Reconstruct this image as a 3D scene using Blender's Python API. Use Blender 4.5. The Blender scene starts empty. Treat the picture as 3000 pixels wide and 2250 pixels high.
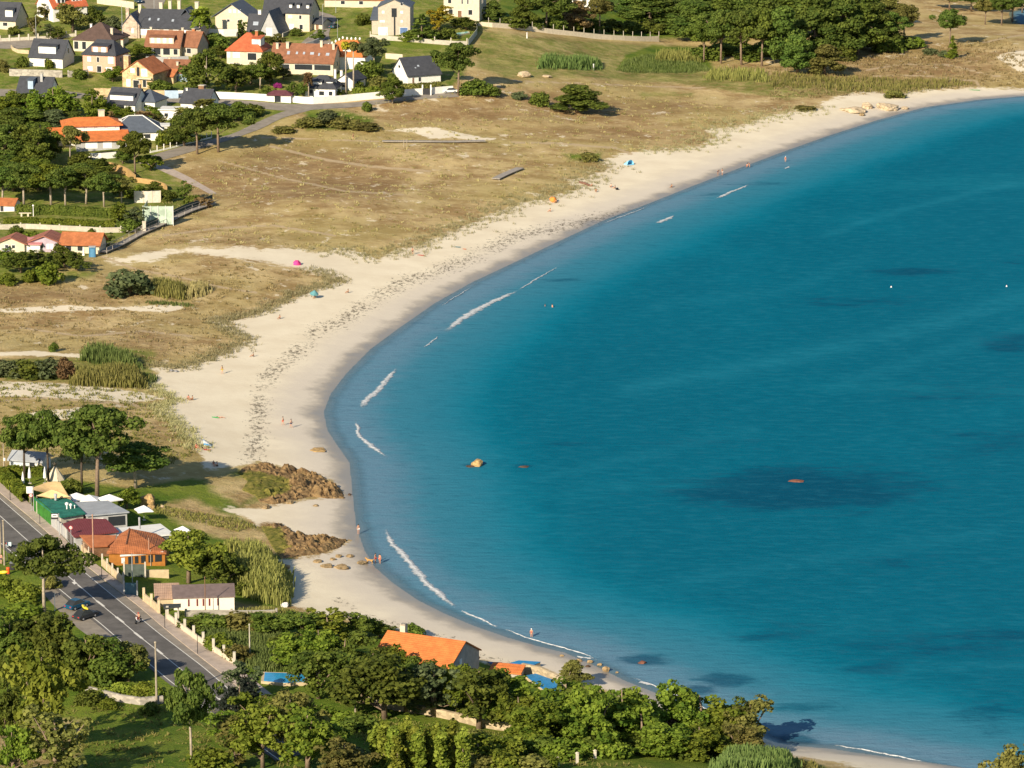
import bpy, bmesh, math, random
import numpy as np
from mathutils import Vector, Matrix, Quaternion
R = math.radians
sc = bpy.context.scene
COL = sc.collection
rnd = random.Random(7)
nrg = np.random.default_rng(11)

# ---------------------------------------------------------------- camera (telephoto from a hill 175 m up)
CH, TH, FPX = 175.0, R(13.0), 11370.0
CT, ST = math.cos(TH), math.sin(TH)
cd = bpy.data.cameras.new("camera"); cam = bpy.data.objects.new("camera", cd); COL.objects.link(cam)
cam.location = (0, 0, CH); cam.rotation_euler = (math.pi/2 - TH, 0, 0)
cd.sensor_width = 36.0; cd.lens = FPX/3000*36.0; cd.clip_start = 1.0; cd.clip_end = 20000
sc.camera = cam

def pix(X, Y, Z):
    X = np.asarray(X, float); Y = np.asarray(Y, float); Z = np.asarray(Z, float) - CH
    zc = np.maximum(Y*CT - Z*ST, 1e-3); up = Y*ST + Z*CT
    return 1500 + FPX*X/zc, 1125 - FPX*up/zc

def plane_pt(px, py, z=0.0):
    u = (np.asarray(px, float)-1500)/FPX; v = (np.asarray(py, float)-1125)/FPX
    t = (CH - z)/(ST + v*CT)
    return u*t, t*(CT - v*ST)

# ---------------------------------------------------------------- plan of the bay
SHORE_PX = [(4600,255),(3600,270),(3250,274),(3000,281),(2875,291),(2710,314),(2577,350),(2441,393),(2305,441),(2170,491),(2034,543),(1899,597),
 (1763,648),(1627,712),(1492,776),(1383,827),(1275,888),(1166,963),(1085,1024),(1017,1092),(970,1153),(949,1207),(960,1261),
 (992,1309),(1025,1356),(1030,1410),(1037,1478),(1045,1546),(1070,1614),(1098,1661),(1153,1709),(1221,1756),(1302,1797),
 (1383,1831),(1492,1869),(1573,1892),(1655,1912),(1750,1953),(1831,1994),(1899,2021),(2034,2075),(2170,2136),(2278,2177),
 (2346,2186),(2441,2194),(2577,2217),(2712,2245),(2916,2292),(3200,2380),(3700,2520),(4600,2760)]
sx, sy = plane_pt([p[0] for p in SHORE_PX], [p[1] for p in SHORE_PX])
SHORE = np.stack([sx, sy], 1)
SEA = np.vstack([SHORE, [[3000, SHORE[-1, 1]], [3000, SHORE[0, 1]]]])
s2x, s2y = plane_pt([2955,3010,3300,3700,3700,3200,2965], [36,22,10,0,80,82,70])
SEA2 = np.stack([s2x, s2y], 1)

def seg_dist(P, poly, closed=False, wy=1.0):
    pts = np.asarray(poly, float)*np.array([1, wy]); Q = P*np.array([1, wy])
    best = np.full(len(P), 1e18)
    n = len(pts); m = n if closed else n-1
    for i in range(m):
        a = pts[i]; b = pts[(i+1) % n]; ab = b-a
        t = np.clip(((Q-a)@ab)/max(ab@ab, 1e-9), 0, 1)
        d = Q - a - t[:, None]*ab
        np.minimum(best, (d*d).sum(1), out=best)
    return np.sqrt(best)

def inside(P, poly):
    poly = np.asarray(poly, float); x = P[:, 0]; y = P[:, 1]; r = np.zeros(len(P), bool); n = len(poly)
    for i in range(n):
        x1, y1 = poly[i]; x2, y2 = poly[(i+1) % n]
        if y1 == y2: continue
        c = ((y1 > y) != (y2 > y)) & (x < (x2-x1)*(y-y1)/(y2-y1)+x1)
        r ^= c
    return r

def sstep(a, b, x):
    t = np.clip((x-a)/(b-a), 0, 1); return t*t*(3-2*t)

_dirs = [(math.cos(a), math.sin(a)) for a in (0.3, 1.1, 2.0, 2.9, 3.7, 5.1)]
def wob(X, Y, s):
    r = 0
    for i, (a, b) in enumerate(_dirs):
        r = r + np.sin((X*a + Y*b)/s*(1+0.23*i) + i*1.7)
    return r/6

def shore_d(X, Y):
    P = np.stack([np.ravel(X), np.ravel(Y)], 1)
    d = seg_dist(P, SHORE); s = inside(P, SEA)
    d2 = seg_dist(P, SEA2, True); s2 = inside(P, SEA2)
    d = np.where(s, -d, d); d2 = np.where(s2, -d2, d2)
    return np.minimum(d, d2).reshape(np.shape(X))

def height(X, Y, d=None):
    X = np.asarray(X, float); Y = np.asarray(Y, float)
    if d is None: d = shore_d(np.atleast_1d(X), np.atleast_1d(Y)).reshape(X.shape)
    land = 2.3*(1-np.exp(-np.maximum(d, 0)/22.0))
    land = land + sstep(22, 60, d)*(0.9 + 1.1*wob(X, Y, 16))*sstep(690, 760, Y)
    land = land + sstep(30, 90, d)*0.35*wob(X, Y, 5.0)*sstep(690, 760, Y)
    land = land + 2.6*sstep(10, 55, d)*(1-sstep(690, 790, Y))
    land = land + 22*sstep(960, 1330, Y)*(1-sstep(-35, 60, X))*sstep(40, 120, d)
    land = land + np.maximum(0, 525-Y)*0.12
    sea = -0.02 - np.minimum(9, 0.055*np.abs(d))
    return np.where(d > 0, land, sea)

def at(px, py, dz=0.0):
    """ground point seen at a picture position"""
    z = 0.0
    for _ in range(14):
        x, y = plane_pt(px, py, z); z = 0.5*z + 0.5*float(height(np.array(x), np.array(y)))
    x, y = plane_pt(px, py, z)
    return Vector((float(x), float(y), float(height(np.array(x), np.array(y)))+dz))

def scale_at(p):  # picture pixels per metre there
    return FPX/(p.y*CT - (p.z-CH)*ST)

# ---------------------------------------------------------------- object helpers
def tag(o, label=None, cat=None, group=None, kind=None):
    if label: o["label"] = label
    if cat: o["category"] = cat
    if group: o["group"] = group
    if kind: o["kind"] = kind
    return o

def empty(name, loc, rz=0.0):
    o = bpy.data.objects.new(name, None); COL.objects.link(o)
    o.location = loc; o.rotation_euler = (0, 0, rz); o.empty_display_size = 0.3
    return o

def link_mesh(name, me, parent=None, loc=None):
    o = bpy.data.objects.new(name, me); COL.objects.link(o)
    if parent is not None: o.parent = parent
    if loc is not None: o.location = loc
    return o

def copy_tree(o, parent=None):
    c = o.copy(); COL.objects.link(c)
    if parent is not None: c.parent = parent
    for ch in list(o.children): copy_tree(ch, c)
    return c

class MB:
    def __init__(s): s.v = []; s.f = []; s.sm = False
    def add(s, vs, fs):
        n = len(s.v); s.v += [tuple(v) for v in vs]; s.f += [tuple(i+n for i in f) for f in fs]; return s
    def box(s, x0, x1, y0, y1, z0, z1, M=None):
        vs = [Vector(p) for p in ((x0,y0,z0),(x1,y0,z0),(x1,y1,z0),(x0,y1,z0),(x0,y0,z1),(x1,y0,z1),(x1,y1,z1),(x0,y1,z1))]
        if M is not None: vs = [M @ v for v in vs]
        return s.add(vs, [(0,3,2,1),(4,5,6,7),(0,1,5,4),(1,2,6,5),(2,3,7,6),(3,0,4,7)])
    def prism(s, poly, z0, z1):
        n = len(poly)
        if sum(poly[i][0]*poly[(i+1) % n][1]-poly[(i+1) % n][0]*poly[i][1] for i in range(n)) < 0: poly = poly[::-1]
        vs = [(p[0], p[1], z0) for p in poly] + [(p[0], p[1], z1) for p in poly]
        fs = [tuple(range(n))[::-1], tuple(range(n, 2*n))] + [(i, (i+1) % n, n+(i+1) % n, n+i) for i in range(n)]
        return s.add(vs, fs)
    def xsec(s, poly, a0, a1, axis='x'):
        """extrude a (u,z) outline along x (u = y) or along y (u = x)"""
        n = len(poly)
        f = (lambda a, p: (a, p[0], p[1])) if axis == 'x' else (lambda a, p: (p[0], a, p[1]))
        vs = [f(a0, p) for p in poly] + [f(a1, p) for p in poly]
        return s.add(vs, [tuple(range(n))[::-1], tuple(range(n, 2*n))] + [(i, (i+1) % n, n+(i+1) % n, n+i) for i in range(n)])
    def tube(s, pts, rad, n=7, cap=True):
        pts = [Vector(p) for p in pts]; m = len(pts)
        if not hasattr(rad, '__len__'): rad = [rad]*m
        vs = []
        for i, p in enumerate(pts):
            d = (pts[min(i+1, m-1)] - pts[max(i-1, 0)]).normalized()
            a = d.orthogonal().normalized() if abs(d.z) < 0.99 else Vector((1, 0, 0)); b = d.cross(a).normalized(); a = b.cross(d)
            vs += [p + (a*math.cos(2*math.pi*k/n) + b*math.sin(2*math.pi*k/n))*rad[i] for k in range(n)]
        fs = [(i*n+k, i*n+(k+1) % n, (i+1)*n+(k+1) % n, (i+1)*n+k) for i in range(m-1) for k in range(n)]
        if cap: fs += [tuple(range(n))[::-1], tuple(range((m-1)*n, m*n))]
        return s.add(vs, fs)
    def lathe(s, prof, n=12, c=(0, 0, 0)):
        vs = [(c[0]+r*math.cos(2*math.pi*k/n), c[1]+r*math.sin(2*math.pi*k/n), c[2]+z) for r, z in prof for k in range(n)]
        m = len(prof)
        fs = [(i*n+k, i*n+(k+1) % n, (i+1)*n+(k+1) % n, (i+1)*n+k) for i in range(m-1) for k in range(n)]
        fs += [tuple(range(n))[::-1], tuple(range((m-1)*n, m*n))]
        return s.add(vs, fs)
    def mesh(s, name, mat, smooth=False):
        me = bpy.data.meshes.new(name); me.from_pydata([tuple(v) for v in s.v], [], s.f)
        bm = bmesh.new(); bm.from_mesh(me); bmesh.ops.recalc_face_normals(bm, faces=bm.faces); bm.to_mesh(me); bm.free()
        if mat: me.materials.append(mat)
        if smooth: me.polygons.foreach_set('use_smooth', [True]*len(me.polygons))
        return me
    def build(s, name, mat, parent=None, loc=None, smooth=False):
        return link_mesh(name, s.mesh(name, mat, smooth), parent, loc)

# ---------------------------------------------------------------- materials
class NT:
    def __init__(s, name):
        s.m = bpy.data.materials.new(name); s.m.use_nodes = True; s.t = s.m.node_tree
        s.b = s.t.nodes['Principled BSDF']; s.out = s.t.nodes['Material Output']
    def n(s, typ, **kw):
        nd = s.t.nodes.new(typ)
        for k, v in kw.items(): setattr(nd, k, v)
        return nd
    def l(s, a, b): s.t.links.new(a, b)
    def val(s, sock, x):
        if hasattr(x, 'is_linked') or isinstance(x, bpy.types.NodeSocket): s.l(x, sock)
        else: sock.default_value = x
    def math(s, op, a, b=0.0, c=0.0, clamp=False):
        nd = s.n('ShaderNodeMath', operation=op, use_clamp=clamp)
        s.val(nd.inputs[0], a); s.val(nd.inputs[1], b); s.val(nd.inputs[2], c); return nd.outputs[0]
    def smooth(s, x, a, b):
        nd = s.n('ShaderNodeMapRange', interpolation_type='SMOOTHSTEP')
        s.val(nd.inputs[0], x); s.val(nd.inputs[1], a); s.val(nd.inputs[2], b); return nd.outputs[0]
    def mix(s, f, a, b, blend='MIX'):
        nd = s.n('ShaderNodeMix', data_type='RGBA', blend_type=blend)
        s.val(nd.inputs[0], f)
        for i, x in ((6, a), (7, b)):
            if isinstance(x, tuple): x = x if len(x) == 4 else x+(1,)
            s.val(nd.inputs[i], x)
        return nd.outputs[2]
    def noise(s, vec, scale, detail=3.0, rough=0.55, out='Fac'):
        nd = s.n('ShaderNodeTexNoise'); s.l(vec, nd.inputs['Vector'])
        nd.inputs['Scale'].default_value = scale; nd.inputs['Detail'].default_value = detail; nd.inputs['Roughness'].default_value = rough
        return nd.outputs[out]
    def attr(s, name):
        return s.n('ShaderNodeAttribute', attribute_name=name).outputs['Fac']
    def pos(s): return s.n('ShaderNodeNewGeometry').outputs['Position']
    def obj(s): return s.n('ShaderNodeTexCoord').outputs['Object']
    def mapv(s, vec, sc=(1, 1, 1), rot=(0, 0, 0)):
        nd = s.n('ShaderNodeMapping'); s.l(vec, nd.inputs[0]); nd.inputs['Scale'].default_value = sc; nd.inputs['Rotation'].default_value = rot
        return nd.outputs[0]
    def bump(s, h, strength, dist):
        nd = s.n('ShaderNodeBump'); s.l(h, nd.inputs['Height']); nd.inputs['Strength'].default_value = strength; nd.inputs['Distance'].default_value = dist
        s.l(nd.outputs[0], s.b.inputs['Normal'])
    def set(s, **kw):
        for k, v in kw.items(): s.val(s.b.inputs[k.replace('_', ' ')], v)

_mc = {}
def mat(name, c, rough=0.8, var=0.14, scale=1.3, spec=0.3, bump=0.0, metal=0.0, stain=0.0):
    if name in _mc: return _mc[name]
    t = NT(name); p = t.pos()
    f = t.noise(p, scale, 4, 0.65)
    lo = tuple(x*(1-var) for x in c); hi = tuple(min(1, x*(1+var)) for x in c)
    col = t.mix(t.smooth(f, 0.3, 0.7), lo, hi)
    if stain:
        g = t.noise(t.mapv(p, (1.2, 1.2, 0.35)), 0.9, 5, 0.7)
        col = t.mix(t.math('MULTIPLY', t.smooth(g, 0.52, 0.72), stain), col, tuple(x*0.55 for x in c))
    t.set(Base_Color=col, Roughness=rough, Specular_IOR_Level=spec, Metallic=metal)
    if bump: t.bump(t.noise(p, scale*4, 3), 0.6, bump)
    _mc[name] = t.m; return t.m

def roofmat(name, c, var=0.25, moss=0.15):
    if name in _mc: return _mc[name]
    t = NT(name); p = t.obj()
    w = t.n('ShaderNodeTexWave', wave_type='BANDS', bands_direction='X'); t.l(p, w.inputs[0]); w.inputs['Scale'].default_value = 1.1; w.inputs['Distortion'].default_value = 0.3
    w2 = t.n('ShaderNodeTexWave', wave_type='BANDS', bands_direction='Z'); t.l(p, w2.inputs[0]); w2.inputs['Scale'].default_value = 1.6; w2.inputs['Distortion'].default_value = 0.2
    f = t.noise(p, 0.8, 5, 0.7); g = t.noise(p, 6, 2, 0.6)
    col = t.mix(t.smooth(f, 0.3, 0.7), tuple(x*(1-var) for x in c), tuple(min(1, x*(1+var)) for x in c))
    col = t.mix(t.math('MULTIPLY', g, 0.45), col, tuple(x*0.6 for x in c))
    col = t.mix(t.math('MULTIPLY', t.smooth(w2.outputs['Fac'], 0.7, 1.0), 0.25), col, tuple(x*0.5 for x in c))
    col = t.mix(t.math('MULTIPLY', t.smooth(t.noise(p, 0.45, 5, 0.75), 0.55, 0.75), moss), col, (c[0]*0.5+0.03, c[1]*0.6+0.03, c[2]*0.6+0.02))
    t.set(Base_Color=col, Roughness=0.75, Specular_IOR_Level=0.25)
    h = t.math('ADD', w.outputs['Fac'], w2.outputs['Fac']); t.bump(h, 0.5, 0.05)
    _mc[name] = t.m; return t.m

def stonemat(name, c, scale=1.6):
    if name in _mc: return _mc[name]
    t = NT(name); p = t.pos()
    v = t.n('ShaderNodeTexVoronoi'); t.l(t.mapv(p, (1, 1, 1.6)), v.inputs['Vector']); v.inputs['Scale'].default_value = scale
    b = t.n('ShaderNodeSeparateColor'); t.l(v.outputs['Color'], b.inputs[0])
    col = t.mix(b.outputs[0], tuple(x*0.72 for x in c), tuple(min(1, x*1.22) for x in c))
    col = t.mix(t.math('MULTIPLY', t.smooth(t.noise(p, 0.6, 4), 0.5, 0.7), 0.35), col, (c[0]*.55, c[1]*.55, c[2]*.5))
    t.set(Base_Color=col, Roughness=0.9, Specular_IOR_Level=0.15)
    _mc[name] = t.m; return t.m

WHITE = mat('white_render', (.76,.74,.68), var=.06, stain=.22)
CREAM = mat('cream_render', (.58,.51,.38), var=.09, stain=.25)
BEIGE = mat('beige_stone_render', (.44,.39,.31), var=.1, stain=.12)
PINK = mat('salmon_render', (.66,.34,.24), var=.08, stain=.12)
PINKST = stonemat('pinkish_granite', (.50,.39,.30), 1.2)
TANST = stonemat('golden_granite', (.52,.39,.22), 1.4)
GREYST = stonemat('grey_granite', (.36,.33,.28), 1.5)
GREYW = mat('grey_render', (.38,.38,.37), var=.08, stain=.2)
BROWNW = mat('brown_wood', (.20,.11,.06), var=.25)
CONC = mat('weathered_concrete', (.47,.43,.35), var=.12, stain=.3)
OCHREW = mat('ochre_block_wall', (.50,.40,.25), var=.12, stain=.25)
GLASS = mat('dark_glass', (.03,.035,.04), rough=.12, var=.1, spec=.5)
SHUT = mat('white_shutter', (.78,.77,.74), var=.04)
FRAME = mat('white_frame', (.74,.73,.70), var=.04)
BLUEW = mat('blue_paint', (.10,.17,.33), var=.1)
PALEBLUE = mat('pale_blue_paint', (.36,.47,.58), var=.1, stain=.2)
DARKM = mat('dark_metal', (.045,.045,.05), rough=.5, var=.1, metal=.4)
GALV = mat('galvanised_metal', (.45,.46,.47), rough=.45, var=.08, metal=.3)
WOODP = mat('grey_wood_pole', (.33,.28,.21), var=.2)
WOODD = mat('weathered_decking', (.30,.27,.23), var=.2, scale=2)
BLACK = mat('black_rubber', (.015,.015,.016), rough=.6, var=.1)
RED = mat('red_paint', (.48,.03,.03), rough=.45, var=.06)
SLATE = roofmat('slate_roof', (.060,.064,.075), .2, .08)
SLATEB = roofmat('blue_grey_slate_roof', (.10,.12,.15), .15, .1)
BROWNR = roofmat('brown_tile_roof', (.27,.12,.065))
BROWND = roofmat('dark_brown_tile_roof', (.115,.075,.06), .18)
TERRA = roofmat('terracotta_roof', (.44,.155,.06), .28, .3)
ORANGE = roofmat('orange_tile_roof', (.66,.20,.055), .24, .3)
REDR = roofmat('red_tile_roof', (.50,.13,.055), .22, .25)
ROSER = roofmat('weathered_rose_roof', (.35,.135,.085), .25, .25)
MAROON = roofmat('maroon_sheet_roof', (.19,.045,.05), .12, .06)
GREYR = mat('grey_sheet_roof', (.33,.35,.37), rough=.5, var=.1, scale=.6, stain=.2)
WHITER = mat('pale_sheet_roof', (.70,.69,.64), rough=.6, var=.06, scale=.5, stain=.25)
GREENR = mat('green_felt_roof', (.02,.15,.11), var=.25, scale=.8)
CANVAS = mat('white_canvas', (.80,.79,.76), var=.04)
TANC = mat('tan_shade_cloth', (.58,.41,.20), var=.1)
# ---------------------------------------------------------------- light
SUN_EL = R(27.0); SH_AZ = R(29.5)          # shadows run away and to the right of the camera
w = bpy.data.worlds.new("World"); sc.world = w; w.use_nodes = True
bg = w.node_tree.nodes['Background']; sky = w.node_tree.nodes.new('ShaderNodeTexSky')
sky.sky_type = 'NISHITA'; sky.sun_disc = False; sky.sun_elevation = SUN_EL
sky.air_density = 1.0; sky.dust_density = 0.6; sky.ozone_density = 2.0
to_sun = Vector((-math.sin(SH_AZ)*math.cos(SUN_EL), -math.cos(SH_AZ)*math.cos(SUN_EL), math.sin(SUN_EL)))
sky.sun_rotation = math.atan2(to_sun.x, to_sun.y)
w.node_tree.links.new(sky.outputs[0], bg.inputs[0]); bg.inputs[1].default_value = 0.08
sd = bpy.data.lights.new('sun', 'SUN'); sd.energy = 5.0; sd.angle = R(0.53); sd.color = (1.0, 0.86, 0.66)
so = bpy.data.objects.new('sun', sd); COL.objects.link(so); so.rotation_euler = (-to_sun).to_track_quat('-Z', 'Y').to_euler()
so.location = (-300, -300, 600)
sc.view_settings.view_transform = 'Standard'; sc.view_settings.look = 'None'
sc.view_settings.exposure = 0.63; sc.view_settings.gamma = 1.0
sc.cycles.use_denoising = True; sc.cycles.max_bounces = 6; sc.cycles.transparent_max_bounces = 12

# ---------------------------------------------------------------- ground masks (outlines given in the photograph's pixels)
SAND = [(4600,235),(3000,261),(2877,258),(2779,259),(2657,271),(2630,283),(2575,271),(2521,270),(2440,290),(2413,300),(2402,315),(2341,322),(2250,339),(2161,373),
 (2073,380),(2090,403),(2059,427),(1975,437),(1890,441),(1805,455),(1764,475),(1785,491),(1737,512),(1669,529),(1690,556),(1600,580),(1500,604),
 (1353,665),(1235,716),(1150,736),(1109,760),(1021,729),(933,736),(852,726),(750,729),(745,722),(610,729),(529,727),(424,740),(356,757),(305,752),(339,774),
 (407,768),(475,760),(502,745),(545,738),(610,748),(700,758),(750,763),(906,794),(1007,823),(919,848),(852,882),(750,920),(690,938),(627,946),
 (729,997),(644,1041),(529,1079),(441,1075),(471,1102),(430,1130),(512,1171),(464,1202),(536,1257),(584,1326),(598,1374),(653,1371),
 (750,1357),(860,1372),(970,1405),(1015,1455),(922,1462),(860,1470),(750,1491),(690,1490),(646,1484),(732,1525),(750,1536),(800,1530),(877,1567),(1025,1587),
 (942,1629),(819,1642),(846,1684),(853,1700),(852,1775),(919,1792),(940,1805),(1008,1812),(1072,1819),(1116,1836),(1221,1853),(1394,1927),
 (1428,1941),(1500,1948),(1585,1958),(1640,1975),(1700,2003),(1770,2020),(1850,2050),(1990,2110),(2150,2160),(2290,2196),(2330,2215),(2450,2232),
 (2700,2290),(3000,2370),(3500,2520),(4600,2820),(6000,2600),(6000,240)]
SANDX = [[(1126,383),(1208,372),(1279,373),(1360,391),(1428,401),(1496,409),(1394,415),(1326,405),(1258,409),(1218,391)],
 [(-60,905),(17,902),(200,893),(330,899),(440,893),(535,890),(542,906),(480,917),(350,908),(100,917),(-60,916)],
 [(-60,1029),(100,1027),(290,1040),(310,1052),(150,1044),(-60,1042)],
 [(-60,1113),(90,1118),(260,1126),(420,1150),(500,1168),(380,1182),(200,1170),(-60,1160)],
 [(2910,165),(2960,148),(3000,146),(3400,150),(3400,240),(3000,222),(2960,195)],
 [(70,1210),(250,1190),(340,1215),(250,1232),(90,1228)]]
GREEN = [([(-900,1360),(120,1390),(380,1430),(470,1415),(590,1395),(700,1372),(800,1395),(830,1440),(700,1500),(760,1540),(860,1570),(850,1790),(1100,1840),
  (1430,1945),(1700,2010),(1900,2060),(2300,2210),(2700,2330),(2700,3600),(-2500,3600)], .95),
 ([(-1500,-600),(1490,-600),(1470,60),(1400,110),(1395,150),(1370,230),(1330,262),(900,308),(850,345),(720,400),(560,440),(480,480),(560,545),(600,600),(480,650),
  (330,725),(240,770),(180,792),(150,830),(-1500,840)], .60),
 ([(1390,80),(1700,110),(2000,130),(2060,200),(2500,225),(2800,245),(2790,262),(2650,268),(2300,300),(2000,255),(1700,235),(1480,235),(1380,200)], .52),
 ([(1800,205),(1830,160),(1910,130),(2060,140),(2095,205),(1960,215)], 1.0), ([(1490,-100),(2050,-100),(2070,110),(1900,122),(1700,105),(1420,70)], .75),
 ([(1110,112),(1300,128),(1300,150),(1120,140)], 1.0), ([(1640,448),(1770,445),(1760,475),(1670,470)], .8), ([(880,310),(1010,318),(1110,345),(1080,385),(890,385)], .7),
 ([(170,785),(300,790),(290,815),(180,830)], .6), ([(700,455),(980,405),(1000,425),(780,470)], .3), ([(1330,330),(1480,300),(1520,330),(1400,350)], .35),
 ([(2690,150),(2860,140),(2870,165),(2700,165)], .5), ([(460,560),(640,560),(720,640),(560,660)], .35), ([(1850,262),(2060,262),(2040,290),(1860,290)],.5),
 ([(280,1000),(470,1020),(460,1125),(0,1125),(0,1045),(250,1040)], .55), ([(440,790),(640,840),(560,890),(380,860)], .45)]
LESS = [[(-60,2100),(250,2100),(250,2260),(-60,2260)],[(430,1480),(560,1450),(760,1540),(840,1580),(800,1690),(700,1600),(560,1560)], [(560,1380),(700,1385),(800,1400),(800,1440),(700,1490),(620,1450)],
 [(590,1740),(860,1780),(830,1800),(560,1800)]]
DARK = [[(-60,838),(160,842),(340,855),(300,885),(60,892),(-60,895)], [(760,430),(1080,440),(1180,500),(1150,590),(760,600),(500,560),(560,500)],
 [(1520,268),(1640,262),(1900,300),(2000,290),(2020,330),(1700,360),(1500,340)], [(2540,150),(2800,150),(2920,190),(2880,235),(2640,240),(2480,225)],
 [(1500,372),(1900,375),(2070,385),(2050,410),(1700,405),(1500,400)], [(0,1080),(480,980),(520,1040),(330,1075)], [(1100,310),(1460,300),(1500,360),(1150,365)]]
KELP = [(2240,520),(1990,600),(1760,640),(1500,695),(1394,750),(1258,804),(1190,821),(1089,882),(987,950),(933,963),(869,1035),(801,1085),(768,1140),(755,1225),(752,1310),(735,1345)]
KELP2 = [(985,1755),(1030,1775),(1060,1800),(1150,1825),(1230,1850),(1330,1872),(1430,1930),(1520,1945)]
PATHS = [([(640,470),(820,520),(1010,560),(1180,570)], 5), ([(480,690),(640,668),(800,660),(980,690)], 6), ([(60,960),(240,985),(420,970),(560,985)], 6), ([(794,429),(953,468),(1089,488),(1258,502)], 7), ([(1500,417),(1635,420),(1805,434),(1850,452)], 6), ([(2540,205),(2640,188),(2780,190),(2880,215),(2930,225)], 5),
 ([(2880,125),(2960,108),(3050,95)], 5), ([(300,752),(400,790),(520,810),(640,840),(750,858)], 6), ([(1500,235),(1560,240),(1703,244),(1873,252),(2069,258)], 4),
 ([(767,403),(960,410),(1174,415)], 4), ([(0,1175),(120,1165),(300,1178),(420,1190)], 6), ([(2560,222),(2700,222),(2860,238),(2870,256)], 5)]
GREYPATH = [([(-300,262),(0,268),(180,272),(280,285),(520,287),(650,296),(760,308),(850,318)], 13)]

def polymask(P, poly, soft):
    poly = np.asarray(poly, float); x0, y0 = poly.min(0)-3*soft; x1, y1 = poly.max(0)+3*soft
    out = np.zeros(len(P)); k = (P[:, 0] > x0) & (P[:, 0] < x1) & (P[:, 1] > y0) & (P[:, 1] < y1)
    Q = P[k]
    if len(Q):
        d = seg_dist(Q, poly, True, 1.8); d = np.where(inside(Q, poly), d, -d)
        out[k] = np.clip(0.5+0.5*d/soft, 0, 1)
    return out
def linemask(P, line, wd):
    L = np.asarray(line, float); x0, y0 = L.min(0)-4*wd; x1, y1 = L.max(0)+4*wd
    out = np.zeros(len(P)); k = (P[:, 0] > x0) & (P[:, 0] < x1) & (P[:, 1] > y0) & (P[:, 1] < y1)
    if k.any(): out[k] = np.exp(-(seg_dist(P[k], L, False, 1.8)/wd)**2)
    return out

def fan(ux, ys):
    """world grid: rows at distance ys, columns spread in proportion to distance"""
    Y = np.repeat(ys, len(ux)); X = np.tile(ux, len(ys))*Y; return X, Y
def grid_mesh(name, X, Y, Z, nx, ny, keep=None):
    me = bpy.data.meshes.new(name)
    i = np.arange((ny-1)*(nx-1)); r = i//(nx-1); c = i % (nx-1); a = r*nx+c
    q = np.stack([a, a+1, a+nx+1, a+nx], 1)
    if keep is not None:
        q = q[keep[q].any(1)]
        used = np.unique(q); mp = -np.ones(nx*ny, int); mp[used] = np.arange(len(used)); q = mp[q]
    else: used = np.arange(nx*ny)
    co = np.stack([X, Y, Z], 1)[used]
    me.vertices.add(len(co)); me.vertices.foreach_set('co', co.astype(np.float32).ravel())
    me.loops.add(q.size); me.loops.foreach_set('vertex_index', q.astype(np.int32).ravel())
    me.polygons.add(len(q)); me.polygons.foreach_set('loop_start', (np.arange(len(q))*4).astype(np.int32))
    me.polygons.foreach_set('use_smooth', np.ones(len(q), bool))
    me.update(calc_edges=True)
    return me, used
def fattr(me, name, arr):
    a = me.attributes.new(name, 'FLOAT', 'POINT'); a.data.foreach_set('value', np.ascontiguousarray(arr, dtype=np.float32))

ux = np.concatenate([np.linspace(-2.2, -.17, 26)[:-1], np.linspace(-.17, .17, 760), np.linspace(.17, 2.2, 26)[1:]])
ys = np.concatenate([np.linspace(40, 470, 30)[:-1], 1/np.linspace(1/470, 1/1560, 800), np.geomspace(1560, 9000, 30)[1:]])
GX, GY = fan(ux, ys)
Gd = shore_d(GX, GY); GZ = height(GX, GY, Gd)
far = np.abs(GX/GY) > .4
PX, PY = pix(GX, GY, GZ); P = np.stack([PX, PY], 1)
me, used = grid_mesh('ground', GX, GY, GZ, len(ux), len(ys))
sand = polymask(P, SAND, 40)
for s in SANDX: sand = np.maximum(sand, polymask(P, s, 12)*.8)
gr = np.zeros(len(P))
for poly, v in GREEN: gr = np.maximum(gr, polymask(P, poly, 24)*v)
for poly in LESS: gr = gr*(1-0.62*polymask(P, poly, 30))
dk = np.zeros(len(P))
for poly in DARK: dk = np.maximum(dk, polymask(P, poly, 40))
kp = np.maximum(linemask(P, KELP, 48), .8*linemask(P, KELP2, 22)); 
pa = np.zeros(len(P))
for L, wd in PATHS: pa = np.maximum(pa, linemask(P, L, wd))
ga = np.zeros(len(P))
for L, wd in GREYPATH: ga = np.maximum(ga, linemask(P, L, wd))
fattr(me, 'sand', sand); fattr(me, 'green', gr); fattr(me, 'heath', dk); fattr(me, 'kelp', kp); fattr(me, 'path', pa); fattr(me, 'tar', ga)
fattr(me, 'shore', np.clip(Gd, -60, 60))
ground = link_mesh('ground', me); tag(ground, kind='structure')

t = NT('ground_cover'); p = t.pos()
nb = t.noise(p, .018, 4, .6); nm = t.noise(p, .11, 5, .65); nf = t.noise(p, .55, 5, .7); nx = t.noise(t.mapv(p, (1, 1.2, 1)), 1.9, 4, .75); nk = t.noise(p, .32, 6, .75)
dune = t.mix(t.smooth(nm, .36, .64), (.29,.19,.08), (.52,.395,.19))
dune = t.mix(t.math('MULTIPLY', t.smooth(nf, .5, .72), .7), dune, (.58,.46,.25))
dune = t.mix(t.math('MULTIPLY', t.smooth(nb, .42, .60), .45), dune, (.36,.30,.10))
hs = t.math('MULTIPLY', t.attr('heath'), t.smooth(nk, .3, .55))
dune = t.mix(t.math('MULTIPLY', hs, .7), dune, (.225,.135,.06))
dune = t.mix(t.math('MULTIPLY', t.smooth(nx, .56, .72), .55), dune, (.17,.13,.045))
g = t.math('ADD', t.attr('green'), t.math('MULTIPLY', t.math('SUBTRACT', nk, .5), .7))
grass = t.mix(t.smooth(nm, .35, .65), (.075,.135,.012), (.165,.205,.026))
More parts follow.
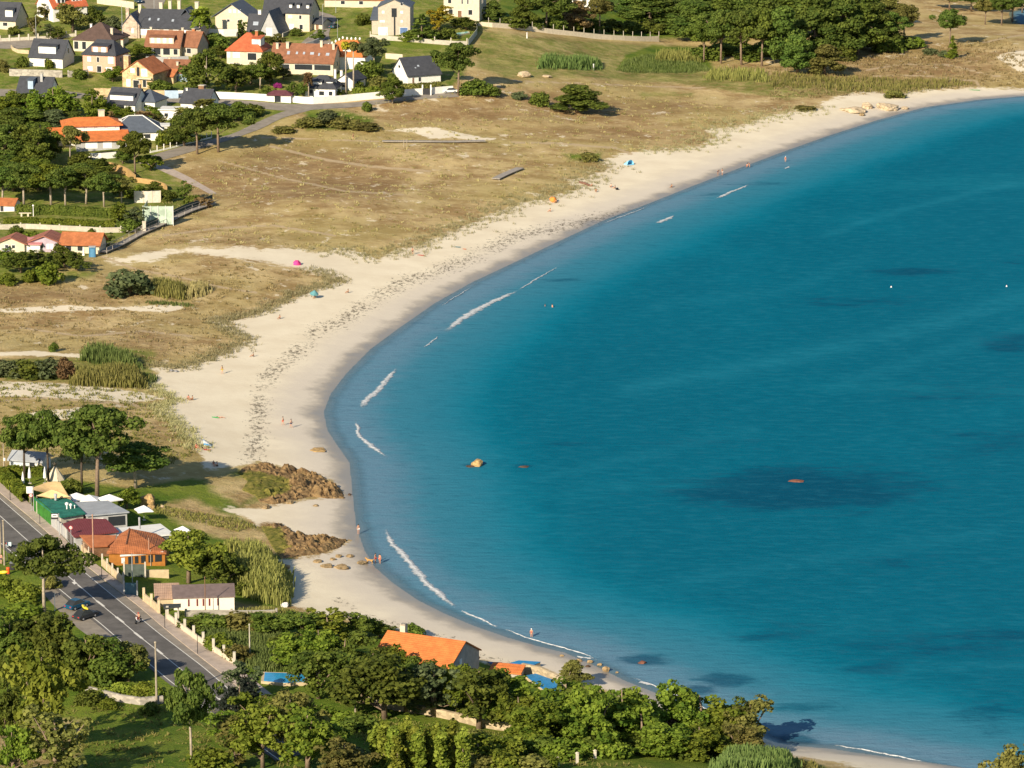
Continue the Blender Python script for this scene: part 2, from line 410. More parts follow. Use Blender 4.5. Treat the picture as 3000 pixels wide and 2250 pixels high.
grass = t.mix(t.math('MULTIPLY', t.smooth(nf, .55, .75), .5), grass, (.22,.19,.06))
grass = t.mix(t.math('MULTIPLY', t.smooth(nx, .52, .70), .55), grass, (.05,.085,.01))
veg = t.mix(t.smooth(g, .3, .72), dune, grass)
sn = t.mix(t.smooth(nm, .3, .7), (.66,.575,.42), (.74,.66,.495)); sn = t.mix(t.math('MULTIPLY', t.smooth(nf, .5, .8), .3), sn, (.60,.49,.35))
# old damp sand is greyer, wet sand dark
dn = t.math('ADD', t.attr('shore'), t.math('MULTIPLY', t.math('SUBTRACT', nm, .5), 9.0))
dn = t.math('ADD', dn, t.math('MULTIPLY', t.math('SUBTRACT', nk, .5), 3.0))
sn = t.mix(t.math('MULTIPLY', t.math('SUBTRACT', 1.0, t.smooth(dn, 5.0, 15.0)), .85), sn, (.58,.52,.43))
wet = t.math('SUBTRACT', 1.0, t.smooth(dn, .3, 5.4)); uw = t.math('SUBTRACT', 1.0, t.smooth(t.attr('shore'), -1.5, 0.0))
sn = t.mix(wet, sn, (.27,.235,.185)); sn = t.mix(uw, sn, (.34,.33,.30))
kb = t.math('MULTIPLY', t.attr('kelp'), 0.42)
kc = t.noise(t.mapv(p, (1.0, .5, 1)), 1.15, 6, .8)
km = t.smooth(t.math('ADD', kc, t.math('MULTIPLY', kb, .40)), .655, .73)
km = t.math('MULTIPLY', km, t.smooth(t.noise(p, .07, 4, .65), .32, .50)); km = t.math('MULTIPLY', km, t.math('ADD', t.smooth(t.attr('kelp'), .12, .5), .12))
sn = t.mix(t.math('MULTIPLY', km, .7), sn, (.07,.055,.035))
sm = t.math('ADD', t.attr('sand'), t.math('MULTIPLY', t.math('SUBTRACT', nk, .5), 1.1))
sm = t.math('ADD', sm, t.math('MULTIPLY', t.math('SUBTRACT', nf, .5), .5))
sandf = t.smooth(sm, .40, .60)
# bare streaks among the dune grass
bare = t.math('MULTIPLY', t.smooth(t.noise(t.mapv(p, (1, .7, 1)), .21, 6, .7), .59, .67), t.math('SUBTRACT', 1.0, t.smooth(t.attr('green'), .05, .35)))
sandf = t.math('MAXIMUM', sandf, t.math('MULTIPLY', bare, .75))
pf = t.smooth(t.math('ADD', t.attr('path'), t.math('MULTIPLY', t.math('SUBTRACT', nk, .5), .5)), .35, .65)
col = t.mix(sandf, veg, sn)
col = t.mix(t.math('MULTIPLY', pf, .85), col, (.47,.36,.22))
col = t.mix(t.smooth(t.attr('tar'), .3, .5), col, t.mix(nf, (.20,.175,.145), (.29,.255,.21)))
wetr = t.math('MULTIPLY', wet, sandf)
t.set(Base_Color=col, Roughness=t.math('SUBTRACT', .95, t.math('MULTIPLY', wetr, .6)), Specular_IOR_Level=t.math('ADD', .1, t.math('MULTIPLY', wetr, .3)))
hgt = t.math('ADD', t.math('MULTIPLY', nx, .5), t.math('MULTIPLY', nf, 1.0))
bn = t.n('ShaderNodeBump'); t.l(hgt, bn.inputs['Height']); bn.inputs['Distance'].default_value = .8
t.val(bn.inputs['Strength'], t.math('SUBTRACT', .55, t.math('MULTIPLY', sandf, .45))); t.l(bn.outputs[0], t.b.inputs['Normal'])
me.materials.append(t.m)

# ---------------------------------------------------------------- sea
wx = np.concatenate([np.linspace(-.6, -.17, 8)[:-1], np.linspace(-.17, .17, 380), np.linspace(.17, 3, 24)[1:]])
wy = np.concatenate([np.linspace(60, 470, 12)[:-1], 1/np.linspace(1/470, 1/1560, 420), np.geomspace(1560, 15000, 24)[1:]])
WX, WY = fan(wx, wy); Wd = shore_d(WX, WY)
PX, PY = pix(WX, WY, np.zeros_like(WX)); P = np.stack([PX, PY], 1)
me, used = grid_mesh('sea', WX, WY, np.zeros_like(WX), len(wx), len(wy), keep=(Wd < 3.0))
WEED = [(2330,1435,380,70,1.0),(2480,1400,200,45,.7),(2080,1300,260,30,.3),(2500,885,260,26,.5),(2680,795,160,16,.7),(2960,1000,120,45,.7),(2260,1860,170,45,.55),(2700,1890,260,60,.5),
 (2560,1960,110,22,.8),(2900,1880,170,60,.7),(2120,1990,90,28,.8),(2380,2075,140,26,.6),(1880,1935,90,16,.8),(1690,1300,120,16,.4),(1640,820,110,10,.6),(1535,1365,45,10,.6),
 (1390,1362,60,9,.7),(2900,2090,150,60,.6),(2800,1150,300,40,.45),(1980,1010,200,14,.25),(2220,540,140,8,.6),(2080,570,60,6,.6),(1800,690,70,5,.5),(2330,2170,80,26,.9),(2900,1300,200,60,.5),
 (1270,1590,25,6,.6),(1210,945,50,6,.4),(1400,960,60,7,.5),(2650,1650,300,60,.35),(2980,760,90,20,.4),(2050,2020,60,16,.9)]
wd_ = np.zeros(len(P))
for cx, cy, a, b, s in WEED:
    wd_ = np.maximum(wd_, (s if a > 300 else .92*s)*np.exp(-(((P[:, 0]-cx)/a)**2+((P[:, 1]-cy)/b)**2)**1.2))
deep = sstep(2, 42, -Wd)*(.62+.38*sstep(500, 2100, P[:, 0]*.55+P[:, 1]*.75))
stk = np.zeros(len(P))
for L, wd, s in [([(2420,690),(2560,640),(2760,585),(3050,520)], 16, .8), ([(1850,1140),(2200,1075),(2600,985),(2800,930),(3100,840)], 40, .9), ([(2450,1130),(2700,1050),(3100,930)], 30, .6), ([(1900,900),(2300,850),(2520,760)], 26, .4), ([(1500,1420),(1900,1330),(2200,1260)], 30, .5), ([(2000,1700),(2400,1640),(2900,1560)], 34, .5), ([(2300,2010),(2620,1960),(3000,1950)], 26, .6)]: stk = np.maximum(stk, s*linemask(P, L, wd))
fattr(me, 'streak', stk[used]); fattr(me, 'deep', deep[used]); fattr(me, 'weed', wd_[used]); fattr(me, 'off', np.clip(-Wd, 0, 80)[used])
sea = link_mesh('sea', me, loc=(0, 0, 0.0)); tag(sea, kind='structure')
t = NT('sea_water'); p = t.pos()
nl = t.noise(t.mapv(p, (1, .6, 1)), .03, 4, .6); nr = t.noise(t.mapv(p, (.55, 1.2, 1)), .42, 5, .7); nw = t.noise(t.mapv(p, (.45, 1, 1)), .16, 6, .72)
off = t.math('ADD', t.attr('off'), t.math('MULTIPLY', t.math('SUBTRACT', nw, .5), 9.0))
c = t.mix(t.smooth(off, 4.0, 15.0), (.110,.215,.295), (.042,.185,.262))  # shallows: grey-blue of the reflected sky put into the water colour
c = t.mix(t.smooth(off, 9.0, 34.0), c, (.0004,.160,.238))
c = t.mix(t.math('MULTIPLY', t.smooth(t.math('ADD', t.attr('deep'), t.math('MULTIPLY', t.math('SUBTRACT', nl, .5), .5)), .55, 1.05), .9), c, (.0002,.104,.166))
wm = t.smooth(t.math('ADD', t.attr('weed'), t.math('ADD', t.math('MULTIPLY', t.math('SUBTRACT', nw, .5), 1.7), t.math('MULTIPLY', t.math('SUBTRACT', nr, .5), 1.0))), .22, .74)
c = t.mix(t.math('MULTIPLY', wm, .72), c, (.0004,.048,.100))
ns = t.noise(t.mapv(p, (.35, 1, 1), (0, 0, .35)), .012, 5, .62); c = t.mix(t.math('MULTIPLY', t.smooth(ns, .53, .68), .4), c, (.012,.20,.27))
c = t.mix(t.math('MULTIPLY', t.math('MULTIPLY', t.attr('streak'), t.smooth(nw, .25, .6)), .45), c, (.014,.195,.275))
c = t.mix(t.math('MULTIPLY', t.smooth(nr, .45, .72), .22), c, (.03,.21,.29))
c = t.mix(t.math('MULTIPLY', t.smooth(nr, .52, .30), .25), c, (.001,.07,.12))
hw = t.math('ADD', t.math('MULTIPLY', t.noise(t.mapv(p, (.5, 1.5, 1)), .55, 5, .65), 1.0), t.math('MULTIPLY', t.noise(p, 2.6, 3, .6), .35))
df = t.n('ShaderNodeBsdfDiffuse'); t.l(c, df.inputs[0]); gl = t.n('ShaderNodeBsdfGlossy'); gl.inputs['Roughness'].default_value = .22; wm_ = t.n('ShaderNodeMixShader'); wm_.inputs[0].default_value = .022
bp = t.n('ShaderNodeBump'); t.l(hw, bp.inputs['Height']); bp.inputs['Strength'].default_value = .75; bp.inputs['Distance'].default_value = .32
t.l(bp.outputs[0], df.inputs['Normal']); t.l(bp.outputs[0], gl.inputs['Normal']); t.l(df.outputs[0], wm_.inputs[1]); t.l(gl.outputs[0], wm_.inputs[2]); t.t.nodes.remove(t.b)
tr = t.n('ShaderNodeBsdfTransparent'); tr.inputs[0].default_value = (.72,.86,.95,1)
mx = t.n('ShaderNodeMixShader')
t.l(t.smooth(t.math('ADD', t.attr('off'), t.math('MULTIPLY', t.math('SUBTRACT', nw, .5), 3.0)), -.6, 3.2), mx.inputs[0])
t.l(tr.outputs[0], mx.inputs[1]); t.l(wm_.outputs[0], mx.inputs[2]); t.l(mx.outputs[0], t.out.inputs['Surface'])
me.materials.append(t.m)

# foam of the small breakers, one irregular strip each
def foam(pts, w0, w1, seed, broken=.25):
    pp = [Vector(plane_pt(x, y)+(0,)) for x, y in pts]
    d = [0.0]
    for a, b in zip(pp, pp[1:]): d.append(d[-1]+(b-a).length)
    n = max(12, int(d[-1]/.7)); r = random.Random(seed); v = []; f = []
    cen = []
    for i in range(n+1):
        s = d[-1]*i/n; k = max(j for j in range(len(d)) if d[j] <= s+1e-6); k = min(k, len(pp)-2)
        cen.append(pp[k].lerp(pp[k+1], (s-d[k])/max(d[k+1]-d[k], 1e-6)))
    for _ in range(6): cen = [cen[0]]+[(cen[i-1]+cen[i]*2+cen[i+1])/4 for i in range(1, n)]+[cen[-1]]
    wob1 = 0
    for i in range(n+1):
        tt = i/n; dr = (cen[min(i+1, n)]-cen[max(i-1, 0)]).normalized(); nn = Vector((-dr.y, dr.x, 0))
        wob1 = wob1*.7+r.uniform(-1, 1)*.5
        wdt = (w0+(w1-w0)*tt)*math.sin(math.pi*min(1, max(0, .06+.9*tt)))**.5*(1+.35*r.uniform(-1, 1))
        for j in range(5):
            q = j/4-.5; v.append(cen[i]+nn*(q*wdt*1.9+wob1*.3)+Vector((0, 0, .05+.16*(1-abs(2*q))*(.6+.4*r.random()))))
    for i in range(n):
        for j in range(4): f.append((i*5+j, i*5+j+1, i*5+j+6, i*5+j+5))
    ob = MB().add(v, f).build('wave_foam', FOAM); fattr(ob.data, 'core', np.array([(.12, .75, 1, .62, .0)[j]*min(1, 6*i/n+.1, 6*(n-i)/n+.1) for i in range(n+1) for j in range(5)])); return ob
t = NT('sea_foam'); p = t.pos()
t.set(Base_Color=t.mix(t.noise(p, 1.5, 4), (.45,.48,.5), (.72,.72,.70)), Roughness=.9)
tr = t.n('ShaderNodeBsdfTransparent'); mx = t.n('ShaderNodeMixShader')
t.l(t.math('MULTIPLY', t.smooth(t.math('ADD', t.noise(p, 1.4, 6, .75), t.math('MULTIPLY', t.attr('core'), .5)), .55, 1.05), .9), mx.inputs[0]); t.l(tr.outputs[0], mx.inputs[1]); t.l(t.b.outputs[0], mx.inputs[2]); t.l(mx.outputs[0], t.out.inputs['Surface'])
FOAM = t.m
for pts, a, b, s in [([(1302,973),(1350,935),(1420,895),(1517,852)], 1.5, 1.2, 1), ([(1517,852),(1560,825),(1640,780)], .35, .2, 12), ([(1055,1200),(1068,1178),(1100,1150),(1135,1110),(1165,1078)], 1.3, .7, 2),
   ([(1042,1235),(1052,1275),(1085,1305),(1136,1340)], .5, 1.0, 3), ([(1130,1548),(1143,1585),(1195,1645),(1262,1722),(1350,1790)], .8, 1.1, 4), ([(1350,1790),(1410,1815),(1460,1840)], .5, .3, 5),
   ([(1925,656),(1950,643),(1975,632)], 1.1, .7, 6), ([(2095,583),(2140,563),(2198,541)], .9, .6, 7), ([(1690,1923),(1735,1932)], .4, .3, 8), ([(1875,1998),(1912,2010)], .9, .6, 9), ([(2298,496),(2312,488)], .6, .5, 10), ([(1240,1020),(1285,985)], .3, .3, 11),
   ([(1899,606),(1830,632),(1763,658)], .2, .25, 21), ([(1383,842),(1330,872),(1290,900)], .22, .2, 22), ([(1480,1846),(1560,1876),(1660,1900),(1750,1935)], .18, .22, 25), ([(1850,1985),(1990,2042),(2150,2112),(2270,2160)], .25, .25, 26), ([(2441,2184),(2577,2207),(2712,2235)], .25, .25, 27)]:
    tag(foam(pts, a, b, s), kind='structure')

# ---------------------------------------------------------------- ribbons laid on the ground
def smooth_line(pts, n):
    pts = [Vector(p) for p in pts]; d = [0.0]
    for a, b in zip(pts, pts[1:]): d.append(d[-1]+(b-a).length)
    out = []
    for i in range(n+1):
        s = d[-1]*i/n; k = min(max(j for j in range(len(d)) if d[j] <= s+1e-6), len(pts)-2)
        out.append(pts[k].lerp(pts[k+1], (s-d[k])/max(d[k+1]-d[k], 1e-6)))
    for _ in range(3): out = [out[0]]+[(out[i-1]+2*out[i]+out[i+1])/4 for i in range(1, n)]+[out[-1]]
    return out
def gz(x, y): return float(height(np.array(float(x)), np.array(float(y))))
def hts(pts):
    X = np.array([p[0] for p in pts], float); Y = np.array([p[1] for p in pts], float); return height(X, Y)
def ribbon(name, left, right, m, lift, step=3.0, thick=0.0, lanes=6, kind='structure'):
    """sheet between two picture-pixel lines"""
    L = [at(*p) for p in left]; Rr = [at(*p) for p in right]
    n = max(4, int(max(sum((b-a).length for a, b in zip(q, q[1:])) for q in (L, Rr))/step))
    L = smooth_line(L, n); Rr = smooth_line(Rr, n)
    pts = [a.lerp(b, j/lanes) for a, b in zip(L, Rr) for j in range(lanes+1)]
    z = hts(pts); z2 = z.reshape(n+1, lanes+1)
    v = [(p.x, p.y, float(zz)+lift) for p, zz in zip(pts, z)]; k = lanes+1
    f = [(i*k+j, i*k+j+1, i*k+k+j+1, i*k+k+j) for i in range(n) for j in range(lanes)]
    mb = MB().add(v, f)
    if thick:
        for ed in (0, lanes):
            b0 = len(mb.v); mb.v += [(v[i*k+ed][0], v[i*k+ed][1], v[i*k+ed][2]-thick) for i in range(n+1)]
            mb.f += [(i*k+ed, (i+1)*k+ed, b0+i+1, b0+i) for i in range(n)]
    return tag(mb.build(name, m, smooth=False), kind=kind)
def strip(name, line, wid, m, lift, step=2.0, dash=None, kind='structure'):
    Lw = [at(*p) for p in line]; tot = sum((b-a).length for a, b in zip(Lw, Lw[1:])); n = max(4, int(tot/step)); C = smooth_line(Lw, n)
    pts = []
    for i, c in enumerate(C):
        d = (C[min(i+1, n)]-C[max(i-1, 0)]); nn = Vector((-d.y, d.x, 0)).normalized()*wid/2; pts += [c+nn, c-nn]
    z = hts(pts); v = [(q.x, q.y, float(zz)+lift) for q, zz in zip(pts, z)]
    f = [(2*i, 2*i+1, 2*i+3, 2*i+2) for i in range(n) if dash is None or (i*step) % (dash[0]+dash[1]) < dash[0]]
    return tag(MB().add(v, f).build(name, m), kind=kind)

ASPH = mat('asphalt', (.125,.117,.108), rough=.9, var=.2, scale=.35, spec=.2, stain=.45)
ASPHL = mat('sunbleached_asphalt', (.25,.22,.18), rough=.9, var=.16, scale=.4, spec=.2, stain=.2)
PAVE = mat('concrete_paving', (.42,.345,.28), rough=.9, var=.14, scale=.7, stain=.25)
PAINT = mat('road_paint', (.66,.64,.58), rough=.7, var=.1, scale=2)
RE = [(-260,1240),(-120,1357),(0,1461),(90,1539),(121,1566),(241,1672),(311,1730),(400,1802),(460,1852),(603,1961),(661,2012),(760,2095),(900,2205)]
CE = [(-260,1300),(-120,1412),(0,1512),(69,1574),(150,1645),(247,1730),(290,1767),(357,1822),(420,1875),(458,1904),(529,1961),(627,2039),(698,2090),(860,2215)]
LE = [(-260,1395),(-120,1495),(0,1590),(80,1655),(161,1716),(205,1752),(267,1806),(298,1830),(336,1864),(424,1934),(492,1992),(597,2070),(702,2141),(820,2230)]
off = lambda L, dx, dy=0: [(x+dx, y+dy) for x, y in L]
ribbon('road', off(LE, -14), off(RE, 12), ASPH, .05, lanes=8)
ribbon('verge_paving', [(583,2082),(620,2115),(670,2165)], [(606,2085),(648,2118),(706,2160)], ASPHL, .058, lanes=2)
ribbon('parking_strip', [(110,1720),(170,1790),(235,1850),(300,1890)], [(158,1724),(204,1766),(262,1812),(330,1866)], ASPHL, .06, lanes=4)
ribbon('road_shoulder', off(RE, 3), [(-260,1226),(-120,1343),(0,1447),(95,1524),(180,1600),(250,1658),(330,1722),(407,1778),(470,1834),(542,1893),(661,1985),(770,2075),(900,2190)], ASPHL, .056, lanes=3)
ribbon('sidewalk', [(-260,1225),(-120,1342),(0,1445),(95,1522),(180,1598),(250,1656),(330,1720),(407,1777),(470,1833),(542,1892),(661,1984),(770,2074)],
       [(-260,1190),(-120,1303),(0,1400),(70,1462),(150,1536),(206,1600),(277,1651),(350,1708),(420,1762),(490,1816),(581,1883),(687,1950),(800,2040)], PAVE, .17, thick=.17, lanes=4)
for nm, L, wd in (('edge_line', RE, .16), ('edge_line', LE, .16), ('centre_line', CE, .16)):
    strip(nm, L, wd, PAINT, .066, 2.0)
for a, b in (((283,1761),(305,1778)), ((340,1808),(362,1825)), ((394,1854),(417,1872)), ((455,1901),(476,1918)), ((640,2047),(668,2068))):
    strip('centre_line', [a, ((a[0]+b[0])/2, (a[1]+b[1])/2), b], .42, PAINT, .07, 1.0)
strip('lane_mark', [(228,1716),(238,1722),(246,1729)], .22, PAINT, .068, .8)
def flat_poly(name, pts, m, lift, kind='structure'):
    v = [at(*q) for q in pts]; return tag(MB().add([(q.x, q.y, q.z+lift) for q in v], [tuple(range(len(v)))]).build(name, m), kind=kind)
flat_poly('arrow_mark', [(210,1707),(217,1705),(216,1699),(219,1699),(221,1706),(226,1709),(218,1714)], PAINT, .07)
flat_poly('stop_mark', [(160,1716),(170,1720),(168,1723),(158,1719)], PAINT, .069)
# village lanes
ribbon('lane', [(-300,255),(0,262),(180,266),(280,280),(520,284),(650,291),(790,303),(905,309),(1000,302),(1224,281),(1335,270)],
       [(-300,278),(0,281),(180,284),(280,297),(520,300),(650,309),(760,320),(880,330),(1000,316),(1224,292),(1345,284)], ASPHL, .06, step=5, lanes=4)
ribbon('beach_lane', [(905,309),(860,318),(800,335),(745,362),(690,392),(600,415),(500,435),(430,462)], [(960,312),(905,325),(820,345),(770,378),(700,402),(610,430),(540,452),(445,478)], ASPHL, .07, step=5, lanes=4)
ribbon('upper_road', [(975,140),(955,92),(990,60),(1010,40),(905,34),(860,20)], [(870,143),(900,110),(935,85),(955,55),(900,46),(850,32)], ASPHL, .07, step=6, lanes=4)
ribbon('upper_lane', [(-300,98),(0,118),(90,112),(210,105)], [(-300,130),(0,142),(40,150),(92,140)], ASPHL, .07, step=6, lanes=4)
ribbon('hill_road', [(385,-30),(410,14),(450,40)], [(500,-30),(478,12),(468,40)], ASPHL, .07, step=6, lanes=3)
ribbon('sand_path', [(405,478),(480,505),(531,527),(590,552),(620,572)], [(440,475),(520,500),(562,524),(610,548),(634,566)], PAVE, .06, step=5, lanes=3)
# ---------------------------------------------------------------- buildings
def roof_part(kind, L, D, wh, rise, ov, rm, parent, name='roof', ox=0, oy=0, th=.22, hipn=None):
    mb = MB(); o2 = ov
    if kind in ('gx', 'gy'):
        W2 = (D if kind == 'gx' else L)/2; k = rise/W2; e = W2+o2; ze = wh-o2*k
        poly = [(-e, ze), (0, wh+rise), (e, ze), (e, ze-th), (0, wh+rise-th), (-e, ze-th)]
        a = (L if kind == 'gx' else D)/2+o2*.7
        mb.xsec(poly, -a, a, 'x' if kind == 'gx' else 'y')
        mb.v = [(x+ox, y+oy, z) for x, y, z in mb.v]
    elif kind == 'hip':
        ex, ey = L/2+o2, D/2+o2; r = max(L-D, .2)/2 if hipn is None else hipn/2; ry = 0.0
        if L < D and hipn is None: r = .1
        ze = wh-.05
        v = [(-ex,-ey,ze),(ex,-ey,ze),(ex,ey,ze),(-ex,ey,ze),(-r,0,wh+rise),(r,0,wh+rise)]
        v += [(x, y, z-th) for x, y, z in v[:4]]
        f = [(0,1,5,4),(1,2,5),(2,3,4,5),(3,0,4),(9,8,7,6)]+[(i, 6+i, 6+(i+1) % 4, (i+1) % 4) for i in range(4)]
        mb.add([(x+ox, y+oy, z) for x, y, z in v], f)
    elif kind == 'shed':
        e = o2; k = rise/D; mb.xsec([(-D/2-e, wh-e*k), (D/2+e, wh+rise+e*k), (D/2+e, wh+rise+e*k-th), (-D/2-e, wh-e*k-th)], -L/2-e, L/2+e, 'x')
        mb.v = [(x+ox, y+oy, z) for x, y, z in mb.v]
    elif kind == 'flat':
        mb.box(ox-L/2-o2, ox+L/2+o2, oy-D/2-o2, oy+D/2+o2, wh-.02, wh+.22)
    return mb.build(name, rm, parent)

def wall_part(kind, L, D, wh, rise, wm, parent, name='wall', ox=0, oy=0, base=-2.0):
    mb = MB(); zt = wh-.12
    if kind == 'gx': mb.xsec([(-D/2, base), (D/2, base), (D/2, zt), (0, wh+rise-.14), (-D/2, zt)], -L/2, L/2, 'x')
    elif kind == 'gy': mb.xsec([(-L/2, base), (L/2, base), (L/2, zt), (0, wh+rise-.14), (-L/2, zt)], -D/2, D/2, 'y')
    elif kind == 'shed': mb.xsec([(-D/2, base), (D/2, base), (D/2, wh+rise-.14), (-D/2, zt)], -L/2, L/2, 'x')
    else: mb.box(-L/2, L/2, -D/2, D/2, base, wh-.1)
    mb.v = [(x+ox, y+oy, z) for x, y, z in mb.v]
    return mb.build(name, wm, parent)

def opening(parent, L, D, face, u, z0, w_, h_, m, name='window', frame=FRAME, ox=0, oy=0, proud=.05):
    """frame with a pane; u is the fraction along the face, seen from outside"""
    mb = MB(); pb = MB()
    def put(b, hw, za, zb, d):
        if face == 'f': x = ox-L/2+u*L; b.box(x-hw, x+hw, oy-D/2-d, oy-D/2+.08, za, zb)
        elif face == 'r': y = oy-D/2+u*D; b.box(ox+L/2-.08, ox+L/2+d, y-hw, y+hw, za, zb)
        elif face == 'l': y = oy+D/2-u*D; b.box(ox-L/2-d, ox-L/2+.08, y-hw, y+hw, za, zb)
    put(mb, w_/2, z0, z0+h_, proud); put(pb, w_/2-.09, z0+.09, z0+h_-.09, proud+.03)
    f = mb.build(name, frame, parent); pb.build('pane' if name == 'window' else 'leaf', m, f); return f

def chimney(parent, x, y, z0, h, w_=.7, m=None, cap=True):
    o = MB().box(x-w_/2, x+w_/2, y-w_/2, y+w_/2, z0-1.2, z0+h).build('chimney', m or CREAM, parent)
    if cap: MB().box(x-w_/2-.1, x+w_/2+.1, y-w_/2-.1, y+w_/2+.1, z0+h+.003, z0+h+.15).build('chimney_cap', TERRA if m is None else CONC, o)
    return o

def house(label, px, py, L, D, wh, rt, rise, yaw, wm, rm, ov=.45, name='house', cat='house', wins=(), chims=(), dorms=(), sky_=(), doors=(), hipn=None, group=None, lift=0.0, base=-2.5):
    p = at(px, py); a = R(yaw); o = p + Vector((-math.sin(a)*D/2, math.cos(a)*D/2, lift))
    o.z = p.z+lift
    h = empty(name, o, a); tag(h, label, cat, group)
    wall_part(rt if rt in ('gx', 'gy', 'shed') else 'box', L, D, wh, rise, wm, h, base=base)
    roof = roof_part(rt, L, D, wh, rise, ov, rm, h, hipn=hipn)
    for wi in wins:
        face, u, z0, w_, h_ = wi[:5]; m = wi[5] if len(wi) > 5 else GLASS
        opening(h, L, D, face, u, z0, w_, h_, m, frame=(wi[6] if len(wi) > 6 else FRAME))
    for di in doors:
        face, u, z0, w_, h_ = di[:5]; opening(h, L, D, face, u, z0, w_, h_, di[5] if len(di) > 5 else BROWNW, 'door')
    for ch in chims: chimney(roof, *ch)
    for (x, w_, z0, z1, y, m, rmm, nw, pm) in dorms:      # dormer box on the front slope
        d = MB().box(x-w_/2, x+w_/2, y, y+max(1.5, D*.42), z0, z1).build('dormer', m, roof)
        MB().xsec([(y-.35, z1-.12), (y+max(1.5, D*.42), z1+.35), (y+max(1.5, D*.42), z1+.5), (y-.35, z1+.06)], x-w_/2-.3, x+w_/2+.3, 'x').build('dormer_roof', rmm, d)
        for i in range(nw):
            xx = x-w_/2+(i+.5)*w_/nw; ww = w_/nw*.55
            MB().box(xx-ww/2, xx+ww/2, y-.05, y+.05, z0+(z1-z0)*.22, z1-(z1-z0)*.16).build('pane', pm, d)
    for (x, tt, w_, l_) in sky_:                          # skylight lying in the front slope, tt up the slope
        k = rise/(D/2); yy = -D/2*(1-tt); zz = wh+rise*tt; n = Vector((0, -k, 1)).normalized(); s = Vector((0, 1, k)).normalized()
        c = Vector((x, yy, zz)); vs = []
        for dz in (-.05, .08):
            vs += [c+Vector((sx_*w_/2, 0, 0))+s*sy_*l_/2+n*dz for sx_, sy_ in ((-1,-1),(1,-1),(1,1),(-1,1))]
        MB().add(vs, [(0,3,2,1),(4,5,6,7),(0,1,5,4),(1,2,6,5),(2,3,7,6),(3,0,4,7)]).build('skylight', mat('skylight_glass', (.34,.38,.43), rough=.2), roof)
    return h

# --- upper village, row by row
house('white house with dark slate roof and white gabled dormer at the upper left corner', 8, 86, 8.5, 9, 3.2, 'gx', 4.6, -16, CREAM, SLATE, wins=[('f',.25,1,1.6,1.2,SHUT),('f',.6,1,1.6,1.2)],
      dorms=[(1.9,2.4,3.6,6.0,-3.9,WHITE,SLATE,1,SHUT)])
house('big white house with orange tiled gambrel roof behind a round tree', 206, 58, 11.5, 11, 4.4, 'gx', 5.2, 33, WHITE, REDR, wins=[('l',.62,.6,2.2,2.4),('l',.3,6.2,.9,.9),('f',.3,.8,1.4,1.4)],
      dorms=[(-2.6,2.8,5.0,6.6,-4.6,WHITE,REDR,2,GLASS),(3.0,3.4,5.2,6.9,-4.4,WHITE,REDR,3,GLASS)], chims=[(0,.5,9.4,1.2,.8)])
house('cream house under a wide dark brown hipped roof with a glazed porch', 272, 152, 12.4, 12.5, 3.6, 'hip', 4.4, -17, CREAM, BROWND, wins=[('f',.08,.6,1.5,2.4),('f',.28,.6,1.4,2.4),('f',.55,1.2,1.3,1.3),('r',.5,1,1.4,1.3)],
      chims=[(-3.6,1.5,6.2,.9,.6,WHITE),(4.6,-2.4,5.4,1.2,.7,CREAM)], hipn=.6)
house('white house with black slate roof and a broad white dormer, above a stone wall', 135, 196, 10.4, 8.4, 3.2, 'gx', 4.4, -17, WHITE, SLATE, wins=[('f',.22,.9,2.6,1.5,SHUT),('f',.8,.9,2.4,1.5,SHUT),('f',.5,.2,1.1,2.0),('r',.5,3.6,.8,1.6)],
      dorms=[(.2,5.4,3.7,6.0,-3.6,WHITE,SLATE,3,SHUT)])
house('salmon pink two storey house with white windows and dark hipped roof', 291, 212, 10.2, 9.5, 5.2, 'hip', 3.7, -18, PINK, SLATE, hipn=5.2,
      wins=[('f',.2,3.0,1.2,1.4,SHUT),('f',.47,2.9,.9,1.6),('f',.86,2.7,1.7,2.0,SHUT),('f',.22,.4,1.6,1.2,SHUT),('f',.8,.4,2.0,1.2,SHUT),('r',.4,2.8,1.1,1.3)], doors=[('f',.5,0,1.5,1.9,GLASS)],
      dorms=[(0,4.9,5.3,7.6,-4.2,PINK,SLATE,2,SHUT)], chims=[(4.2,2.6,7.2,1.4,.7)])
hb = house('long granite house with a wide dark slate roof and many chimneys', 497, 117, 19.6, 11, 3.9, 'gx', 4.6, -10, PINKST, SLATE,
      wins=[('f',.06,1.2,2.0,1.9,SHUT),('f',.15,1.2,2.0,1.9,SHUT),('f',.45,2.2,1.6,.9,SHUT),('f',.6,2.2,1.8,.9,SHUT),('f',.75,2.2,1.8,.9,SHUT),('f',.3,1.2,2.2,1.8)],
      chims=[(-4.2,1.2,8.0,2.2,1.0,CREAM),(-1.6,1.8,8.0,2.6,.9,CREAM),(1.2,1.8,8.0,2.8,.9,CREAM),(6.9,1.0,8.0,2.6,1.1,CREAM)], sky_=[(-6.6,.4,.6,.9),(-3.9,.4,.6,.9),(.6,.36,.7,.9)])
roof_part('gy', 5.2, 7, 5.6, 3.4, .2, SLATEB, hb, name='cross_gable_roof', ox=4.0, oy=1.6)
house('granite side wing with grey roof at the left of the long slate roofed house', 384, 112, 5.2, 13, 4.2, 'gy', 3.2, -8, PINKST, SLATEB, wins=[('f',.6,1.5,.7,1.5,SHUT)], chims=[(-1.5,-4.0,6.2,2.4,.9,PINKST),(.9,2,7.2,1.8,.9,CREAM)])
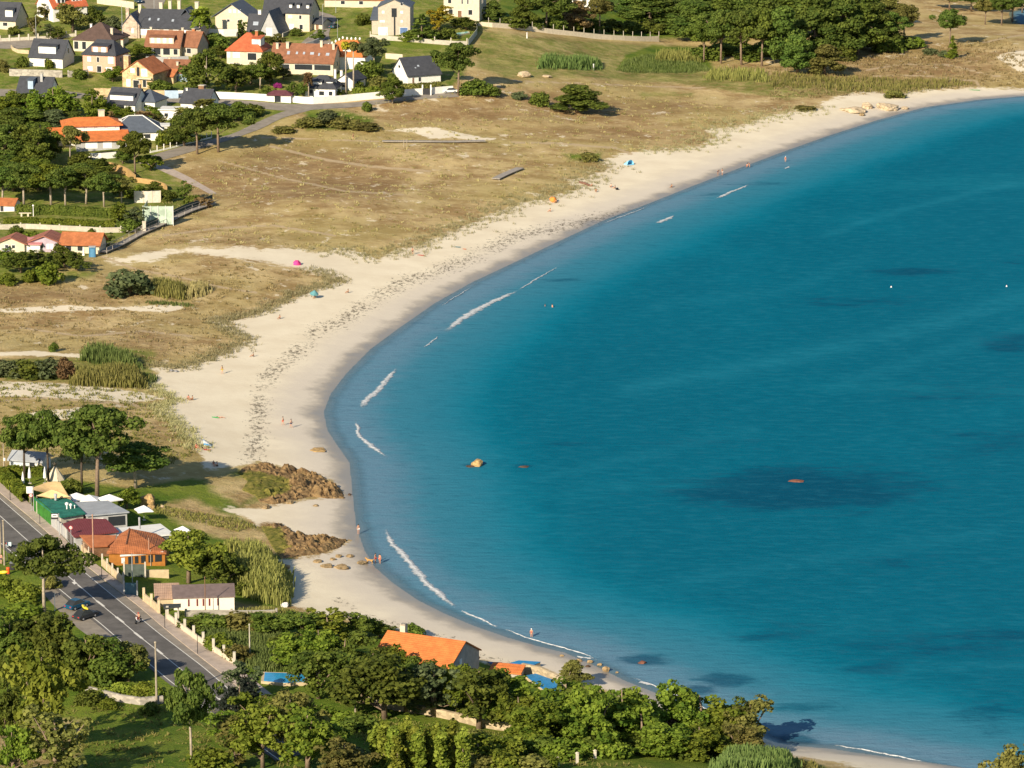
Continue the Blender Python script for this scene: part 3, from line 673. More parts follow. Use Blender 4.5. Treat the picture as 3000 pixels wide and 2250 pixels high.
house('house with brown tile roof, long cream dormer and columned porch', 476, 166, 10.4, 8.6, 3.2, 'gx', 4.0, -9, CREAM, BROWNR, wins=[('f',.12,.5,1.8,1.9),('f',.35,.5,2.2,2.1),('f',.62,.5,2.2,2.1),('f',.88,.6,1.4,1.8)],
      dorms=[(-.3,7.2,3.5,5.7,-3.7,CREAM,BROWNR,4,SHUT)], chims=[(-4.6,1,6.0,1.8,.6,CREAM),(4.9,1,6.4,1.4,.6,CREAM)])
house('small brown roofed wing joined to the right of the columned porch house', 556, 165, 5.0, 7.2, 3.3, 'gx', 3.7, -22, BEIGE, BROWNR, wins=[('f',.45,.8,1.5,1.6)], chims=[(-.5,.4,6.6,.9,.9,TERRA)])
hs = house('golden stone house with a steep orange gabled roof and round window', 404, 258, 9.6, 10.5, 4.6, 'gy', 3.3, -20, TANST, TERRA, wins=[('f',.34,4.2,1.3,1.4,SHUT),('f',.52,3.4,.9,2.6,GLASS,BROWNW),('f',.72,3.4,1.9,2.2,PALEBLUE),('f',.2,.3,1.3,2.1,SHUT),('f',.72,.3,1.2,2.1)],
      doors=[('f',.45,0,2.0,2.3,GLASS)], chims=[(-4.0,-3.6,6.2,2.6,1.5,TANST)])
MB().box(0, 4.6, -6.2, -5.22, 2.75, 3.05).build('balcony', CREAM, hs)
house('small garage with terracotta roof beside the golden stone house', 489, 243, 4.2, 5.0, 2.3, 'gx', 1.5, -24, TANST, TERRA, name='garage', cat='garage', doors=[('r',.5,0,1.8,1.9,DARKM)])
house('low house with dull brown roof and pale blue wall, half behind a tree', 512, 238, 7.4, 8, 2.8, 'gx', 3.0, -8, PALEBLUE, BROWNR, chims=[(-2.4,.5,5.2,.9,.6,CREAM),(.4,-1.8,4.4,.8,.6,CREAM)], wins=[('f',.3,.8,1.4,1.2)])
house('cream house with red hipped roof and white triangular gable', 716, 190, 10.6, 10, 4.2, 'hip', 4.6, -12, CREAM, REDR, hipn=1.2, wins=[('f',.28,2.0,2.2,1.6,SHUT),('f',.06,2.0,1.0,1.6,SHUT),('f',.72,1.4,2.8,2.2,GLASS),('f',.3,-.9,1.8,1.3),('f',.14,-.9,1.3,1.3)],
      chims=[(2.6,-.5,7.4,2.0,.8,TERRA)], dorms=[(3.2,2.6,5.4,7.6,-3.4,WHITE,REDR,1,PALEBLUE)])
house('very long house with brown tile roof, skylights and wide dark windows', 884, 218, 18.6, 10, 3.8, 'gx', 4.5, -11, CREAM, BROWNR, wins=[('f',.53,1.3,5.4,1.7,GLASS),('f',.83,1.3,5.0,1.7,GLASS),('f',.2,1.3,4.0,1.6),('r',.5,2.0,1.2,1.4)],
      chims=[(-8.0,-1.4,6.9,1.4,.7,CREAM),(-5.0,-1.2,7.0,1.6,.8,CREAM),(4.9,-.6,7.6,1.6,.7,CREAM),(8.6,-1.2,7.0,1.5,.7,CREAM)],
      sky_=[(-4.4,.45,.8,1.2),(-1.9,.45,.6,.9),(.2,.45,.6,.9),(2.6,.45,1.1,.9),(4.7,.4,.5,1.0),(7.2,.42,1.0,1.0)])
house('white cottage with dark hipped roof and white dormer behind the long white wall', 938, 287, 8.6, 8.5, 2.9, 'hip', 3.0, -10, WHITE, SLATE, hipn=2.5, wins=[('f',.2,.4,1.3,2.0),('f',.55,.7,1.6,1.3),('f',.85,.7,1.2,1.3)], dorms=[(-1.2,2.9,3.0,4.6,-3.3,WHITE,SLATE,1,SHUT),(2.4,1.8,3.3,4.6,-2.8,WHITE,SLATE,1,SHUT)], chims=[(3.4,.2,4.9,2.6,.6,WHITE)])
house('white gabled annex with dark roof next to the white cottage', 1012, 263, 5.2, 8, 2.8, 'gy', 1.8, -22, WHITE, SLATE, wins=[('f',.4,.7,1.5,1.5),('r',.3,.5,1.4,1.7)], chims=[(-2.0,-2,3.8,1.3,.7,WHITE)])
ho = house('white house with bright orange hipped roof and white finials on its ridge', 1010, 203, 12, 12.5, 3.9, 'hip', 3.8, -8, WHITE, ORANGE, hipn=5.2, wins=[('f',.55,1.4,1.4,1.3,SHUT),('f',.8,1.4,1.4,1.3,SHUT)], dorms=[(.4,2.4,4.3,6.2,-4.8,WHITE,ORANGE,1,SHUT)])
for i in range(9): MB().lathe([(.05,0),(.25,.1),(.32,.4),(.2,.7),(.05,.85)], 8, (-5.4+i*.95 if i < 5 else -1.6+(i-4)*1.25, -2.4+.6*i if i < 5 else 0.0, 6.1+.45*i if i < 5 else 7.68)).build('finial', WHITE, ho)
house('white gabled house with dark slate roof and two small skylights', 1243, 246, 10.4, 10, 3.0, 'gx', 4.3, 27, WHITE, SLATE, wins=[('l',.46,4.2,1.3,.9),('f',.36,.8,.9,1.3),('f',.16,.2,.7,1.9,BROWNW)], sky_=[(-.8,.45,.6,.6),(-1.9,.35,.4,.4)])
hx = house('tall beige stone house with white garage door and round attic window', 1155, 104, 9.6, 11, 8.8, 'gy', 2.2, -4, BEIGE, SLATEB, wins=[('f',.16,6.6,.8,.8,SHUT),('f',.74,6.6,.8,.8,SHUT),('f',.13,3.9,1.5,.7,SHUT),('f',.74,3.9,.7,.7,SHUT),('f',.74,9.0,.9,.9,GLASS),('f',.8,.3,2.4,2.2,BLUEW)],
      doors=[('f',.15,0,2.8,2.5,SHUT)])
MB().box(-.75, .75, -5.62, -5.4, 5.6, 8.2).build('loggia', GLASS, hx)
MB().box(-.1, .35, -5.6, -5.4, 0, 5.58).build('stair_slit', GLASS, hx)
house('low beige lean-to wing on the left of the tall stone house', 1102, 100, 2.6, 9, 4.6, 'shed', 2.4, -4, BEIGE, SLATEB, wins=[('l',.4,.6,3.0,3.2,GLASS)])
house('white two storey villa with dark windows at the top centre', 1352, 52, 11.2, 10, 6.6, 'hip', 2.5, -12, CREAM, TERRA, wins=[('f',.17,4.3,1.2,1.7),('f',.52,4.2,.6,1.6),('f',.68,4.2,.6,1.6),('f',.2,.9,1.4,1.7),('f',.75,.9,1.4,1.7),('r',.4,4.0,2.4,1.8),('r',.4,.8,2.0,1.8)], doors=[('f',.45,0,1.4,2.3,BROWNW)])
house('cream house with a broad grey gable and three white attic windows', 679, 86, 10.4, 10, 4.4, 'gy', 3.5, -14, CREAM, SLATEB, ov=1.0, wins=[('f',.4,2.2,1.0,.9),('f',.46,5.0,.85,1.1,SHUT),('f',.6,5.0,.85,1.1,SHUT),('f',.74,5.0,.85,1.1,SHUT),('f',.75,2.0,1.5,1.0)])
house('pointed grey A-frame house with a white window at its foot', 789, 108, 6.0, 9, 1.6, 'gy', 6.2, -16, GREYW, SLATEB, ov=.6, wins=[('f',.5,.4,1.9,2.3,SHUT)])
house('narrow dark roofed wing with one pale skylight before the grey A-frame', 749, 104, 5.0, 6, 1.6, 'gx', 4.6, -10, WHITE, SLATE, sky_=[(-.2,.4,1.6,1.2)], chims=[(.6,.3,5.9,1.3,.9,WHITE)])
house('cream house with dark slate roof beside a white chimney stack', 806, 84, 7.4, 9, 4.6, 'gx', 4.3, -8, CREAM, SLATE, wins=[('f',.82,2.4,1.0,1.2,SHUT)], chims=[(-3.4,1.0,7.4,3.0,.7,WHITE)])
house('cream two storey house with black roof and three narrow white dormers', 872, 92, 7.6, 9, 6.0, 'gx', 4.0, -16, CREAM, SLATE, wins=[('f',.2,3.9,1.3,.9,SHUT),('f',.62,3.7,.9,1.3),('f',.25,.6,1.4,1.6,SHUT),('f',.65,.6,1.2,1.6),('r',.4,3.4,1.0,1.3)],
      dorms=[(-2.5,.9,6.5,8.1,-3.4,WHITE,SLATE,1,SHUT),(-.1,.9,6.5,8.1,-3.4,WHITE,SLATE,1,SHUT),(2.9,.9,6.5,8.1,-3.4,WHITE,SLATE,1,SHUT)], chims=[(-3.6,.6,9.2,1.4,.7,WHITE)])
house('low pale stone shed beside the steep upper road', 930, 88, 3.4, 5, 2.2, 'gx', 1.2, -30, CREAM, SLATE, name='shed', cat='shed', doors=[('f',.5,0,1.2,1.9)])
house('long low house with faded orange roof at the top edge', 1040, 22, 19, 8, 2.8, 'gx', 2.6, -6, CREAM, TERRA, wins=[('f',.3,.9,1.4,1.2),('f',.6,.9,1.4,1.2)], chims=[(2,.4,4.9,1.0,.7,CREAM)])
house('pale house half hidden by pines at the top of the wood', 1700, 18, 9, 8, 3.2, 'hip', 2.6, -10, WHITE, TERRA, wins=[('f',.3,.9,1.4,1.3),('f',.65,.9,1.6,1.3)])
# --- middle left, among the trees
house('steep dark slate house with blue grey gable behind leafy trees', 98, 306, 9.6, 8, 3.4, 'gx', 3.9, -12, WHITE, SLATE, chims=[(1.6,-1.0,6.1,2.2,.7,GREYW)], wins=[('f',.3,1.0,1.4,1.3),('f',.7,1.0,1.4,1.3)], dorms=[(-1.0,1.5,3.9,6.7,-3.2,PALEBLUE,SLATEB,1,PALEBLUE)])
house('slate roofed house with a row of white dormer windows, right of two leafy trees', 354, 331, 8.6, 8.5, 2.9, 'gx', 3.6, -20, WHITE, SLATE, dorms=[(0,7.0,3.1,5.0,-3.6,WHITE,SLATE,6,SHUT)], wins=[('f',.5,.6,2.4,1.6)], chims=[(3.4,1.0,5.6,1.8,.6,BROWNW)])
house('low hipped slate house with pale ridge lines behind the white dormer house', 420, 326, 7.0, 8, 2.9, 'hip', 2.6, -20, WHITE, SLATEB, hipn=1.0, wins=[('f',.6,.8,1.2,1.2)])
hv = house('villa with bright orange low hipped roof on two levels', 298, 440, 13.2, 7.5, 2.9, 'shed', 1.2, 9, GREYW, ORANGE, ov=.9, wins=[('f',.3,.5,3.2,2.0,SHUT),('f',.62,.5,2.4,2.0,SHUT)], doors=[('f',.92,0,1.6,2.2,GLASS)])
wall_part('box', 14.5, 8, 5.7, 0, WHITE, hv, name='upper_wall', ox=-2.0, oy=7.6); roof_part('hip', 14.5, 8, 5.7, 1.5, .9, ORANGE, hv, name='upper_roof', ox=-2.0, oy=7.6, hipn=9)
for i in range(4): opening(hv, 14.5, 8, 'f', .28+.19*i, 4.6, 2.2, .8, SHUT, 'window', frame=GREYW, ox=-2.0, oy=7.6)
chimney(hv, .8, 9.4, 7.0, 1.6, 1.6, CREAM)
house('orange roofed garden wing left of the two level orange villa', 158, 428, 4.6, 6, 2.6, 'shed', 1.2, 9, CREAM, ORANGE, ov=.7, wins=[('f',.5,.8,1.4,1.2)])
hq = house('low house with blue grey hipped roof and white ridge tiles beside the orange villa', 402, 414, 14, 12, 2.6, 'hip', 3.4, 8, WHITE, SLATEB, hipn=3.6, wins=[('f',.7,.7,1.6,1.3)], chims=[(-4.2,-.6,4.2,1.0,.8,WHITE)])
ex, ey, zz, r_ = 7.45, 6.45, 2.55, 1.8
for a_, b_ in (((-ex,-ey,zz),(-r_,0,6)), ((ex,-ey,zz),(r_,0,6)), ((ex,ey,zz),(r_,0,6)), ((-r_,0,6),(r_,0,6)), ((-ex,ey,zz),(-r_,0,6))):
    MB().tube([Vector(a_)+Vector((0,0,.03)), Vector(b_)+Vector((0,0,.05))], .13, 6).build('ridge_tile', WHITE, hq)
house('small white house with dark hipped roof in front of the white wall', 570, 336, 8.2, 7.5, 3.6, 'gx', 3.2, -18, WHITE, SLATE, wins=[('f',.2,1.0,1.3,1.3),('f',.55,1.0,1.3,1.3)], chims=[(.6,.6,6.0,1.5,1.6,BROWNW),(-3.4,-.6,5.8,.9,.5,WHITE)])
house('white garden shed with flat roof among palms', 458, 396, 6.5, 4, 2.4, 'flat', 0, 4, WHITE, WHITER, name='shed', cat='shed', wins=[('f',.5,.8,1.6,1.0)])
house('white bungalow hidden among trees near the palms', 500, 352, 6.0, 5, 2.8, 'flat', 0, -8, WHITE, WHITER, wins=[('f',.3,.9,1.2,1.1)])
house('white garden house behind pines at the far left', 24, 424, 7, 5, 3.2, 'flat', 0, 4, CREAM, WHITER, wins=[('f',.5,1,1.4,1.2)])
# --- lower left cluster
house('little white cottage with orange tiled roof at the left edge', 12, 620, 5.2, 5, 1.9, 'gx', 1.1, -10, WHITE, TERRA, name='cottage', cat='cottage', doors=[('f',.4,0,1.0,1.7,DARKM)])
house('low chalet with faded rose roof at the left edge behind bushes', 32, 738, 6.4, 6, 2.2, 'gy', 1.3, -6, CREAM, ROSER, wins=[('f',.35,.8,.9,.9),('f',.6,.8,.9,.9)], ov=.7)
house('low chalet with rose tiled gable and lilac front', 130, 738, 7.6, 7, 2.4, 'gy', 1.5, -6, mat('lilac_render', (.40,.33,.38)), ROSER, wins=[('f',.42,.7,.9,1.2),('f',.62,.7,.7,1.2,SHUT),('f',.74,.7,.7,1.2,SHUT)], ov=.8)
house('flat pink metal carport roof before the rose roofed chalets', 77, 738, 6.4, 4.5, 2.0, 'shed', .5, -5, WHITE, mat('pink_sheet_roof', (.52,.22,.22), stain=.15), name='carport', cat='carport')
house('long low house with bright red orange roof at the end of the boardwalk', 235, 742, 9.0, 6.5, 2.5, 'gx', 1.9, -8, CREAM, TERRA, wins=[('f',.2,.5,1.4,1.6),('f',.5,.5,1.4,1.6)], ov=.7)

# ---------------------------------------------------------------- walls and fences
def gwall(label, line, h, th, m, name='garden_wall', cat='wall', post=None, post_h=.7, post_m=None, post_w=.32, gap=None, base=-.6, group=None, rail=None, capm=None, step=3.0):
    Pw = [at(*q) for q in line]; tot = sum((b-a).length for a, b in zip(Pw, Pw[1:])); n = max(1, int(tot/step))
    d = [0.0]
    for a, b in zip(Pw, Pw[1:]): d.append(d[-1]+(b-a).length)
    def pt(s):
        k = min(max(j for j in range(len(d)) if d[j] <= s+1e-6), len(Pw)-2); return Pw[k].lerp(Pw[k+1], (s-d[k])/max(d[k+1]-d[k], 1e-6))
    C = [pt(tot*i/n) for i in range(n+1)]; z = hts(C)
    for _ in range(2): z = np.convolve(np.pad(z, 1, 'edge'), [.25, .5, .25], 'valid')
    root = empty(name, (C[0].x, C[0].y, float(z[0]))); o = root.location.copy(); tag(root, label, cat, group)
    v = []; f = []
    for i, c in enumerate(C):
        dr = C[min(i+1, n)]-C[max(i-1, 0)]; nn = Vector((-dr.y, dr.x, 0)).normalized()*th/2
        for q, zz in ((c+nn, base), (c-nn, base), (c-nn, h), (c+nn, h)): v.append((q.x-o.x, q.y-o.y, float(z[i])+zz-o.z))
    for i in range(n): f += [(4*i+j, 4*i+(j+1) % 4, 4*i+4+(j+1) % 4, 4*i+4+j) for j in range(4)]
    f += [(3,2,1,0), (4*n, 4*n+1, 4*n+2, 4*n+3)]
    MB().add(v, f).build('wall', m, root)
    if capm:
        vv = []
        for i, c in enumerate(C):
            dr = C[min(i+1, n)]-C[max(i-1, 0)]; nn = Vector((-dr.y, dr.x, 0)).normalized()*(th/2+.06)
            for q, zz in ((c+nn, h+.003), (c-nn, h+.003), (c-nn, h+.1), (c+nn, h+.1)): vv.append((q.x-o.x, q.y-o.y, float(z[i])+zz-o.z))
        MB().add(vv, f).build('coping', capm, root)
    if post:
        k = max(1, int(tot/post))
        for i in range(k+1):
            c = pt(tot*i/k); zz = float(np.interp(tot*i/k, np.linspace(0, tot, n+1), z))
            MB().box(c.x-o.x-post_w/2, c.x-o.x+post_w/2, c.y-o.y-post_w/2-.01, c.y-o.y+post_w/2+.01, zz-o.z+base, zz-o.z+h+post_h).build('post', post_m or m, root)
    if rail:
        for hh in rail[:-1]:
            MB().tube([(c.x-o.x, c.y-o.y, float(zz)-o.z+hh) for c, zz in zip(C, z)], rail[-1], 5).build('rail', DARKM, root)
    return root

gwall('long white wall along the village lane, left of the purple roofed gatehouse', [(523,284),(600,287),(700,291),(786,297)], 1.9, .25, WHITE)
gwall('long white wall bending along the lane, between gatehouse and tall gateposts', [(858,300),(905,305),(930,304),(1040,295),(1140,286),(1238,278)], 1.9, .25, WHITE)
gwall('short white wall right of the tall white gateposts', [(1263,276),(1300,273),(1327,271)], 1.9, .25, WHITE)
gp = empty('gate', at(1250,278)); tag(gp, 'dark gate between two tall white gateposts in the white wall', 'gate')
MB().box(-1.35,-1.0,-.2,.2,-.5,2.9).build('gatepost', WHITE, gp); MB().box(1.0,1.35,-.2,.2,-.5,2.9).build('gatepost', WHITE, gp); MB().box(-.98,.98,-.04,.04,.1,1.8).build('gate_leaf', DARKM, gp)
g = house('white gatehouse with a purple maroon roof and dark door in the white wall', 819, 300, 6.4, 3.2, 2.2, 'hip', 1.0, -4, WHITE, roofmat('purple_tile_roof', (.13,.045,.055)), name='gatehouse', cat='gatehouse', doors=[('f',.42,0,1.9,2.0,GLASS)], hipn=3.4)
gwall('golden stone wall in front of the stone house with orange gable', [(276,283),(360,285),(437,288)], 2.4, .4, TANST)
gwall('golden stone wall between the two pale blue gates', [(449,288),(482,289)], 2.3, .4, TANST)
for x0, x1, nm in ((437, 449, 'narrow pale blue door in the golden stone wall'), (483, 523, 'wide pale blue double gate ending the golden stone wall')):
    a, b = at(x0, 289), at(x1, 289); g = empty('gate', a); tag(g, nm, 'gate'); q = b-a
    MB().box(0.02, q.x-.02, -.05, .05, 0, 2.3).build('gate_leaf', PALEBLUE, g)
    MB().box(-.12, .0, -.1, .1, -.3, 2.45).build('gatepost', FRAME, g)
gwall('long low stone wall under the white house with the broad dormer', [(28,222),(90,224),(183,227)], 2.0, .4, GREYST)
gwall('broken stone wall below the salmon pink house', [(200,226),(258,221)], 1.7, .4, GREYST, post=3.2, post_h=.3)
gwall('grey retaining wall under the columned porch house', [(428,192),(500,193),(552,190)], 2.6, .4, GREYW, base=-1)
gwall('white sloping retaining wall under the grey gabled house', [(612,106),(650,107),(697,106)], 2.2, .35, WHITE, base=-1)
gwall('concrete wall with pale posts along the uppermost left lane', [(0,122),(42,120),(130,116),(222,106)], 1.0, .3, CONC, post=2.8, post_h=.9, post_w=.45, rail=(1.35,1.7,.05))
gwall('pale boundary wall beside the hill road at the top', [(285,10),(350,18),(393,26)], 2.0, .3, CREAM)
gwall('curved low stone wall at the lane corner, far left', [(33,140),(40,152),(60,157),(85,158)], 1.0, .3, OCHREW)
gwall('concrete wall with fence posts below the tall beige house', [(1085,112),(1150,119),(1240,126),(1330,133),(1368,134)], 1.3, .3, CONC, post=4.2, post_h=.9, post_w=.3)
gwall('long pale wall running right across the upper field', [(1392,74),(1440,80),(1500,85),(1600,97),(1700,108),(1800,117),(1850,120),(1930,122)], 1.5, .3, CREAM, post=4.0, post_h=1.5, post_w=.16, post_m=CONC, step=5)
gwall('cream wall behind the white gabled house', [(1130,171),(1180,176)], 1.6, .3, CREAM)
gwall('low concrete wall with short posts below the long hedge', [(0,672),(80,670),(160,674),(260,679),(300,682),(340,681),(415,679)], 1.2, .3, CONC, post=4.4, post_h=.35, post_w=.3)
gwall('white garden wall before the orange roofed villa', [(250,468),(300,466),(340,462)], 1.6, .3, WHITE)
gwall('curved ochre garden wall beneath the bushy pines', [(318,497),(350,504),(376,517),(396,535)], 2.0, .35, mat('ochre_render', (.42,.27,.11), stain=.35))
gwall('ochre garden wall piece right of the curved one', [(400,534),(440,540),(480,550),(488,560)], 1.3, .35, mat('ochre_render', (.42,.27,.11)))
gwall('white fence with slim posts along the beach lane', [(440,448),(475,441),(520,430),(590,412),(620,404)], .35, .2, WHITE, name='white_fence', cat='fence', post=2.2, post_h=1.3, post_w=.2, rail=(.7,1.1,.05))
gwall('stone wall beside the villa entrance road with dark shadowed side', [(828,110),(855,98),(880,78),(895,66)], 1.2, .3, GREYST)
gwall('wall of white and blue panels beside the steep road', [(895,142),(925,130),(950,116)], 1.4, .3, GREYW)
# enclosure at the pool
gwall('mesh fence enclosing the swimming pool garden', [(1372,134),(1385,118),(1398,100),(1396,72)], 1.8, .06, mat('pale_mesh', (.45,.45,.36)), name='mesh_fence', cat='fence', post=3, post_h=.1, post_w=.08, post_m=GALV)
def pool(label, pts, m, rim, up=.25):
    v = [at(*q) for q in pts]; z = sum(q.z for q in v)/len(v); c = sum(v, Vector())/len(v); root = empty('swimming_pool', (c.x, c.y, z)); tag(root, label, 'pool')
    pl = [(q.x-c.x, q.y-c.y) for q in v]; out = [(x*1.12, y*1.12) for x, y in pl]
    MB().prism(out, -1.5, up).build('pool_rim', rim, root); MB().prism([(x*.985, y*.985) for x, y in pl], -.4, up+.03).build('water', m, root); return root
POOLW = mat('pool_water', (.03,.27,.50), rough=.15, var=.15, spec=.5); POOLG = mat('turquoise_pool_water', (.25,.62,.58), rough=.15, var=.1, spec=.5)
pool('turquoise swimming pool behind the fence near the tall house', [(1330,103),(1340,96),(1372,94),(1374,99),(1350,104)], POOLG, CREAM)
pool('bright blue swimming pool with cream rim near the road', [(772,2002),(775,1979),(896,1987),(893,2008),(835,2009)], POOLW, OCHREW, .5)
MB_ = MB()
# padel court
pc = empty('padel_court', at(464, 660)); tag(pc, 'pale green glass walled court with steel posts by the boardwalk', 'sports court')
MB().box(-3.6,3.6,0,.06,.2,4.6).build('glass_wall', mat('green_glass', (.40,.50,.40), rough=.25, var=.25, scale=.5, stain=.5), pc)
MB().box(-3.7,-3.58,-.5,12,-.5,4.0).build('side_wall', mat('green_glass', (.40,.50,.40)), pc)
for i in range(5): MB().box(-3.66+i*1.8,-3.56+i*1.8,-.12,-.02,-.5,4.8).build('post', FRAME, pc)
gwall('white rear wall standing behind the glass court', [(395,594),(430,594),(470,593)], 2.9, .25, mat('pale_aged_render', (.60,.56,.47), stain=.35), post=1.6, post_h=.05, post_w=.3, post_m=CREAM)
pc = empty('gate_post', at(423,683)); tag(pc, 'pale stone pillar where boardwalk and wall meet', 'pillar'); MB().box(-.4,.4,-.4,.4,-.5,2.7).build('shaft', CONC, pc); MB().box(-.47,.47,-.47,.47,2.703,2.85).build('cap', CREAM, pc)
gwall('dark green mesh fence along the boardwalk', [(428,676),(470,656),(520,632),(570,612),(622,592)], 1.9, .08, mat('dark_green_mesh', (.03,.06,.055)), name='mesh_fence', cat='fence', post=3.4, post_h=.15, post_w=.1, post_m=DARKM)
# boardwalks
def boardwalk(label, line, wid, up, m=WOODD, rails=True):
    Pw = [at(*q) for q in line]; tot = sum((b-a).length for a, b in zip(Pw, Pw[1:])); n = max(4, int(tot/2)); C = smooth_line(Pw, n); z = hts(C)
    for _ in range(4): z = np.convolve(np.pad(z, 1, 'edge'), [.25, .5, .25], 'valid')
    root = empty('boardwalk', (C[0].x, C[0].y, float(z[0]))); o = root.location.copy(); tag(root, label, 'boardwalk'); v = []; f = []; rl = ([], [])
    for i, c in enumerate(C):
        dr = C[min(i+1, n)]-C[max(i-1, 0)]; nn = Vector((-dr.y, dr.x, 0)).normalized()*wid/2
        for q, zz in ((c+nn, up-.2), (c-nn, up-.2), (c-nn, up), (c+nn, up)): v.append((q.x-o.x, q.y-o.y, float(z[i])+zz-o.z))
        for k, s_ in ((0, 1), (1, -1)): q = c+nn*s_*.95; rl[k].append(Vector((q.x-o.x, q.y-o.y, float(z[i])-o.z)))
    for i in range(n): f += [(4*i+j, 4*i+(j+1) % 4, 4*i+4+(j+1) % 4, 4*i+4+j) for j in range(4)]
    f += [(3,2,1,0), (4*n, 4*n+1, 4*n+2, 4*n+3)]
    MB().add(v, f).build('deck', m, root)
    for k in ((0, 1) if rails else ()):
        MB().tube([q+Vector((0,0,up+.95)) for q in rl[k]], .06, 5).build('handrail', m, root)
        for i in range(0, len(rl[k]), 2): MB().box(rl[k][i].x-.06, rl[k][i].x+.06, rl[k][i].y-.06, rl[k][i].y+.06, rl[k][i].z-.8, rl[k][i].z+up+.95).build('post', m, root)
    return root
boardwalk('long curved wooden boardwalk climbing along the garden fences', [(302,744),(361,717),(416,687),(470,664),(508,645),(553,624),(625,600)], 1.9, .6)
boardwalk('straight wooden boardwalk crossing the dunes below the bare sand', [(1120,417),(1200,418),(1300,419),(1420,417)], 1.8, .5, rails=False)
boardwalk('short wooden beach stairway leaving the dune grass', [(1452,528),(1480,514),(1524,496)], 2.2, .5, rails=False)

# ---------------------------------------------------------------- restaurant by the road
def slabroof(parent, name, pts, z, th, m, dz=None):
    """flat or tilted slab over picture-pixel corners read at roof height"""
    return None
def at_h(px, py, dz):
    """point at height dz above the ground that shows at this picture position"""
    z = 5.0
    for _ in range(8):
        x, y = plane_pt(px, py, z+dz); z = gz(x, y)
    return Vector((float(x), float(y), z+dz))
def block(label, corners, h, m_roof, m_wall, name='building', cat='building', th=.22, heights=None, inset=.35, wins=(), open_=False, base=-.6):
    """building whose roof outline (corner picture positions, front-left first, anticlockwise from above) stands h above ground"""
    hs_ = heights or [h]*len(corners); V = [at_h(x, y, hh) for (x, y), hh in zip(corners, hs_)]
    z0 = min(gz(q.x, q.y) for q in V); c = sum(V, Vector())/len(V); root = empty(name, (c.x, c.y, z0)); tag(root, label, cat); o = root.location.copy(); n = len(V)
    if heights is None:
        zt = z0+h
        for q in V: q.z = zt
    top = [q-o for q in V]; bot = [q-o-Vector((0,0,th)) for q in V]
    MB().add(top+bot, [tuple(range(n)), tuple(range(2*n-1, n-1, -1))]+[(i, n+i, n+(i+1) % n, (i+1) % n) for i in range(n)]).build('roof', m_roof, root)
    cc = sum(top, Vector())/n; W = [q+(Vector((cc.x-q.x, cc.y-q.y, 0)).normalized()*inset*1.4) for q in top]
    vt = [Vector((q.x, q.y, q.z-th*.5)) for q in W]; vb = [Vector((q.x, q.y, base)) for q in W]
    if not open_:
        MB().add(vt+vb, [tuple(range(n)), tuple(range(2*n-1, n-1, -1))]+[(i, n+i, n+(i+1) % n, (i+1) % n) for i in range(n)]).build('wall', m_wall, root)
    else:
        for q in W: MB().box(q.x-.09, q.x+.09, q.y-.09, q.y+.09, base, q.z-th*.6).build('column', m_wall, root)
    for i, u0, u1, z0_, z1_, mm in wins:
        a = vb[i]; b = vb[(i+1) % n]; d = (b-a); nn = Vector((d.y, -d.x, 0)).normalized()
        if nn.dot(Vector((cc.x, cc.y, 0))-Vector((a.x, a.y, 0))) > 0: nn = -nn
        q0 = Vector((a.x, a.y, 0)).lerp(Vector((b.x, b.y, 0)), u0); q1 = Vector((a.x, a.y, 0)).lerp(Vector((b.x, b.y, 0)), u1)
        vs = [q+nn*k+Vector((0,0,zz)) for k in (-.05, .06) for q, zz in ((q0, z0_), (q1, z0_), (q1, z1_), (q0, z1_))]
        MB().add(vs, [(0,3,2,1),(4,5,6,7),(0,1,5,4),(1,2,6,5),(2,3,7,6),(3,0,4,7)]).build('window', mm, root)
    return root, o
ORW = mat('orange_wood', (.40,.16,.03), var=.15); GREENF = mat('green_screen', (.035,.16,.02), var=.25, scale=.8)
block('flat green roofed kitchen building behind the tall green screen', [(178,1511),(250,1503),(204,1459),(101,1455),(150,1494)], 2.9, GREENR, CONC)
rg, o = block('large grey sheet canopy roof between green roof and parasols', [(253,1500),(379,1499),(316,1461),(205,1459)], 3.2, GREYR, GREYW, name='canopy_building', cat='restaurant', wins=[(0,.52,.95,.9,2.5,GLASS),(0,.08,.4,.9,2.4,SHUT)])
rm_, o = block('maroon sheet metal roof of the roadside bar', [(217,1563),(348,1556),(311,1518),(226,1511),(184,1524)], 3.1, MAROON, GREYW, name='bar_building', cat='bar', wins=[(4,.2,.8,.8,2.4,GLASS)])
block('white flat roofed dining hall behind the terracotta pavilion', [(350,1564),(511,1564),(470,1531),(334,1531)], 3.3, WHITER, mat('dark_grey_render', (.16,.17,.17)), name='dining_hall', cat='restaurant', wins=[(0,.85,.98,1.2,2.4,SHUT)])
bo, o = block('low brick red building carrying a pale green sign', [(266,1601),(335,1598),(340,1568),(233,1567)], 2.6, mat('brick_red_roof', (.34,.12,.05), stain=.2), BROWNW, name='bar_building', cat='bar', heights=[1.9,1.9,3.0,3.0])
sg = empty('sign_board', at_h(259,1580,2.2)); tag(sg, 'pale green sign board with yellow lettering on the brick red building', 'sign')
MB().box(-.66,.66,-.06,.02,-.3,.32).build('board', mat('pale_green_paint', (.50,.58,.36), var=.05), sg)
MB().box(-.5,-.1,-.085,-.055,-.12,.14).build('lettering', mat('green_paint', (.10,.30,.12)), sg); MB().box(.05,.5,-.085,-.055,-.12,.14).build('lettering', mat('green_paint', (.10,.30,.12)), sg)
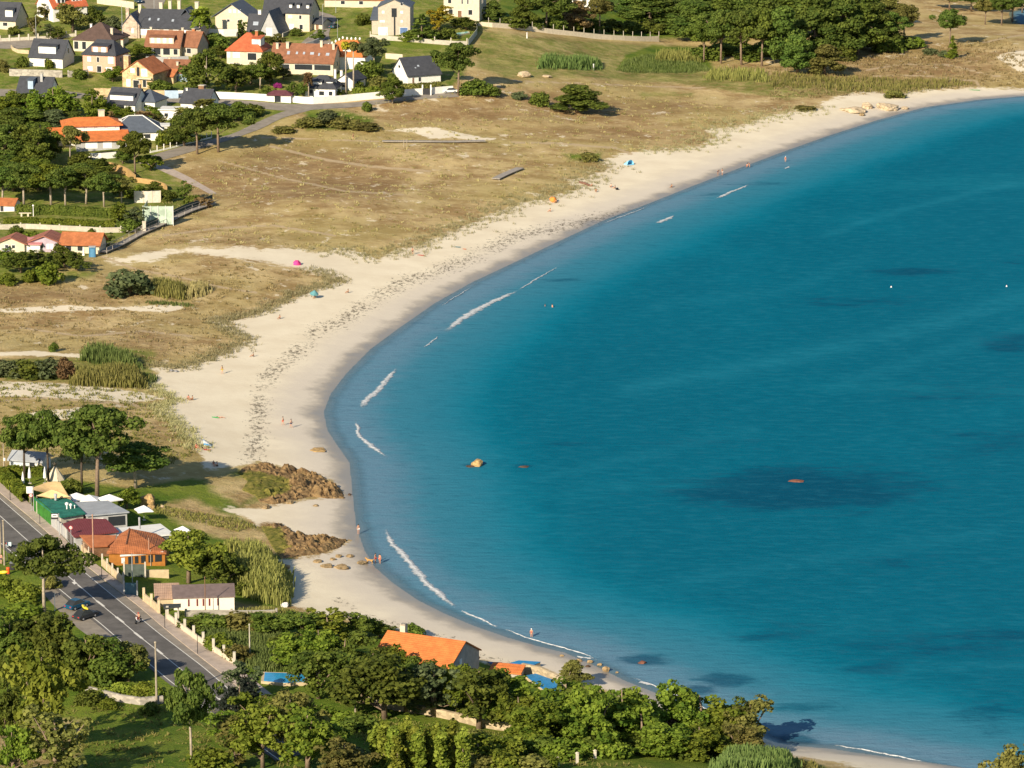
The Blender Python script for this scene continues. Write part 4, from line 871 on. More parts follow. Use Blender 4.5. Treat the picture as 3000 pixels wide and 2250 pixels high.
# terracotta pavilion: ridged roof rising from the road front
pv = empty('pavilion', at(398,1652)); tag(pv, 'terracotta roofed restaurant pavilion with orange wooden front', 'restaurant')
po = pv.location.copy()
E = [at_h(312,1618,2.3), at_h(487,1620,2.3), at_h(500,1592,2.3), at_h(458,1563,3.4), at_h(350,1564,3.2)]; Pk = at_h(379,1548,4.6); Pm = at_h(369,1596,3.2)
E = [q-po for q in E]; Pk = Pk-po; Pm = Pm-po
MB().add(E+[Pk, Pm]+[q-Vector((0,0,.25)) for q in E], [(0,6,5,4),(0,1,6),(1,2,5,6),(2,3,5),(3,4,5)]+[(i, 7+i, 7+(i+1) % 5, (i+1) % 5) for i in range(5)]+[(11,10,9,8,7)]).build('roof', TERRA, pv)
MB().tube([Pk+Vector((0,0,.04)), Pm+Vector((0,0,.04))], .12, 6).build('ridge_tile', BROWNR, pv)
cc = sum(E, Vector())/5; W = [q+Vector((cc.x-q.x, cc.y-q.y, 0))*.06 for q in E]
MB().add([Vector((q.x, q.y, q.z-.15)) for q in W]+[Vector((q.x, q.y, -.7)) for q in W], [tuple(range(5)), (9,8,7,6,5)]+[(i, 5+i, 5+(i+1) % 5, (i+1) % 5) for i in range(5)]).build('wall', ORW, pv)
a, b = W[0], W[1]
for i, (u0, u1, z0, z1, mm) in enumerate([(.34,.42,.4,1.6,GLASS),(.46,.52,.4,1.6,GLASS),(.57,.65,.4,1.6,GLASS),(.7,.78,.4,1.6,GLASS),(.82,.94,.4,1.7,GLASS),(.22,.28,.6,1.5,SHUT)]):
    q0 = a.lerp(b, u0); q1 = a.lerp(b, u1); d = (q1-q0); nn = Vector((d.y, -d.x, 0)).normalized()
    MB().add([Vector((q.x, q.y, zz))+nn*k for k in (-.05,.06) for q, zz in ((q0,z0),(q1,z0),(q1,z1),(q0,z1))], [(0,3,2,1),(4,5,6,7),(0,1,5,4),(1,2,6,5),(2,3,7,6),(3,0,4,7)]).build('window', mm, pv)
q0 = a.lerp(b, .2); q1 = a.lerp(b, .97); d = q1-q0; nn = Vector((d.y, -d.x, 0)).normalized()
MB().add([q+nn*k+Vector((0,0,zz)) for k in (.0,.07) for q, zz in ((q0,-.75),(q1,-.75),(q1,-.2),(q0.lerp(q1,.3),.25),(q0,-.6))] if False else [Vector((q.x,q.y,zz))+nn*k for k in (-.03,.08) for q, zz in ((q0,1.75),(q1,1.75),(q1,2.05),(q0,2.05))], [(0,3,2,1),(4,5,6,7),(0,1,5,4),(1,2,6,5),(2,3,7,6),(3,0,4,7)]).build('fascia', SHUT, pv)
st = MB().tube([Pk+Vector((1.5,1.8,-.6)), Pk+Vector((1.5,1.8,1.4))], .17, 8).build('flue', GALV, pv)
# green screen and tan fences
gwall('tall bright green screen fence along the sidewalk', [(101,1499),(125,1519),(150,1541)], 2.7, .1, GREENF, name='screen_fence', cat='fence')
gwall('grey block wall beside the sidewalk below the maroon roof', [(152,1543),(180,1566),(207,1590)], 1.9, .2, GREYW, post=2.6, post_h=.1, post_w=.2, post_m=CONC)
gwall('cream low wall with dark railing in front of the brick red building', [(223,1596),(250,1624),(274,1646)], 1.0, .2, OCHREW, name='front_wall', post=2.4, post_h=.8, post_w=.16, post_m=CONC, rail=(1.3,1.6,.03))
gwall('tan garden wall with concrete posts running to the dark gate', [(300,1658),(330,1686),(362,1714)], 1.3, .22, OCHREW, post=2.6, post_h=.75, post_w=.28, post_m=CONC)
gwall('tan garden wall ending beside the small red roofed shed', [(422,1763),(448,1784),(466,1799)], 1.4, .25, OCHREW, post=2.8, post_h=.9, post_w=.4)
gwall('cream wall with eight tall concrete posts beside the sidewalk', [(491,1815),(535,1848),(581,1882),(637,1918),(687,1950)], 1.0, .25, CREAM, post=3.6, post_h=1.15, post_w=.4, post_m=CONC)
gwall('stone boundary wall in front of the white shed', [(545,1806),(600,1806),(680,1808),(810,1810)], 1.0, .3, GREYST, post=5.5, post_h=.35, post_w=.35, capm=CONC)
gwall('ochre courtyard wall right of the dark green gate', [(426,1690),(460,1692),(495,1694)], 1.3, .3, OCHREW)
g = empty('gate', at(396,1690)); tag(g, 'dark green metal gate with white topped car port behind', 'gate'); MB().box(-1.6,1.5,-.06,.06,0,2.1).build('gate_leaf', mat('green_grey_metal', (.07,.09,.075), stain=.2), g)
for x in (-1.75, 1.65): MB().box(x-.13, x+.13, -.15, .15, -.3, 2.5).build('gatepost', CONC, g)
g = empty('gate', at(383,1745)); tag(g, 'tall blue metal gate in deep shade by the sidewalk', 'gate'); MB().box(-.9,.9,-.06,.06,0,2.1).build('gate_leaf', mat('teal_metal', (.06,.13,.17)), g); MB().box(-1.15,-.92,-.15,.15,-.3,2.4).build('gatepost', GREYW, g); MB().box(.92,1.15,-.15,.15,-.3,2.4).build('gatepost', GREYW, g)
# white shed and the small red roofed shed
hw = house('long white shed with five narrow maroon windows and brown roof', 598, 1792, 9.5, 3.6, 2.5, 'shed', .9, 6, mat('bright_cream_render', (.78,.70,.57), var=.04, stain=.1), mat('brown_sheet_roof', (.16,.12,.11), stain=.2), ov=.15, name='shed', cat='shed', base=-1.0,
     wins=[('f',u,.95,.26,1.15,mat('maroon_shutter', (.16,.035,.035)),mat('maroon_shutter', (.16,.035,.035))) for u in (.25,.39,.49,.59,.73)])
MB().box(1.35,1.43,-1.9,-1.8,-.3,2.4).build('drain_pipe', GALV, hw)
house('small tan shed with rose and red tiled roof by the sidewalk', 490, 1778, 3.4, 4.0, 1.6, 'shed', 1.0, 6, OCHREW, roofmat('faded_rose_tan_roof', (.42,.28,.20), .2, .2), ov=.3, name='shed', cat='shed', base=-1.0)
block('dark flat carport roof in front of the white shed', [(480,1777),(530,1775),(530,1768),(478,1766)], 2.2, mat('dark_sheet', (.05,.055,.05)), CONC, name='carport', cat='carport', open_=True)
hy = empty('hydrangea', at(714,1737)); tag(hy, 'pale lilac flowering hydrangea bush on the lawn beside the reeds', 'bush')
# beach house
hbz = house('stone beach house with bright orange tiled roof at the edge of the sand', 1207, 1999, 12.6, 9.6, 3.4, 'gx', 2.5, -26, mat('beach_stone', (.40,.36,.31), stain=.25), ORANGE, ov=.35, wins=[('r',.36,1.5,.8,2.0,SHUT,FRAME),('r',.62,.6,.8,1.2),('f',.3,.8,1.2,1.2),('f',.7,.8,1.2,1.2)])
c = chimney(hbz, -4.3, .9, 5.6, 1.1, .85, CREAM, cap=False)
for i in range(4): MB().box(-4.68+i*.22,-4.56+i*.22,.55,1.25,6.703,7.0).build('chimney_pot', CONC, c)
house('little orange roofed porch at the gable of the beach house', 1364, 1980, 2.4, 2.2, 1.7, 'shed', .7, -20, mat('beach_stone', (.40,.36,.31)), ORANGE, ov=.2, name='porch', cat='porch')
house('low orange roofed shed between the two blue covers', 1480, 1988, 4.6, 2.0, 1.15, 'shed', .5, -16, mat('beach_stone', (.40,.36,.31)), ORANGE, ov=.25, name='shed', cat='shed')
BT = mat('blue_tarpaulin', (.02,.20,.42), rough=.5, var=.15); BT2 = mat('navy_tarpaulin', (.03,.07,.20), rough=.6, var=.1)
def cover(label, pts, m, up=.35):
    v = [at(*q) for q in pts]; c = sum(v, Vector())/len(v); z = max(q.z for q in v); root = empty('tarpaulin_cover', (c.x, c.y, z)); tag(root, label, 'cover')
    pl = [(q.x-c.x, q.y-c.y) for q in v]
    MB().prism(pl, -1.5, up).build('base', OCHREW, root); MB().prism([(x*1.02, y*1.02) for x, y in pl], up+.004, up+.09).build('sheet', m, root)
cover('light blue flat cover beside the sand, right of the orange shed', [(1478,1955),(1500,1951),(1520,1947),(1583,1954),(1560,1962),(1530,1965)], BT)
cover('narrow navy blue cover between beach house and light blue cover', [(1428,1947),(1470,1951),(1476,1957),(1440,1953)], BT2)
cover('long bright blue cover sloping among the trees', [(1540,1990),(1570,1987),(1648,2016),(1640,2032),(1602,2034)], BT)
gwall('rough stone wall behind the long blue cover', [(1530,1972),(1570,1978),(1620,2000),(1655,2018)], 1.6, .5, stonemat('rough_stone', (.42,.34,.22)))
gwall('dry stone wall running through the trees at the bottom', [(1030,2040),(1080,2062),(1150,2080),(1240,2092),(1330,2110),(1400,2128),(1480,2142),(1590,2150)], 1.2, .5, stonemat('rough_stone', (.42,.34,.22)))
gwall('mossy concrete retaining wall among ferns, left of the wooden pole', [(252,2030),(300,2042),(360,2058),(420,2066),(478,2060)], 1.1, .4, GREYST)
gwall('short stone wall near the blue pool', [(1000,2030),(1040,2038),(1068,2050)], 1.0, .4, stonemat('rough_stone', (.42,.34,.22)))
for i, (x, y, h_) in enumerate([(1635,2247,1.2),(1691,2242,1.6),(1743,2224,1.1),(1795,2212,1.5),(1980,2212,2.0)]):
    o = empty('stone_post', at(x, y)); tag(o, ['short squat concrete post at the very bottom edge, leftmost of five','concrete post second from the left along the bottom edge','low concrete post, middle one of five below the trees','concrete post fourth from left below the trees','tallest concrete post beside the sandy footpath'][i], 'post')
    MB().box(-.2,.2,-.2,.2,-.4,h_).build('shaft', CONC, o); MB().lathe([(.29,0),(.29,.06),(.05,.2)], 4, (0,0,h_+.003)).build('cap', CREAM, o)
# ---------------------------------------------------------------- vegetation
def leafmat(name, c, c2, transl=.34, hue=.034):
    t = NT(name); a = t.attr('tint'); oi = t.n('ShaderNodeObjectInfo').outputs['Random']
    col = t.mix(a, c, c2)
    hs = t.n('ShaderNodeHueSaturation'); t.l(col, hs.inputs['Color'])
    t.l(t.math('ADD', .5-hue/2, t.math('MULTIPLY', oi, hue)), hs.inputs['Hue']); t.l(t.math('ADD', .95, t.math('MULTIPLY', oi, .5)), hs.inputs['Value'])
    t.set(Roughness=.75, Specular_IOR_Level=.12); t.l(hs.outputs[0], t.b.inputs['Base Color'])
    tr = t.n('ShaderNodeBsdfTranslucent'); t.l(hs.outputs[0], tr.inputs[0]); mx = t.n('ShaderNodeMixShader'); mx.inputs[0].default_value = transl
    t.l(t.b.outputs[0], mx.inputs[1]); t.l(tr.outputs[0], mx.inputs[2]); t.l(mx.outputs[0], t.out.inputs['Surface'])
    return t.m
LM = dict(pine=leafmat('pine_needles', (.040,.074,.013), (.142,.185,.034)), dark=leafmat('dark_foliage', (.040,.066,.011), (.145,.175,.028)),
          broad=leafmat('bright_foliage', (.055,.095,.010), (.190,.230,.028)), olive=leafmat('olive_foliage', (.075,.085,.020), (.225,.210,.055)),
          poplar=leafmat('yellow_green_foliage', (.075,.105,.010), (.25,.28,.04)), yellow=leafmat('yellow_foliage', (.17,.14,.01), (.36,.30,.03)),
          grey=leafmat('grey_green_foliage', (.045,.065,.025), (.130,.150,.065)), brown=leafmat('dry_foliage', (.09,.06,.025), (.26,.18,.08)),
          purple=leafmat('dark_purple_foliage', (.014,.022,.016), (.035,.042,.03)), reed=leafmat('reed_leaf', (.10,.115,.025), (.30,.29,.085)),
          reedg=leafmat('green_reed_leaf', (.055,.095,.022), (.17,.22,.065)), reedb=leafmat('dry_reed_leaf', (.17,.14,.05), (.40,.33,.16)), lilac=leafmat('lilac_petal', (.36,.36,.5), (.68,.66,.74)), marram=leafmat('marram_leaf', (.24,.235,.10), (.46,.42,.23), .4), magenta=leafmat('magenta_petal', (.20,.02,.13), (.36,.05,.24)))
BARK = mat('bark', (.20,.145,.10), var=.25, scale=2.5); BARKL = mat('pale_bark', (.36,.30,.23), var=.2, scale=2.5); BARKD = mat('dark_bark', (.08,.06,.045), var=.2, scale=2.5)

def quads(c, n, size, rng, tint, asp=1.0):
    """leaf cards as triangles/quads: centres c, normals n"""
    k = len(c); r = rng.normal(size=(k, 3)); a = np.cross(n, r); a /= np.linalg.norm(a, axis=1)[:, None]+1e-9; b = np.cross(n, a)
    sz = size*(.6+.8*rng.random(k))[:, None]
    a = a*sz*.5; b = b*sz*.5*asp
    bend = n*sz*.12
    v = np.stack([c-a-b, c+a-b+bend, c+a+b, c-a+b+bend], 1).reshape(-1, 3)
    return v, np.repeat(tint, 4)
def leaf_mesh(name, v, tint, m):
    me = bpy.data.meshes.new(name); k = len(v)//4
    me.vertices.add(len(v)); me.vertices.foreach_set('co', v.astype(np.float32).ravel())
    me.loops.add(len(v)); me.loops.foreach_set('vertex_index', np.arange(len(v), dtype=np.int32))
    me.polygons.add(k); me.polygons.foreach_set('loop_start', (np.arange(k)*4).astype(np.int32))
    me.update(calc_edges=True); fattr(me, 'tint', np.clip(tint, 0, 1)); me.materials.append(m); return me
def clump_leaves(cen, rad, per, size, rng, up=.25, flat=.75, fill=.45):
    V = []; T = []
    for c, r in zip(cen, rad):
        k = max(12, int(per*r*r)); d = rng.normal(size=(k, 3)); d[:, 2] += .15; d /= np.linalg.norm(d, axis=1)[:, None]
        rr = r*(fill+(1.06-fill)*rng.random(k)**.5)
        p = c+d*rr[:, None]*np.array([1, 1, flat]); n = d*.9+rng.normal(size=(k, 3))*.55+np.array([0, 0, up]); n /= np.linalg.norm(n, axis=1)[:, None]
        t = rng.normal(.5, .16)+rng.normal(0, .16, k)
        v, tt = quads(p, n, size, rng, t); V.append(v); T.append(tt)
    return np.vstack(V), np.concatenate(T)
def tree_parts(kind, seed):
    """reference tree: returns (crown mesh, trunk mesh, height, width)"""
    rng = np.random.default_rng(seed); r = random.Random(seed); cen = []; rad = []; tb = MB()
    if kind in ('umb', 'pine'):
        H, W = (11.0, 10.0) if kind == 'umb' else (11.0, 8.0); lo = .52 if kind == 'umb' else .16
        n = 46 if kind == 'umb' else 64
        for i in range(n):
            a = r.uniform(0, 6.283); q = r.random()**.5; h = r.random()
            prof = (math.sin(math.pi*min(1, .12+.88*h))**.6) if kind == 'umb' else (1.0-.80*max(0, h-.22)/.78)*(.65+.35*min(1, h/.22))
            rr = W/2*.97*q*prof*(1+.25*math.sin(a*3+seed)); z = H*(lo+(.93-lo)*h); cen.append(np.array([rr*math.cos(a), rr*math.sin(a), z])); rad.append(r.uniform(.75, 1.35))
        lean = r.uniform(-.5, .5)
        tb.tube([(0,0,-.6),(lean*.3,0,H*.3),(lean*.7,.1,H*.6),(lean*.4,0,H*.86)], [.27,.21,.15,.05], 7)
        for i in range(11):
            c = cen[r.randrange(n)]; z0 = H*r.uniform(.34, .7); tb.tube([(lean*.5,0,z0),(c[0]*.55,c[1]*.55,(z0+c[2])/2+.2),tuple(c)], [.085,.06,.025], 5, False)
        v, t = clump_leaves(cen, rad, 120, .28, rng, flat=.62)
    elif kind in ('broad', 'dark', 'olive', 'lemon'):
        H, W = 7.0, 6.4; lo = .02 if kind != 'olive' else .08
        lobes = []
        for i in range(9):
            d = rng.normal(size=3); d /= np.linalg.norm(d); q = .28+.5*r.random(); lobes.append((np.array([d[0]*W/2*q, d[1]*W/2*q, H*(lo+(1-lo)*.5)+d[2]*H*(1-lo)*.5*q]), W*r.uniform(.15, .27)))
        for i in range(78):
            lc, lr = lobes[i % 9]; d = rng.normal(size=3); d /= np.linalg.norm(d); cen.append(lc+d*lr*(.55+.5*r.random())); cen[-1][2] = max(cen[-1][2], .3); rad.append(r.uniform(.36, .8) if kind != 'olive' else r.uniform(.28, .6))
        for i in range(0):
            d = rng.normal(size=3); d /= np.linalg.norm(d); q = .42+.5*r.random(); bump = 1+.16*math.sin(3*d[0]+seed)+.14*math.sin(4*d[1]+2*seed)
            cen.append(np.array([d[0]*W/2*q*bump, d[1]*W/2*q*bump, H*(lo+(1-lo)*.5)+d[2]*H*(1-lo)*.5*q*bump])); rad.append(r.uniform(.5, 1.0) if kind != 'olive' else r.uniform(.35, .75))
        tb.tube([(0,0,-.6),(.1,0,H*.3),(0,.1,H*.55),(.1,0,H*.8)], [.24,.18,.11,.04], 7)
        for i in range(8):
            c = cen[r.randrange(78)]; tb.tube([(0,0,H*r.uniform(.12,.3)),(c[0]*.5,c[1]*.5,c[2]*.7),tuple(c)], [.11,.07,.03], 5, False)
        v, t = clump_leaves(cen, rad, 150, .23, rng)
    elif kind == 'bush':
        H, W = 2.6, 3.4
        for i in range(26):
            a = r.uniform(0, 6.283); q = r.random()**.5*.8; h = r.random(); rr = W/2*q*(1-.35*h)
            cen.append(np.array([rr*math.cos(a), rr*math.sin(a), .35+h*(H-.8)*(1-q*.45)])); rad.append(r.uniform(.38, .72))
        for i in range(5):
            c = cen[i]; tb.tube([(0,0,-.4),(c[0]*.4,c[1]*.4,c[2]*.5),tuple(c)], [.07,.05,.02], 5, False)
        v, t = clump_leaves(cen, rad, 210, .19, rng)
    elif kind == 'conif':
        H, W = 8.0, 4.6
        for i in range(70):
            h = r.random()**1.2; a = r.uniform(0, 6.283); rr = W/2*(1-h)*(.55+.45*r.random()); cen.append(np.array([rr*math.cos(a), rr*math.sin(a), H*(.08+.88*h)])); rad.append((.75-.4*h)*r.uniform(.7, 1.1))
        tb.tube([(0,0,-.5),(0,0,H*.5),(0,0,H*.95)], [.2,.12,.03], 6)
        v, t = clump_leaves(cen, rad, 90, .30, rng, flat=.5, up=.1)
    elif kind == 'poplar':
        H, W = 6.0, 1.7
        for i in range(34):
            h = r.random(); a = r.uniform(0, 6.283); rr = W/2*.62*(math.sin(math.pi*(.1+.86*h))**.6)*r.random()**.5; cen.append(np.array([rr*math.cos(a), rr*math.sin(a), H*(.05+.9*h)])); rad.append(r.uniform(.26, .5))
        tb.tube([(0,0,-.5),(.05,0,H*.5),(0,0,H*.95)], [.09,.06,.02], 5)
        v, t = clump_leaves(cen, rad, 190, .25, rng, flat=1.25, up=.5)
    elif kind == 'palm':
        H, W = 9.0, 4.4; tb.tube([(0,0,-.5),(.1,0,H*.4),(0,0,H*.84)], [.32,.24,.24], 9); V = []; T = []
        for i in range(46):
            a = r.uniform(0, 6.283); el = r.uniform(-.9, 1.35); L = W/2*r.uniform(.85, 1.15)
            for k in range(9):
                s = (k+.5)/9; x = L*s*math.cos(el*(1-.5*s)); z = H*.84+L*s*math.sin(el)-1.5*s*s
                c = np.array([[x*math.cos(a), x*math.sin(a), z]]); n = np.array([[-math.sin(el)*math.cos(a), -math.sin(el)*math.sin(a), math.cos(el)+.2]])
                vv, tt = quads(np.repeat(c, 3, 0)+rng.normal(0, .06, (3, 3)), np.repeat(n, 3, 0)+rng.normal(0, .4, (3, 3)), .42, rng, np.full(3, .35+.4*(el > 0)+r.uniform(-.1, .1))); V.append(vv); T.append(tt)
        return leaf_mesh('crown', np.vstack(V), np.concatenate(T), None) if False else (np.vstack(V), np.concatenate(T), tb, H, W)
    elif kind == 'wash':
        H, W = 14.0, 3.0; tb.tube([(0,0,-.5),(.1,0,H*.5),(0,0,H*.92)], [.22,.17,.15], 7); cen = [np.array([0.,0.,H*.93])]; rad = [1.2]
        v, t = clump_leaves(cen+[np.array([r.uniform(-.7,.7), r.uniform(-.7,.7), H*r.uniform(.86,.97)]) for _ in range(8)], rad+[.6]*8, 90, .38, rng)
    return v, t, tb, H, W
_proto = {}
def proto(kind, lm, bark, var):
    k = (kind, lm, bark, var)
    if k not in _proto:
        v, t, tb, H, W = tree_parts(kind, 31*var+sum(map(ord, kind)))
        H = float(v[:, 2].max()); W = float(np.percentile(v[:, 0], 98.5)-np.percentile(v[:, 0], 1.5)+np.percentile(v[:, 1], 98.5)-np.percentile(v[:, 1], 1.5))/2
        cm = leaf_mesh('crown', v, t, LM[lm]); tm = tb.mesh('trunk', {'b': BARK, 'l': BARKL, 'd': BARKD}[bark], True)
        _proto[k] = (cm, tm, H, W)
    return _proto[k]
TNAME = dict(umb='pine_tree', pine='pine_tree', broad='leafy_tree', dark='evergreen_tree', olive='leafy_tree', lemon='leafy_tree', bush='bush', conif='conifer_tree', poplar='poplar_sapling', palm='palm_tree', wash='palm_tree')
tcount = [0]
def tree(kind, lm, x, yb, hpx, wpx, label, bark='b', group=None, cat=None, name=None, var=None):
    tcount[0] += 1; p = at(x, yb); s = scale_at(p)
    cm, tm, H, W = proto(kind, lm, bark, var or 1+tcount[0] % 4)
    root = empty(name or TNAME[kind], p, rnd.uniform(0, 6.283)); h = hpx/s/.96; w_ = wpx/s
    root.scale = (w_/W, w_/W, h/H)
    tag(root, label, cat or ('bush' if kind == 'bush' else 'tree'), group)
    link_mesh('crown' if kind != 'bush' else 'foliage', cm, root); link_mesh('trunk' if kind != 'bush' else 'stems', tm, root); return root
ORD = ['first','second','third','fourth','fifth','sixth','seventh','eighth','ninth','tenth','eleventh','twelfth','thirteenth','fourteenth','fifteenth','sixteenth','seventeenth','eighteenth','nineteenth','twentieth']
def row(desc, place, group, items, bark='b', lim=None):
    """items (kind, leaf, x, ybase, hpx, wpx); labelled by their order from the left"""
    items = sorted(items, key=lambda q: q[2]); n = len(items)
    for i, it in enumerate(items):
        o = 'leftmost' if i == 0 else ('rightmost' if i == n-1 else ORD[i]+' from the left')
        tree(it[0], it[1], *it[2:6], label='%s, %s %s' % (it[6] if len(it) > 6 else desc, o, place), bark=bark, group=group)

# --- trees of the upper village, each told apart by what it stands beside
T = tree
T('dark','olive',214,94,84,92,'round olive green tree before the big white house with orange roof')
T('olive','olive',101,106,72,40,'scruffy brownish shrub tree beside the street lamp, upper left','l')
T('bush','dark',42,102,26,36,'small dark bush before the house at the upper left corner')
T('olive','grey',148,104,34,44,'low grey green shrub under the big white house with orange roof')
T('bush','grey',334,84,38,46,'grey green round bush on the lawn above the brown hipped roof')
T('bush','dark',66,196,32,42,'dark green shrub at the left of the white house with broad dormer')
T('bush','broad',144,200,30,24,'bright green shrub in front of the white house with broad dormer')
T('bush','olive',8,210,36,40,'olive bush on the slope at the far left above the lane')
T('dark','broad',402,168,36,64,'flat topped green tree left of the columned porch house')
T('bush','dark',632,144,48,76,'big round green bush under the white sloping retaining wall')
T('olive','dark',711,116,58,32,'slim leafy tree in front of the cream house with grey gable')
T('olive','olive',820,140,42,50,'round olive tree between the grey A-frame and the brown roof')
T('bush','dark',868,104,22,38,'dark shrub in front of the house with three white dormers')
T('palm','poplar',587,146,122,58,'tall palm tree in front of the long slate roofed granite house','l')
T('palm','olive',786,152,44,42,'short palm tree behind the long brown roof')
T('broad','dark',605,274,126,136,'large bushy tree with pale stems behind the white lane wall','l')
T('bush','dark',556,276,34,50,'dark shrub at the foot of the large bushy tree')
T('bush','dark',470,264,30,68,'wide green shrub right of the golden stone house')
T('dark','dark',692,272,84,76,'dark evergreen tree below the red hipped roof')
T('dark','dark',792,250,98,66,'deep green rounded tree covering the left end of the long brown roof')
T('umb','dark',762,260,72,92,'spreading tree with pale trunk on the lawn behind the white wall','l')
T('bush','magenta',814,258,16,22,'magenta flowering bush behind the purple roofed gatehouse')
T('bush','dark',786,280,28,44,'dark green bush left of the purple roofed gatehouse')
T('broad','dark',858,282,42,32,'clipped round tree, left one of the pair right of the gatehouse')
T('broad','dark',887,284,42,34,'clipped round tree, right one of the pair right of the gatehouse')
T('palm','brown',904,290,76,26,'dry palm with bare trunk before the white cottage dormer','l')
T('wash','yellow',1014,276,150,26,'tall thin palm with yellowish tuft, left one of the pair','l')
T('wash','olive',1036,277,152,30,'tall thin palm with green tuft, right one of the pair','l')
T('umb','grey',1096,216,106,84,'grey green tree with pale trunk right of the orange roof','l')
T('bush','dark',1080,224,48,74,'dark hedge like shrub under the grey green tree')
T('conif','broad',1058,224,28,24,'small yellow green cone shaped conifer beside the white annex')
T('bush','olive',1112,258,36,60,'rounded olive bush left of the white gabled house')
T('bush','grey',1150,252,30,50,'rounded greyish bush at the foot of the white gabled house')
T('pine','dark',1150,304,86,64,'young bent pine growing in front of the white wall','l')
T('umb','pine',1342,280,152,112,'big dark pine at the right end of the white wall')
T('bush','dark',1392,278,48,76,'dark bush right of the big pine by the white wall')
T('bush','dark',1436,282,38,52,'smaller dark bush at the end of the lane, right of the pine')
T('conif','dark',1236,118,76,80,'broad green fir tree beside the tall beige stone house')
T('olive','yellow',1286,88,72,64,'yellow leaved tree next to the green fir')
T('bush','dark',1277,114,26,36,'clipped round bush by the fence left of the turquoise pool')
T('dark','dark',1366,88,40,68,'dark rounded tree behind the turquoise pool')
T('bush','dark',1398,52,28,44,'dark bush at the corner of the white two storey villa')
T('bush','dark',1346,130,14,22,'low round bush at the fence below the turquoise pool')
T('bush','dark',1062,72,34,46,'dark shrub beside the steep road left of the tall stone house')
T('dark','dark',1182,84,50,44,'dark tree close behind the tall beige stone house')
T('bush','broad',960,280,18,30,'bright green shrub under the white cottage at the wall')
# --- clump in the middle left
row('bright leafy tree', 'of the row below the lane', 'leafy trees below the lane', [('broad','broad',18,350,72,96),('broad','broad',88,352,62,80),('broad','broad',156,352,96,112),('broad','broad',272,358,94,80)])
row('dark bushy pine', 'behind the orange roofed villa', 'dark pines behind the villa', [('pine','pine',36,402,84,110),('pine','dark',96,398,76,110),('pine','grey',160,394,72,110),('pine','pine',214,382,56,80)])
row('tall dark pine', 'of the group left of the orange villa', 'dark pines left of the villa', [('pine','pine',14,478,110,90),('dark','dark',64,478,112,90),('pine','dark',112,486,112,96),('dark','dark',150,468,84,70)])
T('umb','olive',206,482,112,72,'thin olive green pine standing before the orange villa','l')
T('umb','dark',396,508,122,94,'blue green pine at the corner of the white garden wall')
row('spreading pine', 'above the white fence by the beach lane', 'pines above the white fence', [('pine','pine',540,428,92,90),('umb','pine',578,452,134,116),('umb','pine',640,446,140,128),('pine','dark',700,352,54,70)])
T('palm','brown',422,384,56,46,'dead palm with drooping brown crown behind blue grey roof','l')
T('palm','brown',327,392,66,18,'stumpy dead palm trunk beside the orange villa','l')
T('palm','olive',600,350,60,54,'green palm in front of the small white hipped house')
T('palm','olive',540,368,52,46,'green palm left of the small white hipped house')
T('dark','broad',380,356,46,42,'bright round shrub behind the blue grey hipped roof')
row('leafy garden shrub', 'between the blue grey roof and white fence', 'garden shrubs by the white fence', [('bush','broad',480,424,44,50),('olive','olive',505,414,46,52),('bush','dark',516,378,40,44),('olive','olive',470,376,42,40)])
T('bush','dark',740,336,32,64,'dark hedge shrub at the lane junction')
row('wind shaped pine', 'in the grove above the long hedge', 'grove of pines above the hedge', [('umb','pine',8,604,112,110),('umb','pine',70,602,124,120),('umb','broad',150,600,124,128),('umb','pine',192,604,112,110),('umb','dark',252,598,106,110),('umb','pine',305,606,100,96),('umb','olive',356,600,84,80)], bark='l')
row('bushy low pine', 'in the front of the mixed grove, upper row', 'bushy pines in the grove', [('pine','pine',40,560,84,110),('pine','broad',112,556,88,110),('pine','pine',236,548,70,100),('dark','dark',290,552,50,70)])
row('small green tree', 'between the ochre wall and white rear wall', 'small trees by the ochre wall', [('dark','dark',352,576,38,56),('bush','broad',400,580,40,64),('pine','dark',452,584,52,58),('bush','dark',490,590,34,52)])
row('dark bush', 'along the paved path to the boardwalk', 'bushes along the paved path', [('olive','dark',540,588,56,50),('bush','brown',590,606,30,60),('bush','dark',566,600,30,50)])
row('leafy tree with slim trunk', 'beside the glass walled court', 'trees beside the court', [('olive','broad',352,668,72,56),('olive','grey',392,670,66,60),('bush','dark',380,676,36,70)], bark='l')
def hedge(label, line, h, th, lm, dens=26, size=.3):
    Pw = [at(*q) for q in line]; tot = sum((b-a).length for a, b in zip(Pw, Pw[1:])); C = smooth_line(Pw, max(3, int(tot))); rng = np.random.default_rng(len(label)); k = int(tot*(h*2+th)*dens)
    o = C[len(C)//2]; idx = rng.random(k)*(len(C)-1); i0 = idx.astype(int); fr = idx-i0; A = np.array([tuple(q) for q in C]); i1 = np.minimum(i0+1, len(C)-1)
    base = A[i0]*(1-fr)[:, None]+A[i1]*fr[:, None]; dr = A[i1]-A[i0]+1e-6; nn = np.stack([-dr[:, 1], dr[:, 0], 0*fr], 1); nn /= np.linalg.norm(nn, axis=1)[:, None]
    s = rng.choice([-1, 1], k); top = rng.random(k) < th/(th+2*h); lat = np.where(top, rng.uniform(-1, 1, k), s)*th/2; z = np.where(top, h, rng.random(k)*h)*(1+.05*np.sin(idx*1.3))
    p = base+nn*lat[:, None]+np.stack([0*z, 0*z, z], 1)+rng.normal(0, .07, (k, 3)); n = np.where(top[:, None], np.array([0, 0, 1.]), nn*s[:, None])+rng.normal(0, .45, (k, 3)); n /= np.linalg.norm(n, axis=1)[:, None]
    v, t = quads(p-np.array(tuple(o)), n, size, rng, rng.normal(.5, .2, k)+.15*np.sin(idx*.8))
    ob = link_mesh('hedge', leaf_mesh('hedge', v, t, LM[lm]), loc=o); return tag(ob, label, 'hedge')
